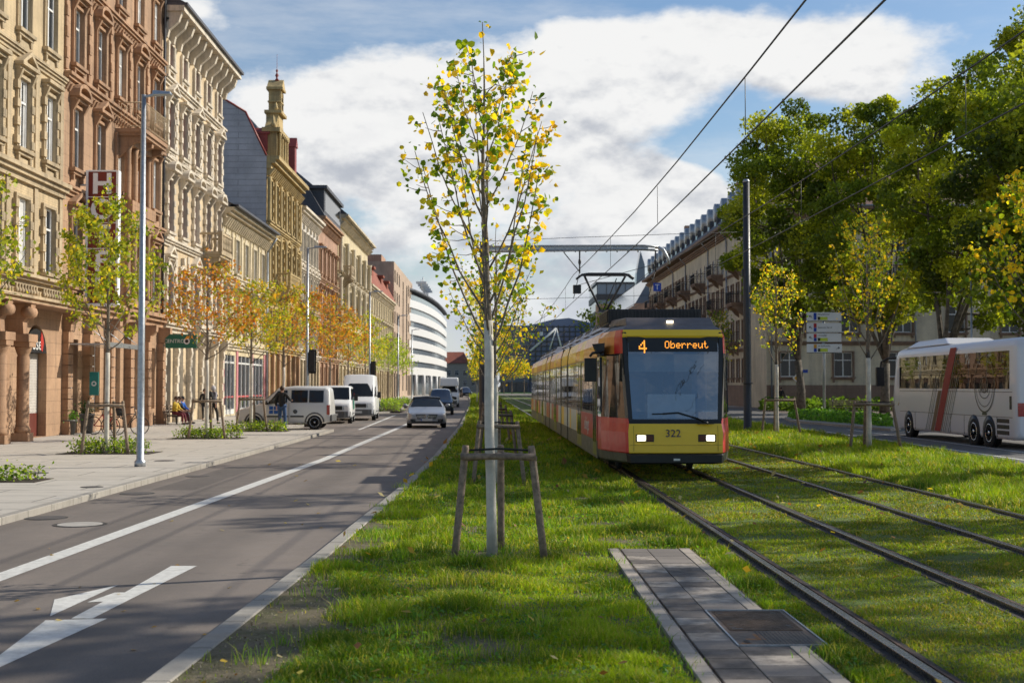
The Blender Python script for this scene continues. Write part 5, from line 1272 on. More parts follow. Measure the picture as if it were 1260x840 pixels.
# ------------------------------------------------------------------ tram
M['t_yellow']=mat('tram_yellow',(.95,.60,.03),.35,var=.03,coat=.2)
M['t_red']=mat('tram_red',(.62,.016,.02),.35,var=.04,coat=.25,dirt=.14)
M['t_orange']=mat('tram_orange',(.80,.27,.05),.35,var=.05,coat=.3,dirt=.2)
M['t_skirt']=mat('tram_skirt',(.13,.125,.085),.5,var=.25,vs=3,dirt=.5)
M['t_roof']=mat('tram_roof_grey',(.48,.47,.50),.45,var=.15,dirt=.3)
M['t_roofd']=mat('tram_roof_brown_grey',(.11,.092,.085),.5,var=.15)
M['t_white']=mat('tram_white_panel',(.72,.71,.66),.35,var=.05,coat=.3,dirt=.2)
M['t_ad']=mat('tram_dark_red_ad',(.55,.05,.04),.35,var=.05,coat=.3,dirt=.2)
M['t_olive']=mat('tram_olive_panel',(.30,.27,.06),.35,var=.1,coat=.4)
M['t_post']=mat('tram_window_post',(.14,.12,.09),.35,var=.1,coat=.3)
M['t_glass']=glass('tram_side_glass',(.035,.035,.03),.03,.12)
m,n_,b_=newmat('tram_windscreen_glass'); gl=n_.n('ShaderNodeBsdfGlass'); 
gl=n_.n('ShaderNodeBsdfGlossy',i_Roughness=.02); tp=n_.n('ShaderNodeBsdfTransparent'); tp.inputs[0].default_value=(.8,.86,.9,1)
bpn=n_.n('ShaderNodeBump',i_Strength=.1,i_Distance=.03); n_.set(bpn.inputs['Height'],n_.noise(n_.n('ShaderNodeTexCoord').outputs['Object'],1.6,3)); n_.set(gl.inputs['Normal'],bpn.outputs[0])
fr_=n_.n('ShaderNodeFresnel'); fr_.inputs[0].default_value=1.6
mx=n_.n('ShaderNodeMixShader'); n_.set(mx.inputs[0],n_.math('ADD',n_.math('MULTIPLY',fr_.outputs[0],1.3),.27)); n_.nt.links.new(tp.outputs[0],mx.inputs[1]); n_.nt.links.new(gl.outputs[0],mx.inputs[2]); n_.nt.links.new(mx.outputs[0],n_.nt.nodes['Material Output'].inputs[0]); M['windscreen']=m
M['lamp']=mat('lit_headlight',(.9,.85,.7),.2,var=0,emit=(1,.88,.62),estr=3.2)
M['amber']=mat('amber_led',(.9,.35,.03),.4,var=0,emit=(1,.36,.04),estr=1.6)
M['redlamp']=mat('dark_red_lens',(.10,.02,.015),.2)
M['seatblue']=mat('cab_blue_interior',(.03,.09,.25),.6)
M['navy']=mat('navy_lettering',(.02,.025,.09),.5)

TR=thing('tram','red and yellow tram showing line 4 to Oberreut with number 322 on its yellow front','tram',(3.44,24.6,0.03),.0080)
Wd=1.31
def sidebox(mb,x,y0,y1,z0,z1,th=.0,m=0): mb.quad((x,y1,z0),(x,y0,z0),(x,y0,z1),(x,y1,z1),m) if x<0 else mb.quad((x,y0,z0),(x,y1,z0),(x,y1,z1),(x,y0,z1),m)
def section(y0,y1,doors,sched,first=False):
    """one car section between y0 and y1; doors: list of (ya,yb); sched: lower panel colours"""
    q=MB()
    prof=[(-Wd+.04,.62),(-Wd,.62),(-Wd,1.17)]  # below the windows
    # window recess frame = body shell: full outline minus the glass band is painted dark post colour
    out=[(-Wd+.015,.62),(-Wd,.7),(-Wd,2.36),(-Wd+.02,2.62),(-Wd+.10,2.84),(-Wd+.26,2.96),(-Wd+.42,3.04),(0,3.08)]
    out=out+[(-a,b) for a,b in reversed(out[:-1])]
    rings=[[(a,yy,b) for a,b in out] for yy in (y0,y1)]
    def mf(i,k):
        if k<0: return 0
        z=(out[k][1]+out[(k+1)%len(out)][1])/2
        if z<1.2 and k in(0,len(out)-2,len(out)-1): return 2 if k==len(out)-1 else 0
        if z<2.4: return 0
        if z<2.9: return 1
        return 3
    q.loft(rings,mf=mf)
    S=q.build('body_section',[M['t_post'],M['t_orange'] if sched[0]!='y' else M['t_yellow'],M['t_skirt'],M['t_roof']],TR)
    e=.012
    # skirt
    for sx in(-1,1):
        q=MB(); x0,x1=sorted((sx*(Wd-.02),sx*(Wd+.008))); q.box(x0,x1,y0+.02,y1-.02,.30,.66); q.build('skirt',M['t_skirt'],S,bevel=.006)
    # lower panels in the advert colours
    L=y1-y0; k=len(sched); mats=[M['t_red'],M['t_yellow'],M['t_white'],M['t_ad'],M['t_olive'],M['t_orange']]; key={'r':0,'y':1,'w':2,'a':3,'o':4,'n':5}
    tot=sum(w_ for _,w_ in sched[1]); yy=y0+.02
    for ch,w_ in sched[1]:
        ye=yy+(L-.04)*w_/tot
        for sx in(-1,1):
            q=MB(); x0,x1=sorted((sx*Wd*.995,sx*(Wd+e))); q.box(x0,x1,yy+.004,ye-.004,.664,1.18); q.build('side_panel',mats[key[ch]],S)
        yy=ye
    yy=y0+.02; tot=sum(w_ for _,w_ in sched[2])
    for ch,w_ in sched[2]:
        ye=yy+(L-.04)*w_/tot
        for sx in(-1,1):
            q=MB(); q.loft([[(sx*Wd*.99,p,2.38),(sx*(Wd+e),p,2.38),(sx*(Wd-.02+e),p,2.62),(sx*(Wd-.095+e),p,2.84),(sx*(Wd-.15),p,2.84),(sx*(Wd-.05),p,2.62)] for p in (yy,ye-.006)]); q.build('upper_band',mats[key[ch]],S)
        yy=ye
    # windows / doors
    spans=[]; cur=y0+.12
    for a,b in sorted(doors)+[(y1-.12,None)]:
        if a-cur>.5:
            nn=max(1,round((a-cur)/1.25))
            for i in range(nn): spans.append((cur+(a-cur)*i/nn+.04,cur+(a-cur)*(i+1)/nn-.04))
        cur=b if b else cur
    for a,b in spans:
        q=MB()
        for sx in(-1,1):
            q=MB(); x0,x1=sorted((sx*Wd*.99,sx*(Wd+.006))); q.box(x0,x1,a,b,1.24,2.33,0); q.box(*sorted((sx*(Wd+.0062),sx*(Wd+.012))),a,b,2.02,2.05,1); q.build('window',[M['t_glass'],M['t_post']],S)
    for a,b in doors:
        q=MB(); mid=(a+b)/2
        for p0,p1 in((a+.03,mid-.015),(mid+.015,b-.03)):
            x1=-(Wd+.016); 
            q.box(x1,-Wd,p0,p1,.36,2.36,1); q.box(x1-.006,x1-.0005,p0+.09,p1-.09,.62,2.28,0)
        q.build('door',[M['t_glass'],M['t_olive']],S)
    return S
W1=section(26.6-24.6+.0,11.2,[(2.15,3.0),(6.3,7.6)],('n',[('r',1.6),('r',2.9),('a',.4),('y',1.1),('w',2.0),('y',.5),('w',.8)],[('n',3.6),('y',1.2),('n',1.4),('y',2.9)]))
W2=section(11.65,14.2,[],('y',[('w',1),('y',1)],[('y',1)]))
W3=section(14.65,20.9,[(16.9,18.2)],('n',[('w',1),('r',1),('y',.8),('o',.7),('a',1),('w',1)],[('n',2),('y',1),('n',2)]))
W4=section(21.35,23.9,[],('y',[('a',1),('r',1),('w',.5)],[('y',1),('n',1)]))
W5=section(24.35,38.6,[(26,27.3),(31,32.3)],('n',[('w',1),('y',1),('w',1),('r',1),('y',1),('a',2),('w',1),('n',2)],[('y',2),('n',3),('y',2),('n',2)]))
for ya,yb in((11.2,11.65),(14.2,14.65),(20.9,21.35),(23.9,24.35)):
    q=MB(); k=8
    for i in range(k):
        a=ya+(yb-ya)*i/k; b=ya+(yb-ya)*(i+.5)/k; c=ya+(yb-ya)*(i+1)/k
        q.box(-Wd+.06,Wd-.06,a,b,.35,2.86); q.box(-Wd+.12,Wd-.12,b,c,.4,2.8)
    q.build('articulation_bellows',M['dark'],TR)
# roof equipment
for a,b in((5.2,8.3),(9.0,10.6),(12.0,14.0),(15.2,17.0),(18.0,20.4),(25,28),(29,33),(34.5,37)):
    q=MB(); q.hexa([(-.98,a,3.05),(.98,a,3.05),(.98,b,3.05),(-.98,b,3.05)],[(-.78,a+.15,3.28),(.78,a+.15,3.28),(.78,b-.15,3.28),(-.78,b-.15,3.28)])
    for i in range(4):
        y=a+(b-a)*(i+.2)/4; q.hexa([(-.93,y,3.09),(-.90,y,3.13),(-.90,y+(b-a)*.15,3.13),(-.93,y+(b-a)*.15,3.09)],[(-.86,y,3.24),(-.82,y,3.24),(-.82,y+(b-a)*.15,3.24),(-.86,y+(b-a)*.15,3.24)],1)
    q.build('roof_unit',[M['t_roof'],M['dark']],TR,bevel=.012)
q=MB(); q.box(-1.0,.98,2.9,4.9,3.09,3.40); 
for i in range(22): q.box(-1.02,-1.001,2.95+i*.088,2.99+i*.088,3.12,3.37); 
for i in range(26): q.box(-.97+i*.075,-.94+i*.075,2.88,2.899,3.12,3.37)
q.build('roof_radiator',M['black'],TR,bevel=.01)
# nose: plan outline lofted through the heights
def plan(hw,yo,full=Wd,back=2.05):
    h=[(-full,back),(-full+.03,1.5),(-(hw+.66*(full-hw)),.95),(-(hw+.36*(full-hw)),.48),(-(hw+.12*(full-hw)),.13),(-hw,.035+0*hw),(-hw*.55,.0),(0,-.02)]
    h=[(a,b+yo if b<back-.01 else b) for a,b in h]
    return h+[(-a,b) for a,b in reversed(h[:-1])]
lev=[(.30,.80,.10),(.34,.86,.02),(.50,.88,-.0),(.52,.89,-.02),(.90,.90,-.01),(1.06,.88,.04),(1.16,.89,.07),(2.40,.97,.30),(2.70,.97,.36),(2.74,.97,.34),(2.86,.95,.42),(2.95,.86,.62)]
full=[1.25,1.29,1.31,1.31,1.31,1.31,1.31,1.30,1.285,1.28,1.21,1.06]
rings=[[(a,b,z) for a,b in plan(hw,yo,fw)] for (z,hw,yo),fw in zip(lev,full)]
nR=len(rings[0]) # 15 points; segments 0..13 are outline, 14 closes the back
def mfn(i,k):
    if k<0: return 4
    z=(lev[min(i,len(lev)-1)][0]+lev[min(i+1,len(lev)-1)][0])/2; corner=k<=4 or k>=9
    front=5<=k<=8
    if k>=14: return 4
    if z<.51: return 0 if front or k in(4,9) else 5
    if z<1.1: return 1 if front else 2 
    if z<1.16: return 2 if not front else 3
    if z<2.45: return 3
    if z<2.72: return 3 if front else (2 if k in(3,4,9,10) else 6)
    if z<2.9: return 1 if 5<=k<=8 else (2 if k in(3,4,9,10) else 6)
    return 4
q=MB(); q.loft(rings,mf=mfn,sm=False)
# faces in front of the driver stay open: drop them so that the windscreen is real glass
keep=[]
b0=0
f2=[];m2=[];s2=[]
for i,(f_,mm,ss) in enumerate(zip(q.f,q.m,q.sm)):
    zc=sum(q.v[j][2] for j in f_)/len(f_); xc=sum(q.v[j][0] for j in f_)/len(f_); yc=sum(q.v[j][1] for j in f_)/len(f_)
    if len(f_)==4 and 1.12<zc<2.72 and abs(xc)<.9 and yc<.6: continue
    f2.append(f_);m2.append(mm);s2.append(ss)
q.f,q.m,q.sm=f2,m2,s2
cab=q.build('driver_cab',[M['black'],M['t_yellow'],M['t_red'],M['t_glass'],M['t_roofd'],M['t_skirt'],M['t_orange']],TR)
def front(z,x):   # front surface of the nose: y at height z
    zs=[l[0] for l in lev]; ysn=[l[2] for l in lev]; hws=[l[1] for l in lev]
    y=float(np.interp(z,zs,ysn)); hw=float(np.interp(z,zs,hws)); u=min(1,abs(x)/hw)
    return y+float(np.interp(u,[0,.55,1],[-.02,0,.035]))
def fpatch(name,m,x0,x1,z0,z1,off=-.012,nx=8,nz=4,par=cab,**k):
    q=MB(); g_=[[(x0+(x1-x0)*i/nx, front(z0+(z1-z0)*j/nz,x0+(x1-x0)*i/nx)+off, z0+(z1-z0)*j/nz) for i in range(nx+1)] for j in range(nz+1)]
    for j in range(nz):
        for i in range(nx): q.quad(g_[j][i],g_[j][i+1],g_[j+1][i+1],g_[j+1][i])
    return q.build(name,m,par,**k)
ws=fpatch('windscreen',M['windscreen'],-.865,.875,1.13,2.70,-.006,12,10)
# dark frame round the glass
q=MB()
for sx in(-1,1):
    for z0 in np.linspace(1.12,2.6,8):
        z1=z0+.2114; a=float(np.interp(z0,[1.1,2.7],[.87,.955])); b=float(np.interp(z1,[1.1,2.7],[.87,.955])); 
        q.quad((sx*(a-.06),front(z0,a-.06)-.014,z0),(sx*(a+.02),front(z0,a)-.005,z0),(sx*(b+.02),front(z1,b)-.005,z1),(sx*(b-.06),front(z1,b-.06)-.014,z1))
q.build('windscreen_frame',M['black'],cab)
fpatch('windscreen_seal',M['black'],-.88,.88,1.10,1.145,-.016,8,1)
# display behind the top of the glass
q=MB(); g_=[(-.86,front(2.45,0)+.05),(.86,front(2.45,0)+.05)]
q.box(-.88,.88,.36,.40,2.40,2.72,0); q.build('destination_box',M['black'],cab)
FONT5={'4':['00010','00110','01010','10010','11111','00010','00010'],'O':['01110','10001','10001','10001','10001','10001','01110'],'b':['10000','10000','10110','11001','10001','10001','11110'],'e':['00000','00000','01110','10001','11111','10000','01110'],'r':['00000','00000','10110','11001','10000','10000','10000'],'u':['00000','00000','10001','10001','10001','10011','01101'],'t':['01000','01000','11100','01000','01000','01001','00110']}
def dots(s,x0,zt,d):
    q=MB(); x=x0
    for ch in s:
        for r_i,row in enumerate(FONT5[ch]):
            for c_i,b in enumerate(row):
                if b=='1':
                    px_=x+c_i*d; pz=zt-r_i*d*1.15
                    y=front(pz,px_)-.0085
                    q.add([(px_,y,pz),(px_+d*.86,y,pz),(px_+d*.86,y,pz+d*.98),(px_,y,pz+d*.98)],[(0,1,2,3)])
        x+=d*6.1
    return q
fpatch('destination_display',M['black'],-.86,.86,2.43,2.70,-.0075,10,2)
dots('4',-.66,2.62,.031).build('line_number',M['amber'],cab)
dots('Oberreut',-.16,2.62,.0176).build('destination_text',M['amber'],cab)
# cab interior
q=MB(); q.box(-1.1,1.1,1.9,1.95,1.0,2.6,0); q.box(-.84,.84,.16,1.9,1.0,1.06,1); q.box(-.84,.84,.5,1.8,2.66,2.70,1)
q.box(-.5,.42,.30,.34,1.16,1.62,2); q.box(-.85,-.6,.9,1.2,1.1,1.9,3); q.box(.5,.8,1.2,1.25,1.1,2.4,3); q.box(-.95,-.35,1.8,1.88,1.2,2.2,3); q.box(.55,.85,.25,.5,1.28,1.31,2)
q.box(-.88,.88,.6,.62,2.05,2.4,4)
q.build('cab_interior',[M['dark'],M['black'],mat('pale_console_back',(.7,.73,.78),.6),M['seatblue'],mat('grey_sunblind',(.30,.32,.34),.7)],cab)
# sunk panel, headlights, wiper, bumper, number
for sx in(-1,1):
    q=MB(); a,b=sorted((sx*.42,sx*.76)); q.hexa([(a,front(.72,a)-.012,.72),(b,front(.72,b)-.012,.72),(b,.12,.72),(a,.12,.72)],[(a,front(.86,a)-.012,.86),(b,front(.86,b)-.012,.86),(b,.12,.86),(a,.12,.86)]); h=q.build('headlight',M['black'],cab,bevel=.008)
    q=MB(); a,b=sorted((sx*.57,sx*.735)); c=front(.79,sx*.65)-.02; q.box(a,b,c,c+.02,.735,.845); q.build('lit_lens',M['lamp'],h,bevel=.01)
    q=MB(); a,b=sorted((sx*.44,sx*.55)); c=front(.79,sx*.5)-.018; q.box(a,b,c,c+.02,.735,.845); q.build('rear_lens',M['redlamp'],h)
q=MB()
for i in range(10):
    x0=-.87+i*.174; q.quad((x0,front(1.0,x0)-.011,.905),(x0+.174,front(1.0,x0+.174)-.011,.905),(x0+.174,front(1.0,x0+.174)-.011,.915),(x0,front(1.0,x0)-.011,.915))
q.build('panel_seam',mat('dark_yellow_seam',(.30,.19,.02),.5),cab)  # panel joint drawn as a line of darker yellow
q=MB()
for x0 in(-.80,.80):
    for k in range(8):
        z0=.54+k*.06; q.quad((x0-.004,front(z0,x0)-.012,z0),(x0+.004,front(z0,x0)-.012,z0),(x0+.004,front(z0+.06,x0)-.012,z0+.06),(x0-.004,front(z0+.06,x0)-.012,z0+.06))
for i in range(10):
    x0=-.87+i*.174; q.quad((x0,front(.66,x0)-.012,.655),(x0+.174,front(.66,x0+.174)-.012,.655),(x0+.174,front(.66,x0+.174)-.012,.661),(x0,front(.66,x0)-.012,.661))
q.build('front_seam',bpy.data.materials['dark_yellow_seam'],cab)
text('fleet_number','322',.20,M['navy'],cab,(-.06,front(.86,0)-.016,.875),ext=.002)
q=MB(); rr_=[[(a,b,z) for a,b in plan(hw,yo,fw)][4:11] for z,hw,yo,fw in((.31,.84,-.03,1.27),(.33,.86,-.07,1.29),(.47,.87,-.07,1.30),(.49,.86,-.04,1.29))]
q.loft(rr_,closed=False,caps=False); q.build('bumper',M['black'],cab)
q=MB(); q.box(-.06,.06,-.12,-.085,.37,.41); q.build('coupler_mark',M['t_white'],cab)
q=MB(); q.path([(-.25,-.0+front(1.26,0)-.03,1.25),(.05,front(1.27,.05)-.04,1.27),(.42,front(1.2,.4)-.04,1.16),(.62,front(1.1,.6)-.05,1.07)],.014,5); q.path([(-.45,front(1.25,.4)-.03,1.245),(-.2,front(1.25,0)-.03,1.25)],.01,4); q.box(.40,.72,-.03,.0,1.055,1.085); q.build('wiper',M['black'],cab)
# roof fairing above the front
q=MB(); q.hexa([(-.86,.66,2.95),(.86,.66,2.95),(1.0,2.9,3.02),(-1.0,2.9,3.02)],[(-.84,1.0,3.12),(.84,1.0,3.12),(.93,2.85,3.16),(-.93,2.85,3.16)]); q.build('roof_fairing',M['t_roofd'],cab,bevel=.015)
q=MB(); q.box(-.06,.06,.70,.8,3.0,3.05); q.build('marker_lamp',M['lamp'],cab)
# side windows of the cab, painted corner and mirror
for sx in(-1,1):
    q=MB(); q.hexa([(sx*(1.318),2.0,1.25),(sx*1.292,1.55,1.25),(sx*1.26,1.55,1.25),(sx*1.28,2.0,1.25)],[(sx*1.315,2.0,2.36),(sx*1.292,1.55+.2,2.36),(sx*1.25,1.75,2.36),(sx*1.27,2.0,2.36)]); q.build('quarter_glass',M['t_glass'],cab)
q=MB(); q.path([(-1.28,1.0,2.45),(-1.5,.95,2.42),(-1.55,.95,2.35)],.03,6); q.box(-1.66,-1.42,.88,1.0,1.86,2.32); q.build('mirror',M['black'],cab,bevel=.03)
q=MB(); q.hexa([(-1.33,1.0,2.38),(-1.30,2.1,2.38),(-1.27,2.1,2.38),(-1.27,1.0,2.38)],[(-1.5,1.05,2.60),(-1.36,2.1,2.5),(-1.27,2.1,2.52),(-1.25,1.0,2.62)]); q.build('mirror_hood',M['black'],cab)
# white lettering on the red advert panel
text('advert_lettering','edingt',.42,M['t_white'],W1,(-Wd-.0135,4.7,.93),(math.pi/2,0,-math.pi/2),.001,1.25)
# bogies
for y in(3.2,4.9,12.0,13.8,21.6,23.5,34,35.8):
    for sx in(-1,1):
        q=MB(); q.lathe([(.28,sx*.70),(.33,sx*.72),(.33,sx*.80),(.2,sx*.84)],(0,y,.34),16,'x'); q.build('wheel',M['dark'],TR)
q=MB(); q.box(-1.05,1.05,1.2,38,.28,.62); q.box(-.8,.8,.35,1.199,.28,.62); q.build('underframe',M['black'],TR)
# pantograph
q=MB(); py_=14.6; pz=3.3
q.box(-.45,.45,py_-.6,py_+.6,3.08,3.3); base=q
q.tube((-.3,py_,3.3),(0,py_+.15,3.62),.05); q.tube((.3,py_,3.3),(0,py_+.15,3.62),.05); q.tube((0,py_+.15,3.3),(0,py_+.15,3.9),.05)
q.tube((0,py_,3.55),(-.0,py_+.2,4.05),.045); q.box(-.18,.18,py_-.1,py_+.3,4.0,4.07)
q.tube((-.08,py_+.2,4.05),(-.62,py_-.3,5.08),.034); q.tube((.08,py_+.2,4.05),(.62,py_-.3,5.08),.034); q.tube((-.02,py_+.2,4.05),(.35,py_-.3,5.0),.015)
pan=q.build('pantograph',M['poledark'],TR)
q=MB(); 
for o_ in(-.45,-.18): q.path([(-.86,py_+o_,4.98),(-.7,py_+o_,5.1),(-.5,py_+o_,5.13),(.5,py_+o_,5.13),(.7,py_+o_,5.1),(.86,py_+o_,4.98)],.032,5)
q.box(-.6,.6,py_-.42,py_-.2,5.07,5.1); q.build('collector_head',M['poledark'],pan)
q=MB(); q.box(-.95,-.72,py_-.35,py_-.1,4.55,4.8); q.build('insulator_box',M['black'],pan)
# ------------------------------------------------------------------ road vehicles (front looks along local -Y)
def wheel(parent,x,y,r,w,sx,hub='chrome',spokes=5):
    q=MB(); o=sx*1
    q.lathe([(r*.62,x-sx*w),(r*.95,x-sx*w),(r,x-sx*w*.85),(r,x-sx*.02),(r*.94,x),(r*.68,x+sx*.004)],(0,y,r),20,'x'); wh=q.build('wheel',M['rubber'],parent)
    q=MB(); q.lathe([(r*.66,x-sx*.05),(r*.66,x+sx*.006),(r*.60,x+sx*.008),(r*.58,x-sx*.035)],(0,y,r),20,'x'); q.lathe([(r*.16,x-sx*.03),(r*.15,x+sx*.012)],(0,y,r),10,'x')
    for k in range(spokes):
        a=2*math.pi*k/spokes+.3; c,s_=math.cos(a),math.sin(a); u=(-s_,c)
        p=[(y+c*r*.12+u[0]*r*.09,r+s_*r*.12+u[1]*r*.09),(y+c*r*.12-u[0]*r*.09,r+s_*r*.12-u[1]*r*.09),(y+c*r*.62-u[0]*r*.07,r+s_*r*.62-u[1]*r*.07),(y+c*r*.62+u[0]*r*.07,r+s_*r*.62+u[1]*r*.07)]
        q.prism(p,'x',*sorted((x-sx*.02,x+sx*.004)))
    q.build('rim',M[hub],wh); return wh
class Shell:
    """body from stations (y, zb, zbelt, zroof, wb, wbelt, wroof)"""
    def __init__(s,st): s.st=st
    def at(s,y):
        ys_=[a[0] for a in s.st]; return [float(np.interp(y,ys_,[a[k] for a in s.st])) for k in range(1,7)]
    def side(s,y,t):   # t 0..1 from belt to roof edge
        zb,zl,zr,wb,wl,wr=s.at(y); return (wl+(wr-wl)*t, zl+(zr-.05-zl)*t)
    def ring(s,y):
        zb,zl,zr,wb,wl,wr=s.at(y)
        h=[(wb*.93,zb),(wb,zb+.10),(wb+.01,zb+(zl-zb)*.45),(wl+.005,zl-.04),(wl-.01,zl),(wr+(wl-wr)*.02,zr-.07 if zr>zl+.2 else zr-.02),(wr-.10,zr-.01),(wr*.5,zr+.015),(0,zr+.02)]
        return [(-a,y,b) for a,b in h]+[(a,y,b) for a,b in reversed(h[:-1])]
    def build(s,t,m,extra_m=None,sub=1):
        ys_=sorted(set([a[0] for a in s.st])); q=MB(); q.loft([s.ring(y) for y in ys_],sm=True); o=q.build('body',m,t)
        o.modifiers.new('bevel','BEVEL').width=.03
        return o
    def sidewin(s,y0,y1,t0,t1,off=.008,n=5,y0t=None,y1t=None,sx=1):
        y0t=y0 if y0t is None else y0t; y1t=y1 if y1t is None else y1t; q=[]
        mb=MB()
        for i in range(n):
            for j in range(2):
                P=[]
                for (u,v) in((i/n,j/2),((i+1)/n,j/2),((i+1)/n,(j+1)/2),(i/n,(j+1)/2)):
                    ya=y0+(y1-y0)*u; yb=y0t+(y1t-y0t)*u; y=ya+(yb-ya)*v; t=t0+(t1-t0)*v; w_,z=s.side(y,t); P.append((sx*(w_+off),y,z))
                mb.quad(*P)
        return mb
def screen(q,x0,x1,yb,zb,yt,zt,xt=None,off=-.012,m=0,bow=.06):
    xt=xt or x1; n_=8
    for i in range(n_):
        u0,u1=i/n_*2-1,(i+1)/n_*2-1; f=lambda u:bow*u*u
        q.quad((u0*x1,yb+off+f(u0),zb),(u1*x1,yb+off+f(u1),zb),(u1*xt,yt+off+f(u1),zt),(u0*xt,yt+off+f(u0),zt),m)
M['silver']=mat('silver_paint',(.34,.35,.37),.3,.3,var=0,coat=.6); M['vanwhite']=mat('white_vehicle_paint',(.80,.80,.79),.35,var=0,coat=.4)
M['navycar']=mat('dark_blue_paint',(.012,.018,.04),.25,.1,var=0,coat=.7); M['greybump']=mat('grey_bumper_plastic',(.10,.10,.10),.6)
M['plate_w']=mat('number_plate',(.6,.6,.58),.4)
M['clearlamp']=mat('clear_headlamp',(.45,.47,.5),.1,.3,var=.05,coat=1); M['redlens']=mat('tail_lamp_red',(.35,.01,.01),.2,coat=1)

def convertible(x,y,rz):
    t=thing('silver_car','silver convertible car with black soft top driving toward the camera','car',(x,y,RZ),rz)
    st=[(-.0,.30,.60,.62,.70,.66,.55),(.12,.22,.66,.68,.84,.80,.66),(.45,.20,.72,.74,.90,.86,.72),(1.25,.20,.88,.90,.895,.87,.78),(1.45,.20,.92,.98,.895,.87,.77),(2.15,.20,.95,1.36,.895,.865,.60),(2.6,.20,.95,1.39,.895,.86,.58),(3.2,.20,.96,1.33,.895,.86,.58),(3.9,.22,.95,1.0,.88,.84,.68),(4.5,.26,.92,.94,.84,.80,.66),(4.68,.34,.80,.82,.76,.72,.6)]
    S=Shell(st); S.build(t,M['silver'])
    q=MB(); screen(q,0,.74,1.36,.955,2.05,1.325,.575,-.03); q.build('windscreen',M['glass_car'],t)
    q=MB(); q.loft([[(-w_,yy,z0),(-w_*.93,yy,z1),(0,yy,z1+.05),(w_*.93,yy,z1),(w_,yy,z0)] for yy,w_,z0,z1 in((2.08,.64,1.28,1.36),(2.6,.68,1.2,1.40),(3.2,.70,1.05,1.36),(3.75,.74,.97,1.06))],closed=False,caps=False); q.build('soft_top',M['black'],t)
    for sx in(-1,1):
        S.sidewin(1.75,3.3,.1,.9,y0t=2.15,y1t=3.1,sx=sx).build('side_window',M['glass_car'],t)
        q=MB(); q.hexa([(sx*.50,.02,.56),(sx*.84,.22,.58),(sx*.86,.5,.66),(sx*.55,.25,.66)],[(sx*.50,.08,.66),(sx*.80,.3,.70),(sx*.82,.55,.73),(sx*.56,.3,.71)]); q.build('headlight',M['clearlamp'],t,bevel=.01)
        q=MB(); q.box(*sorted((sx*.50,sx*.74)),-.0,.1,.30,.42); q.build('fog_lamp_recess',M['black'],t)
        q=MB(); q.tube((sx*.84,1.55,.98),(sx*.93,1.55,1.0),.02); q.ellip((sx*.99,1.53,1.02),(.11,.07,.075),8); q.build('mirror',M['silver'],t)
        for yy in(.88,3.62): wheel(t,sx*.895,yy,.325,.22,sx)
    q=MB(); q.hexa([(-.42,-.035,.42),(.42,-.035,.42),(.42,.1,.42),(-.42,.1,.42)],[(-.5,.0,.63),(.5,.0,.63),(.5,.15,.63),(-.5,.15,.63)]); q.build('grille',M['black'],t)
    q=MB()
    for z in(.48,.555): q.box(-.44,.44,-.045,-.02,z,z+.02)
    n_=16
    ringp=[(math.cos(2*math.pi*k/n_)*.085,-.06,.535+math.sin(2*math.pi*k/n_)*.085) for k in range(n_+1)]; q.path(ringp,.012,5,cap=False)
    for k in range(3): a=math.pi/2+2*math.pi*k/3; q.tube((0,-.06,.535),(math.cos(a)*.08,-.06,.535+math.sin(a)*.08),.014,.006,5)
    q.build('star_emblem',M['chrome'],t)
    q=MB(); q.box(-.7,.7,-.01,.1,.235,.31); q.build('lower_intake',M['black'],t); q=MB(); q.box(-.26,.26,-.075,-.05,.33,.44); q.build('number_plate',M['plate_w'],t); q=MB(); q.box(-.26,-.22,-.077,-.0752,.33,.44); q.build('plate_band',mat('plate_blue',(.02,.06,.4),.4),t)
    return t
def suv(x,y,rz):
    t=thing('dark_car','dark blue compact people carrier following the silver car','car',(x,y,RZ),rz)
    st=[(0,.35,.80,.82,.72,.68,.5),(.12,.25,.85,.87,.84,.80,.66),(.9,.25,1.0,1.04,.87,.84,.7),(1.7,.25,1.05,1.66,.87,.85,.62),(2.4,.25,1.05,1.72,.87,.85,.63),(3.9,.25,1.05,1.68,.86,.84,.62),(4.2,.35,1.0,1.1,.80,.78,.6)]
    S=Shell(st); S.build(t,M['navycar']); q=MB(); screen(q,0,.72,1.0,1.07,1.66,1.60,.60,-.03); q.build('windscreen',M['glass_car'],t)
    for sx in(-1,1):
        S.sidewin(1.45,3.7,.1,.88,y0t=1.9,y1t=3.6,sx=sx).build('side_window',M['glass_car'],t)
        q=MB(); q.hexa([(sx*.46,.0,.64),(sx*.80,.1,.66),(sx*.84,.4,.74),(sx*.5,.3,.74)],[(sx*.46,.05,.80),(sx*.78,.2,.83),(sx*.80,.45,.85),(sx*.5,.35,.84)]); q.build('headlight',M['clearlamp'] if sx<0 else M['lamp'],t,bevel=.01)
        q=MB(); q.ellip((sx*.98,1.35,1.1),(.12,.08,.1),8); q.tube((sx*.85,1.35,1.05),(sx*.95,1.35,1.08),.02); q.build('mirror',M['black'],t)
        for yy in(.8,3.4): wheel(t,sx*.875,yy,.32,.2,sx)
    q=MB(); q.box(-.45,.45,-.015,.05,.55,.75); q.box(-.7,.7,-.015,.05,.3,.45); q.build('grille',M['black'],t); q=MB(); q.box(-.26,.26,-.04,-.016,.46,.56); q.build('number_plate',M['plate_w'],t); return t
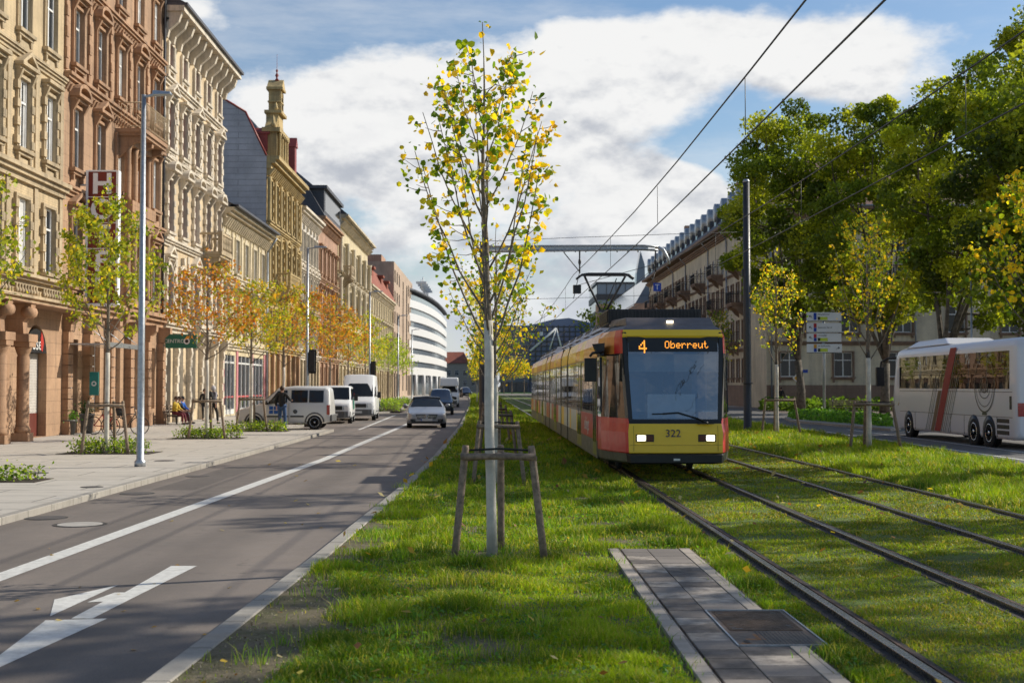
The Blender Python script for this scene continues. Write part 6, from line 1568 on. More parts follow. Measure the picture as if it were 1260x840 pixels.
def van(name,label,x,y,rz,L,w,H,belt,hood,ybase,ytop,paint='vanwhite',bump='greybump',z=RZ,roof_w=.86,bumpz=.62,sidewins=True,green=False,overcab=False,scale=1):
    t=thing(name,label,'van',(x,y,z),rz); t.scale=(scale,)*3
    a=w/2; st=[(0,.32,hood-.22,hood-.2,a*.86,a*.80,a*.7),(.12,.26,hood-.08,hood-.06,a*.97,a*.93,a*.8),(ybase,.26,belt,belt+.06,a,a*.97,a*.86),(ytop,.26,belt+.05,H-.03,a,a*.98,a*roof_w),(ytop+.5,.26,belt+.05,H,a,a*.98,a*roof_w),(L-.15,.26,belt+.05,H,a,a*.98,a*roof_w),(L,.32,belt+.0,H-.1,a*.97,a*.95,a*roof_w*.96)]
    S=Shell(st); S.build(t,M[paint]); q=MB(); k=.9 if H<2.3 else .62
    zt=belt+(H-belt)*k; yt=ybase+(ytop-ybase)*k
    screen(q,0,a*.86,ybase,belt+.08,yt,zt,a*.80,-.035); q.build('windscreen',M['glass_car'],t)
    for sx in(-1,1):
        tw=.85 if H<2.3 else .5
        S.sidewin(ybase+.35,ytop+.95,.08,tw,y0t=yt+.1,y1t=ytop+.95,sx=sx,off=.012).build('door_window',M['glass_car'],t)
        if sidewins:
            for y0,y1 in((ytop+1.1,ytop+2.0),(ytop+2.1,L-.5)): S.sidewin(y0,y1,.08,tw,sx=sx,off=.012).build('side_window',M['glass_car'],t)
        q=MB(); q.hexa([(sx*a*.52,-.02,hood-.42),(sx*a*.92,.06,hood-.40),(sx*a*.95,.35,hood-.36),(sx*a*.6,.25,hood-.36)],[(sx*a*.56,.0,hood-.20),(sx*a*.90,.1,hood-.18),(sx*a*.93,.4,hood-.16),(sx*a*.6,.3,hood-.18)]); q.build('headlight',M['clearlamp'],t,bevel=.01)
        q=MB(); q.tube((sx*a*.95,ybase+.5,belt+.1),(sx*(a+.12),ybase+.45,belt+.12),.03); q.box(*sorted((sx*(a+.08),sx*(a+.28))),ybase+.38,ybase+.48,belt+.0,belt+.34); q.build('mirror',M['black'],t,bevel=.03)
        for yy in(.85,L-.95): wheel(t,sx*(a+.005),yy,.34,.22,sx,'galv',6)
        q=MB(); q.box(*sorted((sx*(a+.006),sx*(a+.022))),1.35,L-1.4,.45,.52); q.build('rub_strip',M['greybump'],t)
        q=MB(); q.box(*sorted((sx*(a+.012),sx*(a+.016))),ytop+1.0,ytop+1.012,.4,belt+.5); q.build('door_seam',M['dark'],t)
        q=MB(); q.box(*sorted((sx*a*.80,sx*a*.95)),L-.005,L+.012,.8,1.5); q.build('tail_light',M['redlens'],t)
    q=MB(); rr=[[(-a*.96,.5,z_),(-a*.95,.06,z_),(-a*.6,-.08,z_),(a*.6,-.08,z_),(a*.95,.06,z_),(a*.96,.5,z_)] for z_ in(.30,.34,bumpz-.04,bumpz)]; q.loft(rr,closed=False,caps=False); q.quad((-a*.96,.5,bumpz),(-a*.6,-.08,bumpz),(a*.6,-.08,bumpz),(a*.96,.5,bumpz)); q.build('bumper',M[bump],t)
    q=MB(); q.box(-a*.5,a*.5,-.03,.05,hood-.42,hood-.22); q.build('grille',M['black'],t)
    q=MB(); q.box(-.26,.26,-.11,-.085,.42,.53); q.build('number_plate',M['plate_w'],t)
    if green:
        q=MB(); q.box(a+.013,a+.018,1.5,3.6,.7,1.25); q.build('green_stripe',M['green'],t); q=MB(); q.lathe([(.06,-.05),(.06,-.03)],(.0,0,hood-.3),12,'y'); q.build('red_badge',M['redlens'],t)
    if overcab: q=MB(); q.hexa([(-a*.95,.7,2.0),(a*.95,.7,2.0),(a,3,2.0),(-a,3,2.0)],[(-a*.9,1.0,H+.35),(a*.9,1.0,H+.35),(a*.95,3,H+.4),(-a*.95,3,H+.4)]); q.build('overcab',M[paint],t,bevel=.1)
    return t
convertible(-3.05,59.0,R(3.5))
suv(-3.55,86,R(2))
van('camper_van','white high roofed van with a pale logo above its windscreen behind the dark blue car',-4.1,118,R(2),5.8,1.95,2.45,1.35,1.25,.85,1.5,overcab=True,scale=.95)
text('roof_logo','ROUTE',.28,M['t_orange'],[o for o in COL.objects if o.name=='camper_van'][0],(0,.80,2.42)) if False else None
van('transporter','small white van with grey bumper and green side stripe parked nose to the camera','X' if False else -8.15,66,R(4),4.9,1.86,1.92,1.15,1.12,.75,1.5,green=True)
van('tall_van','tall white delivery van parked behind the small white van',-7.55,72,R(3),5.9,1.95,2.55,1.25,1.15,.7,1.6,sidewins=False)
van('distant_van','white box van far down the street',-7.2,228,R(8),5.5,2.0,2.8,1.2,1.1,.7,1.5,sidewins=False,overcab=False)
d=suv(-4.6,222,R(8)); d['label']='tiny dark blue car beside the distant white van far down the street'; d.name='distant_car'
def hatch_van():
    """the silver leisure van parked across the pavement, nose to the left"""
    t=thing('silver_van','silver leisure van with blue door stickers parked across the pavement','car',(-10.95,54.3,0),R(-90)+math.pi+R(0))
    # local -Y is the nose; it must look towards world -X
    t.rotation_euler=(0,0,R(-90)); t.location=(-10.75,55.0,0)
    a=.86; st=[(0,.34,.72,.74,a*.82,a*.78,a*.6),(.12,.26,.80,.83,a*.96,a*.92,a*.75),(.85,.26,.98,1.02,a,a*.96,a*.8),(1.05,.26,1.02,1.10,a,a*.96,a*.78),(1.75,.26,1.06,1.72,a,a*.97,a*.76),(2.4,.26,1.06,1.80,a,a*.97,a*.77),(3.7,.26,1.06,1.78,a,a*.97,a*.78),(3.88,.30,1.04,1.70,a*.98,a*.95,a*.75),(3.95,.36,.9,1.1,a*.95,a*.92,a*.75)]
    S=Shell(st); S.build(t,mat('silver_grey_van_paint',(.66,.65,.62),.35,.1,var=0,coat=.4))
    q=MB(); screen(q,0,a*.84,1.0,1.09,1.68,1.66,a*.74,-.03); q.build('windscreen',M['glass_car'],t)
    for sx in(-1,1):
        S.sidewin(1.15,2.15,.08,.88,y0t=1.75,y1t=2.15,sx=sx,off=.012).build('front_door_window',M['glass_car'],t)
        S.sidewin(2.32,3.0,.1,.84,sx=sx,off=.012).build('side_window',M['glass_car'],t); S.sidewin(3.06,3.66,.1,.84,sx=sx,off=.012).build('side_window',M['glass_car'],t)
        for yy in(.80,3.30):
            wheel(t,sx*(a+.01),yy,.31,.2,sx,'galv',7)
            q=MB(); q.path([(sx*(a+.002),yy+math.cos(k*math.pi/10)*.38,.31+math.sin(k*math.pi/10)*.38) for k in range(11)],.035,6); q.build('wheel_arch',M['greybump'],t)
        q=MB(); q.box(*sorted((sx*(a+.008),sx*(a+.028))),1.3,2.2,.52,.58); q.box(*sorted((sx*(a+.008),sx*(a+.028))),2.3,2.85,.52,.58); q.build('rub_strip',M['black'],t)
        q=MB(); q.box(*sorted((sx*(a+.012),sx*(a+.018))),2.23,2.245,.35,1.1); q.box(*sorted((sx*(a+.012),sx*(a+.018))),1.2,1.212,.35,1.02); q.build('door_seam',M['dark'],t)
        q=MB(); q.box(*sorted((sx*(a*.9),sx*(a+.004))),3.80,3.93,.62,1.02); q.build('tail_light',M['redlens'],t)
        q=MB(); q.ellip((sx*(a+.1),1.35,1.12),(.1,.07,.09),8); q.build('mirror',M['black'],t)
        bl=mat('blue_sticker',(.02,.12,.45),.5)
        q=MB()
        for i,j in((0,0),(1,0),(0,1),(1,1)):
            q.box(*sorted((sx*(a+.011),sx*(a+.016))),1.42+i*.20,1.42+i*.2+.16,.66+j*.17,.66+j*.17+.14)
        q.build('blue_sticker',bl,t)
        q=MB(); q.lathe([(.09,sx*(a+.014)),(.09,sx*(a+.018))],(0,2.5,.75),14,'x'); q.build('round_sticker',M['greybump'],t)
    q=MB(); q.box(-a*.95,a*.95,3.93,4.02,.34,.62); q.build('rear_bumper',M['greybump'],t,bevel=.03)
    q=MB(); q.box(-a*.5,a*.5,-.02,.05,.5,.62); q.build('grille',M['black'],t); q=MB(); q.box(-a*.8,-a*.45,-.0,.2,.52,.70); q.box(a*.45,a*.8,-.0,.2,.52,.70); q.build('headlight',M['clearlamp'],t)
    return t
hatch_van()
# --- coach
def coach():
    t=thing('coach','white touring coach with dark tinted windows and a red diagonal stripe on the right road','bus',(17.0,0,RZ),0)
    t.location=(16.7,51.0,RZ); t.rotation_euler=(0,0,0)
    # local: the nose looks along +Y in the world (driving away); build with nose at y=0 and tail at y=-12.6, left side at -x
    w=1.17; L=12.5; H=3.38
    M['coach']=mat('coach_white',(.76,.76,.80),.32,var=0,coat=.4); 
    sec=[(0.0,.9,.45,1.9),(-.02,1.05,.30,2.2)]
    def rg(y,hw,zb,zt,lean=0):
        h=[(hw*.96,zb),(hw,zb+.12),(hw,1.75),(hw*.985,zt-.30),(hw*.93,zt-.10),(hw*.78,zt-.01),(0,zt+.03)]
        return [(-a,y+lean*(b/3.3)**2,b) for a,b in h]+[(a,y+lean*(b/3.3)**2,b) for a,b in reversed(h[:-1])]
    q=MB(); q.loft([rg(.02,.75,.5,2.95,-.9),rg(-.05,.95,.36,3.12,-.75),rg(-.25,1.10,.30,3.25,-.6),rg(-.7,w,.28,3.32,-.35),rg(-1.3,w,.28,3.34,0),rg(-L+.3,w,.28,H,0),rg(-L+.05,w*.98,.32,H-.08,0),rg(-L,w*.9,.42,H-.3,0)],sm=True); q.build('body',M['coach'],t)
    M['tint']=glass('tinted_coach_glass',(.006,.006,.006),.015,.06,.6)
    x=-w-.004
    q=MB(); ys_=[-1.35,-3.2,-5.0,-6.8,-8.6,-10.2,-12.0]
    for a,b in zip(ys_,ys_[1:]):
        for sx in(-1,1): q=MB(); q.hexa([(sx*(w+.006),a-.012,1.82),(sx*(w+.006),b+.012,1.82),(sx*w*.97,b+.012,1.82),(sx*w*.97,a-.012,1.82)],[(sx*(w*.985+.006),a-.012,2.98),(sx*(w*.985+.006),b+.012,2.98),(sx*w*.95,b+.012,2.98),(sx*w*.95,a-.012,2.98)]); q.build('side_window',M['tint'],t)
    for sx in(-1,1):
        q=MB(); q.hexa([(sx*(w+.005),-1.3,1.2),(sx*(w*.97+.02),-.5,1.0),(sx*w*.9,-.5,1.0),(sx*w*.95,-1.3,1.2)],[(sx*(w*.985+.005),-1.3,2.95),(sx*(w*.95),-1.05,2.95),(sx*w*.85,-1.05,2.95),(sx*w*.9,-1.3,2.95)]); q.build('driver_window',M['tint'],t)
    q=MB(); n_=10
    for i in range(n_):
        u0=i/n_*2-1;u1=(i+1)/n_*2-1; f=lambda u,z:.06-.35*abs(u)**3-.9*(z/3.3)**2*.95
        for z0,z1 in((1.0,1.7),(1.7,2.4),(2.4,2.95)): q.quad((u1*1.0,f(u1,z0),z0),(u0*1.0,f(u0,z0),z0),(u0*1.0,f(u0,z1),z1),(u1*1.0,f(u1,z1),z1))
    q.build('windscreen',M['tint'],t)
    # stripes
    mr=mat('stripe_red',(.26,.004,.008),.5,var=0); mo=mat('stripe_brown',(.15,.09,.045),.5,var=0); mk=mat('stripe_dark',(.05,.05,.05),.35,coat=.5); mg=mat('stripe_grey',(.28,.28,.28),.35,coat=.5)
    def strp(y0,wd,m,z0=.34,z1=3.0,sl=-1.55,e=.009):
        q=MB(); xs=-w-e
        for k in range(3):
            a=z0+(z1-z0)*k/3; b=z0+(z1-z0)*(k+1)/3; ya=y0+sl*(a-z0)/2.7; yb=y0+sl*(b-z0)/2.7; xa=xs if a<1.8 else xs+.006; 
            q.quad((xs,ya,a),(xs,ya-wd,a),(xs+ (.016 if b>2.9 else 0),yb-wd,b),(xs+(.016 if b>2.9 else 0),yb,b))
        q.build('stripe',m,t)
    base=-4.35
    strp(base-.0,.055,mk,z1=2.3); strp(base-.18,.04,mg,z1=2.2); strp(base-.34,.05,mk,z1=2.4)
    strp(base-.55,.34,mo,z1=1.75); strp(base-.94,.62,mr,z1=3.2)
    strp(base-1.62,.05,mk,z1=3.0); strp(base-1.80,.05,mo,z1=3.0); strp(base-1.98,.05,mk,z1=2.2); strp(base-2.14,.04,mg,z1=2.2); strp(base-2.3,.05,mk,z1=2.2)
    # emblem: shield drawn with rings
    q=MB(); X0=-w-.013; cy,cz=-10.0,1.95
    def ov(ry_,rz_,th,a0=0,a1=360,n_=28):
        for k in range(n_):
            t0=R(a0+(a1-a0)*k/n_);t1=R(a0+(a1-a0)*(k+1)/n_)
            P=lambda t,e:(X0,cy+math.cos(t)*(ry_+e),cz+math.sin(t)*(rz_+e))
            q.quad(P(t0,0),P(t1,0),P(t1,th),P(t0,th))
    ov(.82,.84,.05,170,370); ov(.70,.68,.025,180,360); ov(.80,.9,.03,20,160); ov(.30,.24,.03,0,360,18); ov(.5,.42,.03,200,340)
    for k in range(5): q.quad((X0,cy-.3+k*.15,cz-.25),(X0,cy-.24+k*.15,cz-.25),(X0,cy-.24+k*.15,cz+.05),(X0,cy-.3+k*.15,cz+.05))
    q.quad((X0,cy-.2,cz-.96),(X0,cy+.2,cz-.96),(X0,cy+.2,cz-.88),(X0,cy-.2,cz-.88))
    q.build('crest_emblem',mk,t)
    q=MB()
    for z in(.95,1.72): q.box(-w-.008,-w+.01,-L+.3,-1.4,z,z+.015)
    for y in(-3.2,-5.8,-6.9,-8.2,-11.0): q.box(-w-.008,-w+.01,y,y+.012,.34,.95)
    q.build('panel_seam',M['dark'],t)
    for z in(.42,.60,.78): 
        q=MB(); q.box(-w-.012,-w+.02,-L+.55,-L+1.5,z,z+.13); q.build('engine_vent',M['black'],t,bevel=.02)
    q=MB(); q.box(-w-.01,-w+.02,-L+.35,-L+.5,1.2,1.6); q.build('side_vent',M['black'],t)
    for y in(-2.45,-9.05,-10.35):
        for sx in(-1,1):
            q=MB(); q.lathe([(.52,sx*(w-.05)),(.53,sx*(w+.008))],(0,y,.46),24,'x'); q.build('wheel_arch',M['black'],t); wheel(t,sx*(w+.014),y,.44,.28,sx,'chrome',8)
    q=MB(); q.hexa([(-1.0,-1.6,3.33),(1.0,-1.6,3.33),(1.0,-6.3,3.36),(-1.0,-6.3,3.36)],[(-.8,-2.5,3.58),(.8,-2.5,3.58),(.8,-5.4,3.6),(-.8,-5.4,3.6)]); q.build('roof_unit',M['coach'],t,bevel=.05)
    q=MB(); q.path([(-1.0,-.55,3.0),(-1.25,-.2,2.98),(-1.45,0,2.85),(-1.48,.02,2.6)],.05,6); q.box(-1.66,-1.34,-.05,.12,1.9,2.65); q.build('mirror',M['black'],t,bevel=.03)
    q=MB(); q.box(-w+.05,-w+.25,-L-.02,-L+.03,1.0,1.4); q.box(w-.25,w-.05,-L-.02,-L+.03,1.0,1.4); q.build('tail_light',M['redlens'],t)
    return t
coach()
# ------------------------------------------------------------------ masts, lamps, wires, signs
def lamp_post(x,y,h,arm,label,r=.085,traffic=False,mt='galv',grp='tall street lamps along the left kerb'):
    t=thing('street_lamp',label,'street lamp',(x,y,0 if x<-6.5 or x>8 else 0),0,grp)
    q=MB(); q.lathe([(r*1.5,0),(r*1.5,.12),(r,.16),(r*.98,2),(r*.62,h)],(0,0,0),14); q.build('pole',M[mt],t)
    q=MB(); s_=1 if arm>0 else -1; q.tube((0,0,h-.05),(arm*.55,0,h+.02),.035); q.hexa([(arm*.35,-.13,h-.02),(arm,-.10,h+.0),(arm,.10,h+.0),(arm*.35,.13,h-.02)],[(arm*.35,-.1,h+.09),(arm,-.08,h+.06),(arm,.08,h+.06),(arm*.35,.1,h+.09)]); q.build('lamp_head',M['galv'],t,bevel=.02)
    if traffic:
        q=MB(); q.box(.1,.36,-.1,.14,2.5,3.45); q.box(.0,.12,-.04,.04,2.6,2.68); q.box(.0,.12,-.04,.04,3.3,3.38); q.box(.04,.42,.14,.16,2.4,3.55); q.build('signal_head',M['black'],t,bevel=.02)
    return t
lamp_post(-7.95,29.4,8.4,.62,'tall galvanised street lamp nearest the camera on the left pavement')
lamp_post(-8.9,62,8.4,.9,'second street lamp on the left with a black traffic signal, beside the silver van',traffic=True)
lamp_post(-8.7,91,8.4,.9,'third street lamp on the left with a black traffic signal beyond the tall van',traffic=True)
lamp_post(-9.0,122,8.4,.9,'fourth street lamp on the left before the pink block')
lamp_post(-9.6,152,8.4,.9,'farthest street lamp on the left before the curved white building')
lamp_post(16.6,57.5,7.6,-.1,'slim white topped lamp post on the traffic island behind the yellow linden',.06,grp='slim lamp posts on the right')
lamp_post(22.9,62,7.2,-.1,'slim lamp post standing behind the coach roof',.06,grp='slim lamp posts on the right')
# dark steel mast beside the tram
t=thing('overhead_line_mast','tall dark steel overhead line mast on the right grass verge','mast',(10.15,52,0)); q=MB(); q.lathe([(.24,0),(.24,.05),(.165,.08),(.16,3),(.13,10)],(0,0,0),16); q.build('pole',M['poledark'],t); q=MB(); q.lathe([(.135,10),(.14,10.03),(.1,10.12)],(0,0,0),12); q.build('cap',M['galv'],t)
q=MB(); q.box(-.19,.19,-.19,.19,1.9,1.93); q.box(-.2,-.14,-.03,.03,6.2,6.5); q.build('clamp',M['dark'],t)
# gantry with one mast in the median
GY=52.0; gxm=-.42
t=thing('line_gantry','grey line gantry with a long box arm reaching over both tracks','gantry',(gxm,GY,0))
ab=7.28
q=MB(); q.lathe([(.26,0),(.26,.05),(.19,.1),(.18,4),(.15,ab+.3)],(0,0,0),14); q.build('pole',M['poledark'],t)
q=MB(); 
for dz in(0,.19):
    q.path([(0,-.12,ab-.1+dz),(2.2,-.12,ab-.06+dz),(6.4,-.12,ab+.0+dz*.8),(7.0,-.12,ab-.03+dz*.7)],.035,5); q.path([(0,.12,ab-.1+dz),(2.2,.12,ab-.06+dz),(6.4,.12,ab+dz*.8),(7.0,.12,ab-.03+dz*.7)],.035,5)
q.box(0.1,6.6,-.10,.10,ab-.02,ab+.10)
for k in range(15): q.box(.3+k*.42,.34+k*.42,-.13,.13,ab-.10,ab+.16)
q.path([(6.9,0,ab+.1),(7.2,0,ab+.0),(7.4,0,ab-.35),(7.45,0,ab-.6)],[.09,.08,.06,.05],8); q.build('box_arm',M['galv'],t)
q=MB(); q.tube((3.85,0,ab),(3.85,0,ab-.95),.03); q.tube((3.2,0,ab-.1),(3.85,0,ab-.9),.02); q.tube((3.85,0,ab-.9),(3.6,0,5.3),.015); q.tube((6.9,0,ab),(6.9,0,ab-.9),.03); q.tube((6.9,0,ab-.8),(6.6,0,5.3),.015); q.ellip((3.85,0,ab-.5),(.06,.06,.14),6); q.ellip((6.9,0,ab-.5),(.06,.06,.14),6); q.build('registration_arm',M['dark'],t)
# wires
def catline(name,label,x,zs,r,ptsY):
    q=MB(); pts=[]
    for a,b in zip(ptsY,ptsY[1:]):
        for i in range(8):
            u=i/8; y=a+(b-a)*u; pts.append((x+bend(y),y,zs[0]-zs[1]*4*u*(1-u)))
    pts.append((x+bend(ptsY[-1]),ptsY[-1],zs[0])); q.path(pts,r,5,cap=False); o=q.build(name,M['poledark']); tag(o,label,'overhead wire'); return o
PY=[-4,52,95,145,200,260]
catline('contact_wire','lower wire over the left track touched by the pantograph',3.42,(5.2,0.03),.012,PY)
catline('messenger_wire','upper sagging wire over the left track',3.40,(6.25,.28),.013,PY)
catline('contact_wire','lower wire over the empty right track',6.42,(5.25,.03),.012,PY)
catline('messenger_wire','upper sagging wire over the empty right track',6.42,(6.35,.28),.013,PY)
for x,z0,z1,lb in((3.41,5.2,6.25,'left'),(6.42,5.25,6.35,'right')):
    for k,y in enumerate([8,17.5,27,37,57,66,76,86]):
        a,b=(PY[0],PY[1]) if y<52 else (PY[1],PY[2]); u=(y-a)/(b-a); q=MB(); q.path([(x+bend(y),y,z0),(x+bend(y),y,z1-.28*4*u*(1-u))],.006,4); o=q.build('wire_dropper',M['dark']); tag(o,'thin vertical dropper between the two wires over the %s track, number %d from the camera'%(lb,k+1) if False else 'one of the thin vertical droppers between the two wires of the %s track'%lb,'wire dropper','droppers of the %s track wires'%lb)
q=MB(); q.path([(gxm,52,7.6),(3,52,7.75),(7,52,7.9),(10.15,52,8.0)],.010,4); o=q.build('span_wire',M['dark']); tag(o,'thin span wire from the gantry to the tall dark mast','overhead wire')
q=MB(); q.path([(gxm,62,5.9),(5,62,6.05),(10,62,6.25),(22.9,62,6.3)],.010,4); o=q.build('span_wire',M['dark']); tag(o,'thin cross wire that carries the blue T sign','overhead wire')
q=MB(); q.path([(6.98,52,6.9),(6.2,50,6.5),(3.4,56,6.1)],.014,4); o=q.build('feeder_cable',M['dark']); tag(o,'thick curved feeder cable at the end of the gantry arm','overhead wire')
t=thing('signal_sign','small square blue sign with a white T hanging on the cross wire','sign',((809-VPX)*62/F,61.9,CH+(HY-353)*62/F)); q=MB(); q.box(-.19,.19,-.02,.02,-.2,.2); q.build('plate',mat('sign_blue',(.01,.06,.42),.4),t,bevel=.01); text('lettering','T',.36,M['white'],t,(0,-.022,-.01)); q=MB(); q.tube((0,0,.2),(0,.1,-(CH+(HY-353)*62/F)+6.22),.01); q.build('hanger',M['dark'],t)
# direction panels
sx_,sy_=G(1015.5,510); sy_=80; sx_=(1015.5-VPX)*sy_/F; u=sy_/F
t=thing('direction_sign','post with four white direction panels in front of the apartment house','sign',(sx_,sy_,0))
q=MB(); q.tube((-.02,0,-.1),(-.02,0,CH+(HY-386)*u),.09,n=10); q.tube((.02,.1,2),(.02,.1,3),.01); q.build('post',M['galv'],t)
M['signwhite']=mat('sign_white_face',(.82,.83,.84),.4,var=.03); M['sblue']=mat('motorway_blue',(.01,.06,.42),.4); M['sred']=mat('sign_red_square',(.5,.03,.04),.4); M['sorange']=mat('sign_orange_square',(.75,.36,.02),.4); M['led']=mat('green_led_panel',(.10,.13,.02),.4,emit=(.45,.6,.05),estr=.18)
rowsS=[(384,394.5,0),(397,408.5,1),(410,420.5,1),(423,433.5,2)]
names=['Hauptbahnhof','Zentrum Nord','Luisenplatz','bei Stadtwerke']
for i,(p0,p1,k) in enumerate(rowsS):
    z1=CH+(HY-p0)*u; z0=CH+(HY-p1)*u; x0=(993.5-1015.5)*u; x1=(1036.5-1015.5)*u+ (0 if i<3 else .02); zc=(z0+z1)/2; hh=(z1-z0)
    q=MB(); q.box(x0,x1,-.14,-.10,z0,z1); pn=q.build('panel',M['signwhite'],t,bevel=.015)
    q=MB(); q.box(x0-.0,x1,-.138,-.10,z0-.03,z0-.001); q.build('panel_edge',M['dark'],t)
    q=MB(); xm=x0+.43; 
    if k==0: q.box(xm,xm+.18,-.148,-.141,z0+.06,z1-.04,0)
    else: q.box(xm,xm+.18,-.148,-.141,zc,z1-.03,1 if k==1 else 2); q.box(xm,xm+.18,-.148,-.141,z0+.04,zc-.01,0)
    q.build('route_square',[M['sblue'],M['sred'],M['sorange']],pn)
    if i!=1: q=MB(); q.box(xm+.25,xm+.86,-.148,-.141,z0+.05,z0+.05+hh*.38,1); q.box(xm+.25,xm+.40,-.150,-.1482,z0+.05,z0+.05+hh*.38,0); q.build('led_panel',[M['black'],M['led']],pn)
    text('lettering',names[i],.15 if i!=1 else .17,M['black'],pn,(xm+.25,-.143,z1-.12 if i!=1 else zc),ext=.001,align='LEFT',sx=.85)
    q=MB(); ax=x0+.2 if i<3 else x1-.2; s_=1 if i<3 else -1
    q.prism([(ax-s_*.08,zc+.02),(ax+s_*.03,zc+.1),(ax+s_*.03,zc-.06)],'y',-.146,-.141); q.path([(ax+s_*.03,-.144,zc+.02),(ax+s_*.1,-.144,zc+.0),(ax+s_*.13,-.144,zc-.09)],.014,4); q.build('arrow',M['black'],pn)
# priority road sign with street name plate
py_=97.0; u=py_/F; px0=(982-VPX)*u
t=thing('priority_sign','small yellow and white diamond road sign on a thin post before the apartment house','sign',(px0,py_,0)); q=MB(); q.tube((0,0,-.1),(0,0,CH+(HY-452)*u),.035); q.build('post',M['galv'],t); zc=CH+(HY-465)*u
q=MB(); q.prism([(-.38,zc),(0,zc-.38),(.38,zc),(0,zc+.38)],'y',-.06,-.04); q.build('plate',M['white'],t); q=MB(); q.prism([(-.25,zc),(0,zc-.25),(.25,zc),(0,zc+.25)],'y',-.066,-.061); q.build('yellow_face',mat('sign_yellow',(.75,.42,.02),.4),t)
q=MB(); q.box(.05,.8,-.03,0,CH+(HY-458.5)*u,CH+(HY-454.5)*u); q.build('street_name_plate',M['sblue'],t)
# low benches / rails beyond the road on the right
def bench(x,y,rz,label,w=1.8):
    t=thing('bench',label,'bench',(x,y,0),rz)
    for k in range(4): q=MB(); q.box(-w/2,w/2,-.22+k*.12,-.13+k*.12,.42,.455); q.build('seat_slat',M['wood'],t)
    for k in range(3): q=MB(); q.box(-w/2,w/2,.24+k*.015,.27+k*.015,.55+k*.13,.64+k*.13); q.build('back_slat',M['wood'],t)
    for s_ in(-1,1): q=MB(); q.tube((s_*w*.4,-.2,0),(s_*w*.4,-.2,.42),.025); q.tube((s_*w*.4,.22,0),(s_*w*.4,.29,.95),.025); q.tube((s_*w*.4,-.2,.40),(s_*w*.4,.24,.40),.02); q.build('leg',M['iron'],t)
    return t
bench((1045-VPX)*84/F,84,0,'wooden bench under the plane trees beyond the right road',2.4)
# grey utility cabinet
t=thing('utility_cabinet','grey steel utility cabinet beside the parked bicycles','cabinet',(-9.9,97,0)); q=MB(); q.box(-.75,.75,-.3,.3,0,1.25); q.box(-.8,.8,-.35,.35,1.25,1.32); q.build('housing',mat('cabinet_grey',(.33,.34,.33),.5,dirt=.3),t,bevel=.015); q=MB(); q.box(-.01,.01,-.31,-.302,.1,1.2); q.box(.1,.13,-.33,-.302,.6,.75); q.build('door_seam',M['dark'],t)
# pots
def pot(x,y,r,h,label,seed,cols=((.08,.22,.03),(.15,.30,.05))):
    t=thing('plant_pot',label,'plant pot',(x,y,0),0); q=MB(); q.lathe([(r*.7,0),(r*.95,h*.9),(r*1.05,h*.9),(r*1.05,h),(r*.9,h),(r*.88,h*.92)],(0,0,0),18); q.build('pot',mat('grey_glazed_pot',(.14,.13,.12),.5),t)
    r_=np.random.default_rng(seed); P=r_.normal(0,1,(420,3))*np.array([r*.5,r*.5,h*.22])+np.array([0,0,h*1.25]); V,npv,fs=leaf_arrays(P,.07,r_,None,-.3,'quad'); link('plant',np_mesh('plant',V,npv,fs,M['leaf'],pick(cols,[1,1],420,r_)),t); return t
pot(*G(87,534),.33,.55,'grey plant pot with bright green plant by the arcade',1)
pot(*G(110,532.5),.28,.75,'black planter with a small dark bush by the house door',2,((.03,.06,.02),(.05,.09,.03)))
# bicycles
def bicycle(x,y,rz,label,col,group=None,basket=False,name='bicycle'):
    t=thing(name,label,'bicycle',(x,y,0),rz,group); m=mat('bicycle_paint',col,.35,.2)
    for yy in(-.52,.52):
        q=MB(); q.path([(0,yy+math.cos(k*math.pi/10)*.33,.34+math.sin(k*math.pi/10)*.33) for k in range(21)],.018,5,cap=False); wq=q.build('wheel',M['rubber'],t)
        q=MB()
        for k in range(10): q.tube((0,yy,.34),(0,yy+math.cos(k*math.pi/5)*.31,.34+math.sin(k*math.pi/5)*.31),.003,n=3)
        q.build('spokes',M['galv'],wq)
    q=MB(); B=(0,-.05,.30);S_=(0,.15,.75);Hd=(0,-.36,.78)
    for a,b in((B,S_),(B,Hd),(S_,Hd),((0,.52,.34),S_),((0,.52,.34),B),(Hd,(0,-.52,.34))): q.tube(a,b,.019,n=6)
    q.build('frame',m,t)
    q=MB(); q.tube((0,-.36,.78),(0,-.34,1.0),.014); q.path([(-.28,-.2,1.0),(-.22,-.3,1.04),(0,-.34,1.02),(.22,-.3,1.04),(.28,-.2,1.0)],.013,5); q.build('handlebar',M['dark'],t)
    q=MB(); q.tube((0,.15,.75),(0,.17,.92),.014); q.ellip((0,.19,.95),(.08,.14,.035),8); q.build('saddle',M['black'],t)
    q=MB(); q.box(-.09,.09,.3,.75,.72,.735); q.tube((-.08,.7,.72),(0,.52,.34),.008,n=4); q.build('carrier',M['dark'],t)
    if basket: q=MB(); q.lathe([(.12,.70),(.18,.98),(.185,1.0),(.16,.98)],(0,-.62,0),10); q.build('basket',M['dark'],t)
    return t
bicycle(-14.4,48.5,R(70),'red bicycle with a dark basket leaning by the rusticated house wall',(.35,.02,.03),basket=True)
bicycle(-13.6,48.2,R(110),'dark bicycle standing beside the red bicycle',(.03,.03,.03))
for i in range(9):
    bicycle(-9.3+.55*(i%3)-.15*i,91.0+i*.75,R(75+17*math.sin(i*2.1)),'parked city bicycle in the dense row beyond the tall white van',[(.03,.03,.04),(.25,.25,.27),(.03,.08,.2),(.2,.02,.02)][i%4],group='parked bicycles beyond the vans')
q=MB()
for i in range(6): q.path([(-9.9,91+i*1.1,0),(-9.9,91+i*1.1,.8),(-9.1,91+i*1.1,.8),(-9.1,91+i*1.1,0)],.025,5)
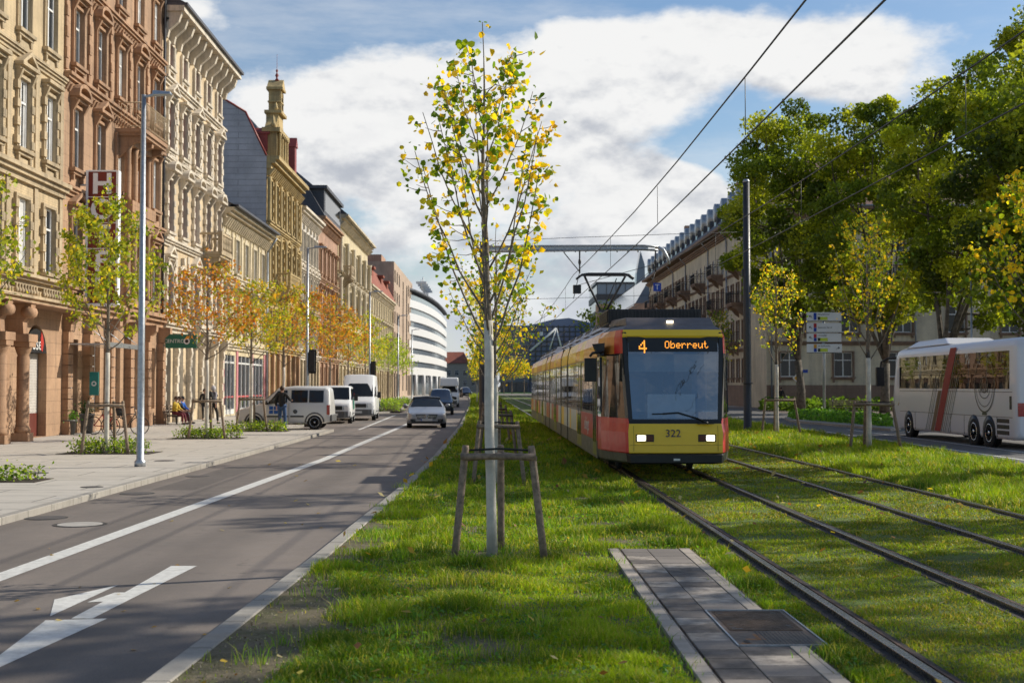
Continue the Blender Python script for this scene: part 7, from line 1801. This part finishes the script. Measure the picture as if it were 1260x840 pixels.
o=q.build('bicycle_rack',M['galv']); tag(o,'row of steel hoops holding the parked bicycles','bicycle rack')

# ------------------------------------------------------------------ people
M['skin']=mat('skin',(.48,.27,.19),.55,var=.08); M['jeans']=mat('blue_denim',(.05,.10,.22),.85,var=.25,vs=20); M['coat']=mat('black_coat_cloth',(.018,.017,.017),.8); M['hairb']=mat('brown_hair',(.06,.03,.015),.7); M['shoe']=mat('shoe_leather',(.04,.035,.03),.5)
def skinmesh(name,m,parent,nodes,edges,root=0,sub=1):
    me=bpy.data.meshes.new(name); me.from_pydata([n_[:3] for n_ in nodes],edges,[]); me.materials.append(m)
    o=link(name,me,parent); md=o.modifiers.new('skin','SKIN'); md.use_smooth_shade=True
    sv=me.skin_vertices[0].data
    for i,n_ in enumerate(nodes):
        r_=n_[3]; sv[i].radius=(r_,n_[4] if len(n_)>4 else r_); sv[i].use_root=(i==root)
    if sub: o.modifiers.new('subsurf','SUBSURF').levels=sub; o.modifiers['subsurf'].render_levels=sub
    return o
def person(label,x,y,rz,pose,top,legs,hair='hairb',h=1.74,z=0,hood=None,group=None,topr=1.0):
    """pose: dict of joints (metres, figure faces local -Y)"""
    t=thing('person',label,'person',(x,y,z),rz,group); t.scale=(h/1.74,)*3
    J=dict(pel=(0,0,.95),waist=(0,0,1.08),chest=(0,0,1.30),neck=(0,0,1.48),chin=(0,-.01,1.56),head=(0,-.01,1.63),crown=(0,.0,1.72),
           shL=(-.17,0,1.42),shR=(.17,0,1.42),elL=(-.23,.02,1.14),elR=(.23,.02,1.14),wrL=(-.24,-.06,.90),wrR=(.24,-.06,.90),
           hpL=(-.09,0,.92),hpR=(.09,0,.92),knL=(-.10,-.02,.50),knR=(.10,-.02,.50),anL=(-.10,.02,.09),anR=(.10,.02,.09)); J.update(pose)
    V=lambda k:Vector(J[k])
    nodes=[];edges=[];ix={}
    def nd(k,p,r,r2=None): ix[k]=len(nodes); nodes.append((*p,r,r2 or r)); return ix[k]
    nd('pel',J['pel'],.105,.125); nd('waist',J['waist'],.095,.115); nd('chest',J['chest'],.10,.135); nd('nb',V('neck').lerp(V('chest'),.25),.06,.075); nd('neck',J['neck'],.048); nd('chin',J['chin'],.058,.06); nd('head',J['head'],.088,.078); nd('crown',J['crown'],.055)
    for a,b in(('pel','waist'),('waist','chest'),('chest','nb'),('nb','neck'),('neck','chin'),('chin','head'),('head','crown')): edges.append((ix[a],ix[b]))
    hd=(V('head')-V('neck')).normalized()
    for s_ in'LR':
        nd('sh'+s_,J['sh'+s_],.056); nd('el'+s_,J['el'+s_],.040); nd('wr'+s_,J['wr'+s_],.026)
        edges+= [(ix['nb'],ix['sh'+s_]),(ix['sh'+s_],ix['el'+s_]),(ix['el'+s_],ix['wr'+s_])]
        d=(V('wr'+s_)-V('el'+s_)).normalized(); side=d.cross(Vector((0,1,0))); side=side.normalized() if side.length>.1 else Vector((1,0,0)); front_=side.cross(d).normalized()
        pc_=V('wr'+s_)+d*.055; nd('pa'+s_,pc_,.032,.018); edges.append((ix['wr'+s_],ix['pa'+s_]))
        for f_i in range(4):
            o_=front_*(.027-.018*f_i); L_=(.075,.085,.08,.06)[f_i]
            a=pc_+d*.035+o_; b=a+d*L_*.5; c=b+d*L_*.4+side*.018
            nd('f%s%d'%(s_,f_i),a,.0095); nd('g%s%d'%(s_,f_i),b,.0088); nd('h%s%d'%(s_,f_i),c,.007)
            edges+=[(ix['pa'+s_],ix['f%s%d'%(s_,f_i)]),(ix['f%s%d'%(s_,f_i)],ix['g%s%d'%(s_,f_i)]),(ix['g%s%d'%(s_,f_i)],ix['h%s%d'%(s_,f_i)])]
        a=V('wr'+s_)+d*.03+front_*.03; b=a+d*.03+front_*.018; nd('t'+s_,a,.011); nd('u'+s_,b,.009); edges+=[(ix['wr'+s_],ix['t'+s_]),(ix['t'+s_],ix['u'+s_])]
        nd('hp'+s_,J['hp'+s_],.088); nd('kn'+s_,J['kn'+s_],.056); nd('an'+s_,J['an'+s_],.036); edges+=[(ix['pel'],ix['hp'+s_]),(ix['hp'+s_],ix['kn'+s_]),(ix['kn'+s_],ix['an'+s_])]
        nd('to'+s_,V('an'+s_)+Vector((0,-.13,-.05)),.03); edges.append((ix['an'+s_],ix['to'+s_]))
    b=skinmesh('body',M['skin'],t,nodes,edges)
    # clothes follow the same skeleton
    def cl(name,m,ks,es,grow):
        nn=[(*J[k],r_[0]*topr if name=='jacket' else r_[0],(r_[1] if len(r_)>1 else r_[0])*(topr if name=='jacket' else 1)) for k,r_ in ks]; id_={k:i for i,(k,_) in enumerate(ks)}
        return skinmesh(name,m,t,nn,[(id_[a],id_[b]) for a,b in es])
    J['hem']=tuple(V('pel')+Vector((0,0,-.10))); J['col']=tuple(V('neck').lerp(V('chest'),.2)); J['cuL']=tuple(V('wrL').lerp(V('elL'),.1)); J['cuR']=tuple(V('wrR').lerp(V('elR'),.1))
    cl('jacket',top,[('hem',(.135,.16)),('waist',(.12,.14)),('chest',(.125,.155)),('col',(.07,.085)),('shL',(.072,)),('elL',(.056,)),('cuL',(.042,)),('shR',(.072,)),('elR',(.056,)),('cuR',(.042,))],[('hem','waist'),('waist','chest'),('chest','col'),('col','shL'),('shL','elL'),('elL','cuL'),('col','shR'),('shR','elR'),('elR','cuR')],0)
    J['hmL']=tuple(V('anL')+Vector((0,0,.02))); J['hmR']=tuple(V('anR')+Vector((0,0,.02)))
    cl('trousers',legs,[('pel',(.12,.14)),('hpL',(.102,)),('knL',(.072,)),('hmL',(.055,)),('hpR',(.102,)),('knR',(.072,)),('hmR',(.055,))],[('pel','hpL'),('hpL','knL'),('knL','hmL'),('pel','hpR'),('hpR','knR'),('knR','hmR')],0)
    for s_ in'LR':
        a=V('an'+s_); q=MB(); q.ellip((a.x,a.y-.06,a.z-.045),(.048,.135,.045),8); q.build('shoe',M['shoe'],t)
    hc=V('head'); q=MB()
    if hood: q.ellip(tuple(hc+Vector((0,.02,.01))),(.115,.125,.14),10); q.build('hood',hood,t)
    else:
        q.ellip(tuple(hc+Vector((0,.022,.035))),(.092,.105,.10),10); q.build('hair',M[hair] if isinstance(hair,str) else hair,t)
    f=Vector((0,-.085,0)); q=MB(); q.ellip(tuple(hc+f+Vector((0,-.004,-.02))),(.014,.02,.026),6); q.build('nose',M['skin'],t)
    q=MB()
    for s_ in(-1,1): q.ellip(tuple(hc+Vector((s_*.03,-.080,.006))),(.012,.008,.007),6)
    q.build('eyes',M['black'],t); q=MB(); q.ellip(tuple(hc+Vector((0,-.078,-.06))),(.025,.01,.006),6); q.build('mouth',mat('lips',(.30,.10,.08),.5),t)
    q=MB()
    for s_ in(-1,1): q.ellip(tuple(hc+Vector((s_*.083,.005,-.005))),(.012,.022,.032),6)
    q.build('ears',M['skin'],t)
    return t
WALK=dict(knL=(-.09,-.16,.50),anL=(-.09,-.20,.09),knR=(.09,.03,.50),anR=(.09,.26,.14),elL=(-.22,.12,1.14),wrL=(-.22,.08,.90),elR=(.22,-.02,1.14),wrR=(.22,-.20,.96))
gx,gy=G(348,529)
person('person in a black coat and blue jeans standing at the silver van door',gx,gy,R(165),dict(elL=(-.30,-.08,1.2),wrL=(-.26,-.30,1.18),elR=(.27,.0,1.14),wrR=(.28,-.08,.92),anL=(-.14,.0,.09),knL=(-.12,-.02,.5)),M['coat'],M['jeans'],h=1.80,topr=1.12)
t=thing('shopping_bag','beige shopping bag standing at the feet of the person in the black coat','bag',(gx-.12,gy-.35,0),.2); q=MB(); q.hexa([(-.15,-.08,0),(.15,-.08,0),(.15,.08,0),(-.15,.08,0)],[(-.18,-.06,.38),(.18,-.06,.40),(.18,.06,.39),(-.18,.06,.38)]); q.build('sack',mat('beige_bag_cloth',(.42,.32,.2),.8),t,bevel=.03); q=MB(); q.path([(-.1,0,.38),(-.08,0,.55),(.08,0,.55),(.1,0,.38)],.01,5); q.build('handle',M['dark'],t)
gx,gy=G(264,521)
pb=person('walking person with grey hooded top and black backpack on the left pavement',gx,gy,R(150),WALK,mat('grey_hoodie',(.35,.33,.36),.85),M['coat'],h=1.80,hood=mat('pale_hood',(.52,.50,.52),.85))
t=thing('backpack','black backpack worn by the walking person with the pale hood','backpack',(gx,gy,0),R(150)); q=MB(); q.ellip((0,.24,1.30),(.19,.13,.27),10); q.build('pack',M['coat'],t); q=MB(); q.ellip((0,.35,1.20),(.13,.06,.13),8); q.build('front_pocket',M['dark'],t); q=MB(); q.path([(-.13,.15,1.5),(-.13,-.05,1.53),(-.14,-.15,1.35),(-.14,.1,1.1)],.022,5); q.path([(.13,.15,1.5),(.13,-.05,1.53),(.14,-.15,1.35),(.14,.1,1.1)],.022,5); q.build('strap',M['coat'],t)
gx2,gy2=G(253,517.5)
person('person in dark clothes walking half hidden behind the orange tree trunk',gx2,gy2,R(20),WALK,M['coat'],M['coat'],h=1.66)
gx3,gy3=(962-VPX)*103/F,103
person('person in dark clothes standing on the shaded pavement before the apartment house',gx3,gy3,R(160),{},M['coat'],M['coat'],h=1.72)
# seated group
SIT=dict(pel=(0,.0,.50),waist=(0,.02,.64),chest=(0,-.02,.88),neck=(0,-.06,1.06),chin=(0,-.08,1.13),head=(0,-.09,1.20),crown=(0,-.08,1.29),shL=(-.17,-.03,1.0),shR=(.17,-.03,1.0),elL=(-.22,-.14,.76),elR=(.22,-.14,.76),wrL=(-.14,-.36,.66),wrR=(.14,-.36,.66),hpL=(-.09,-.03,.49),hpR=(.09,-.03,.49),knL=(-.12,-.44,.50),knR=(.12,-.44,.50),anL=(-.12,-.46,.09),anR=(.12,-.50,.09))
sx0,sy0=-15.0,62.2
bn=bench(sx0-.35+.25,sy0,R(90),'dark bench against the cream house with three seated people',2.0)
for k,(dy,top,leg,lb,hr) in enumerate([(-.62,mat('yellow_shirt',(.65,.45,.05),.8),mat('maroon_trousers',(.14,.02,.03),.8),'seated person in a yellow shirt and maroon trousers','hairb'),(0,M['coat'],mat('maroon_trousers2',(.12,.02,.03),.8),'seated person in a black top between the yellow and the blue shirt','hairb'),(.62,mat('blue_shirt',(.02,.13,.5),.8),M['dark'],'seated person in a blue shirt and dark cap at the far end of the bench',M['coat'])]):
    person(lb,sx0-.05,sy0+dy,R(78),SIT,top,leg,hair=hr,h=1.74)
t=thing('potted_plant','young leafy plant by the green shop sign','plant',(0,0,0)) if False else None
# ground cover on the traffic island and the far lawn edge
def cover(name,label,poly,n_,ls,h,seed,cols):
    r=np.random.default_rng(seed); xs=[p[0] for p in poly]; ys2=[p[1] for p in poly]; P=[]
    def inside(x,y):
        c=False; j=len(poly)-1
        for i in range(len(poly)):
            if (poly[i][1]>y)!=(poly[j][1]>y) and x<(poly[j][0]-poly[i][0])*(y-poly[i][1])/(poly[j][1]-poly[i][1])+poly[i][0]: c=not c
            j=i
        return c
    while len(P)<n_:
        x=r.uniform(min(xs),max(xs)); y=r.uniform(min(ys2),max(ys2))
        if inside(x,y): P.append((x,y,.02+r.uniform(0,h)*(1+.5*math.sin(x*3)*math.sin(y*2))))
    P=np.array(P); V,npv,fs=leaf_arrays(P,ls,r,None,-.2,'quad'); o=link(name,np_mesh(name,V,npv,fs,M['leaf'],pick(cols,[1]*len(cols),n_,r))); tag(o,label,'ground cover',kind='stuff')
cover('island_plants','low green ground cover on the traffic island left of the coach',[(p[0],p[1]) for p in [G(970,513.2),G(976,516),G(1096,525.6),G(1104,525.5),G(1092,518),G(1000,509.5)]],9000,.16,.32,3,[(.12,.28,.03),(.18,.34,.04),(.08,.17,.02)])
cover('hedge_plants','dark ground cover in front of the apartment house under the plane trees',[(20.5,98),(36,96),(38,101),(21,103)],5000,.3,.7,4,[(.09,.16,.02),(.13,.20,.03)])
# small trees far across the square
for i,(px,lb) in enumerate([(620,'tiny yellow green tree before the grey office block, left one'),(630,'tiny green tree before the grey office block, middle one'),(645,'tiny yellow tree before the grey office block, right one')]):
    young_tree('distant_tree',lb,(px-VPX)*300/F,300,8.0,3,2.0,500,.42,YEL,[.4,.4,.2,.2],300+i,tr=.09,nb=8,group=None,clus=2)
t0_=young_tree('distant_tree','light green tree showing above the tram roof behind the pantograph',(728-VPX)*150/F+2,150,11.5,5,3.2,1500,.35,[(.25,.30,.03),(.15,.22,.02)],[1,1],333,tr=.12,nb=12,clus=3,prof=lambda f:.9 if f<.8 else .4)
young_tree('linden_tree','green and yellow linden behind the right edge of the tram',(884-VPX)*92/F,92,7.6,3,1.2,700,.17,[(.20,.24,.03),(.08,.13,.02),(.4,.3,.03)],[.4,.4,.2],340,tr=.09,white=2.4,nb=14,clus=3,prof=hp)

# the driver behind the tram windscreen
person('tram driver in a dark blue jacket sitting behind the windscreen',3.44+.05,24.6+1.25,0,SIT,mat('driver_jacket',(.03,.04,.09),.8),M['coat'],h=1.74,z=1.03)
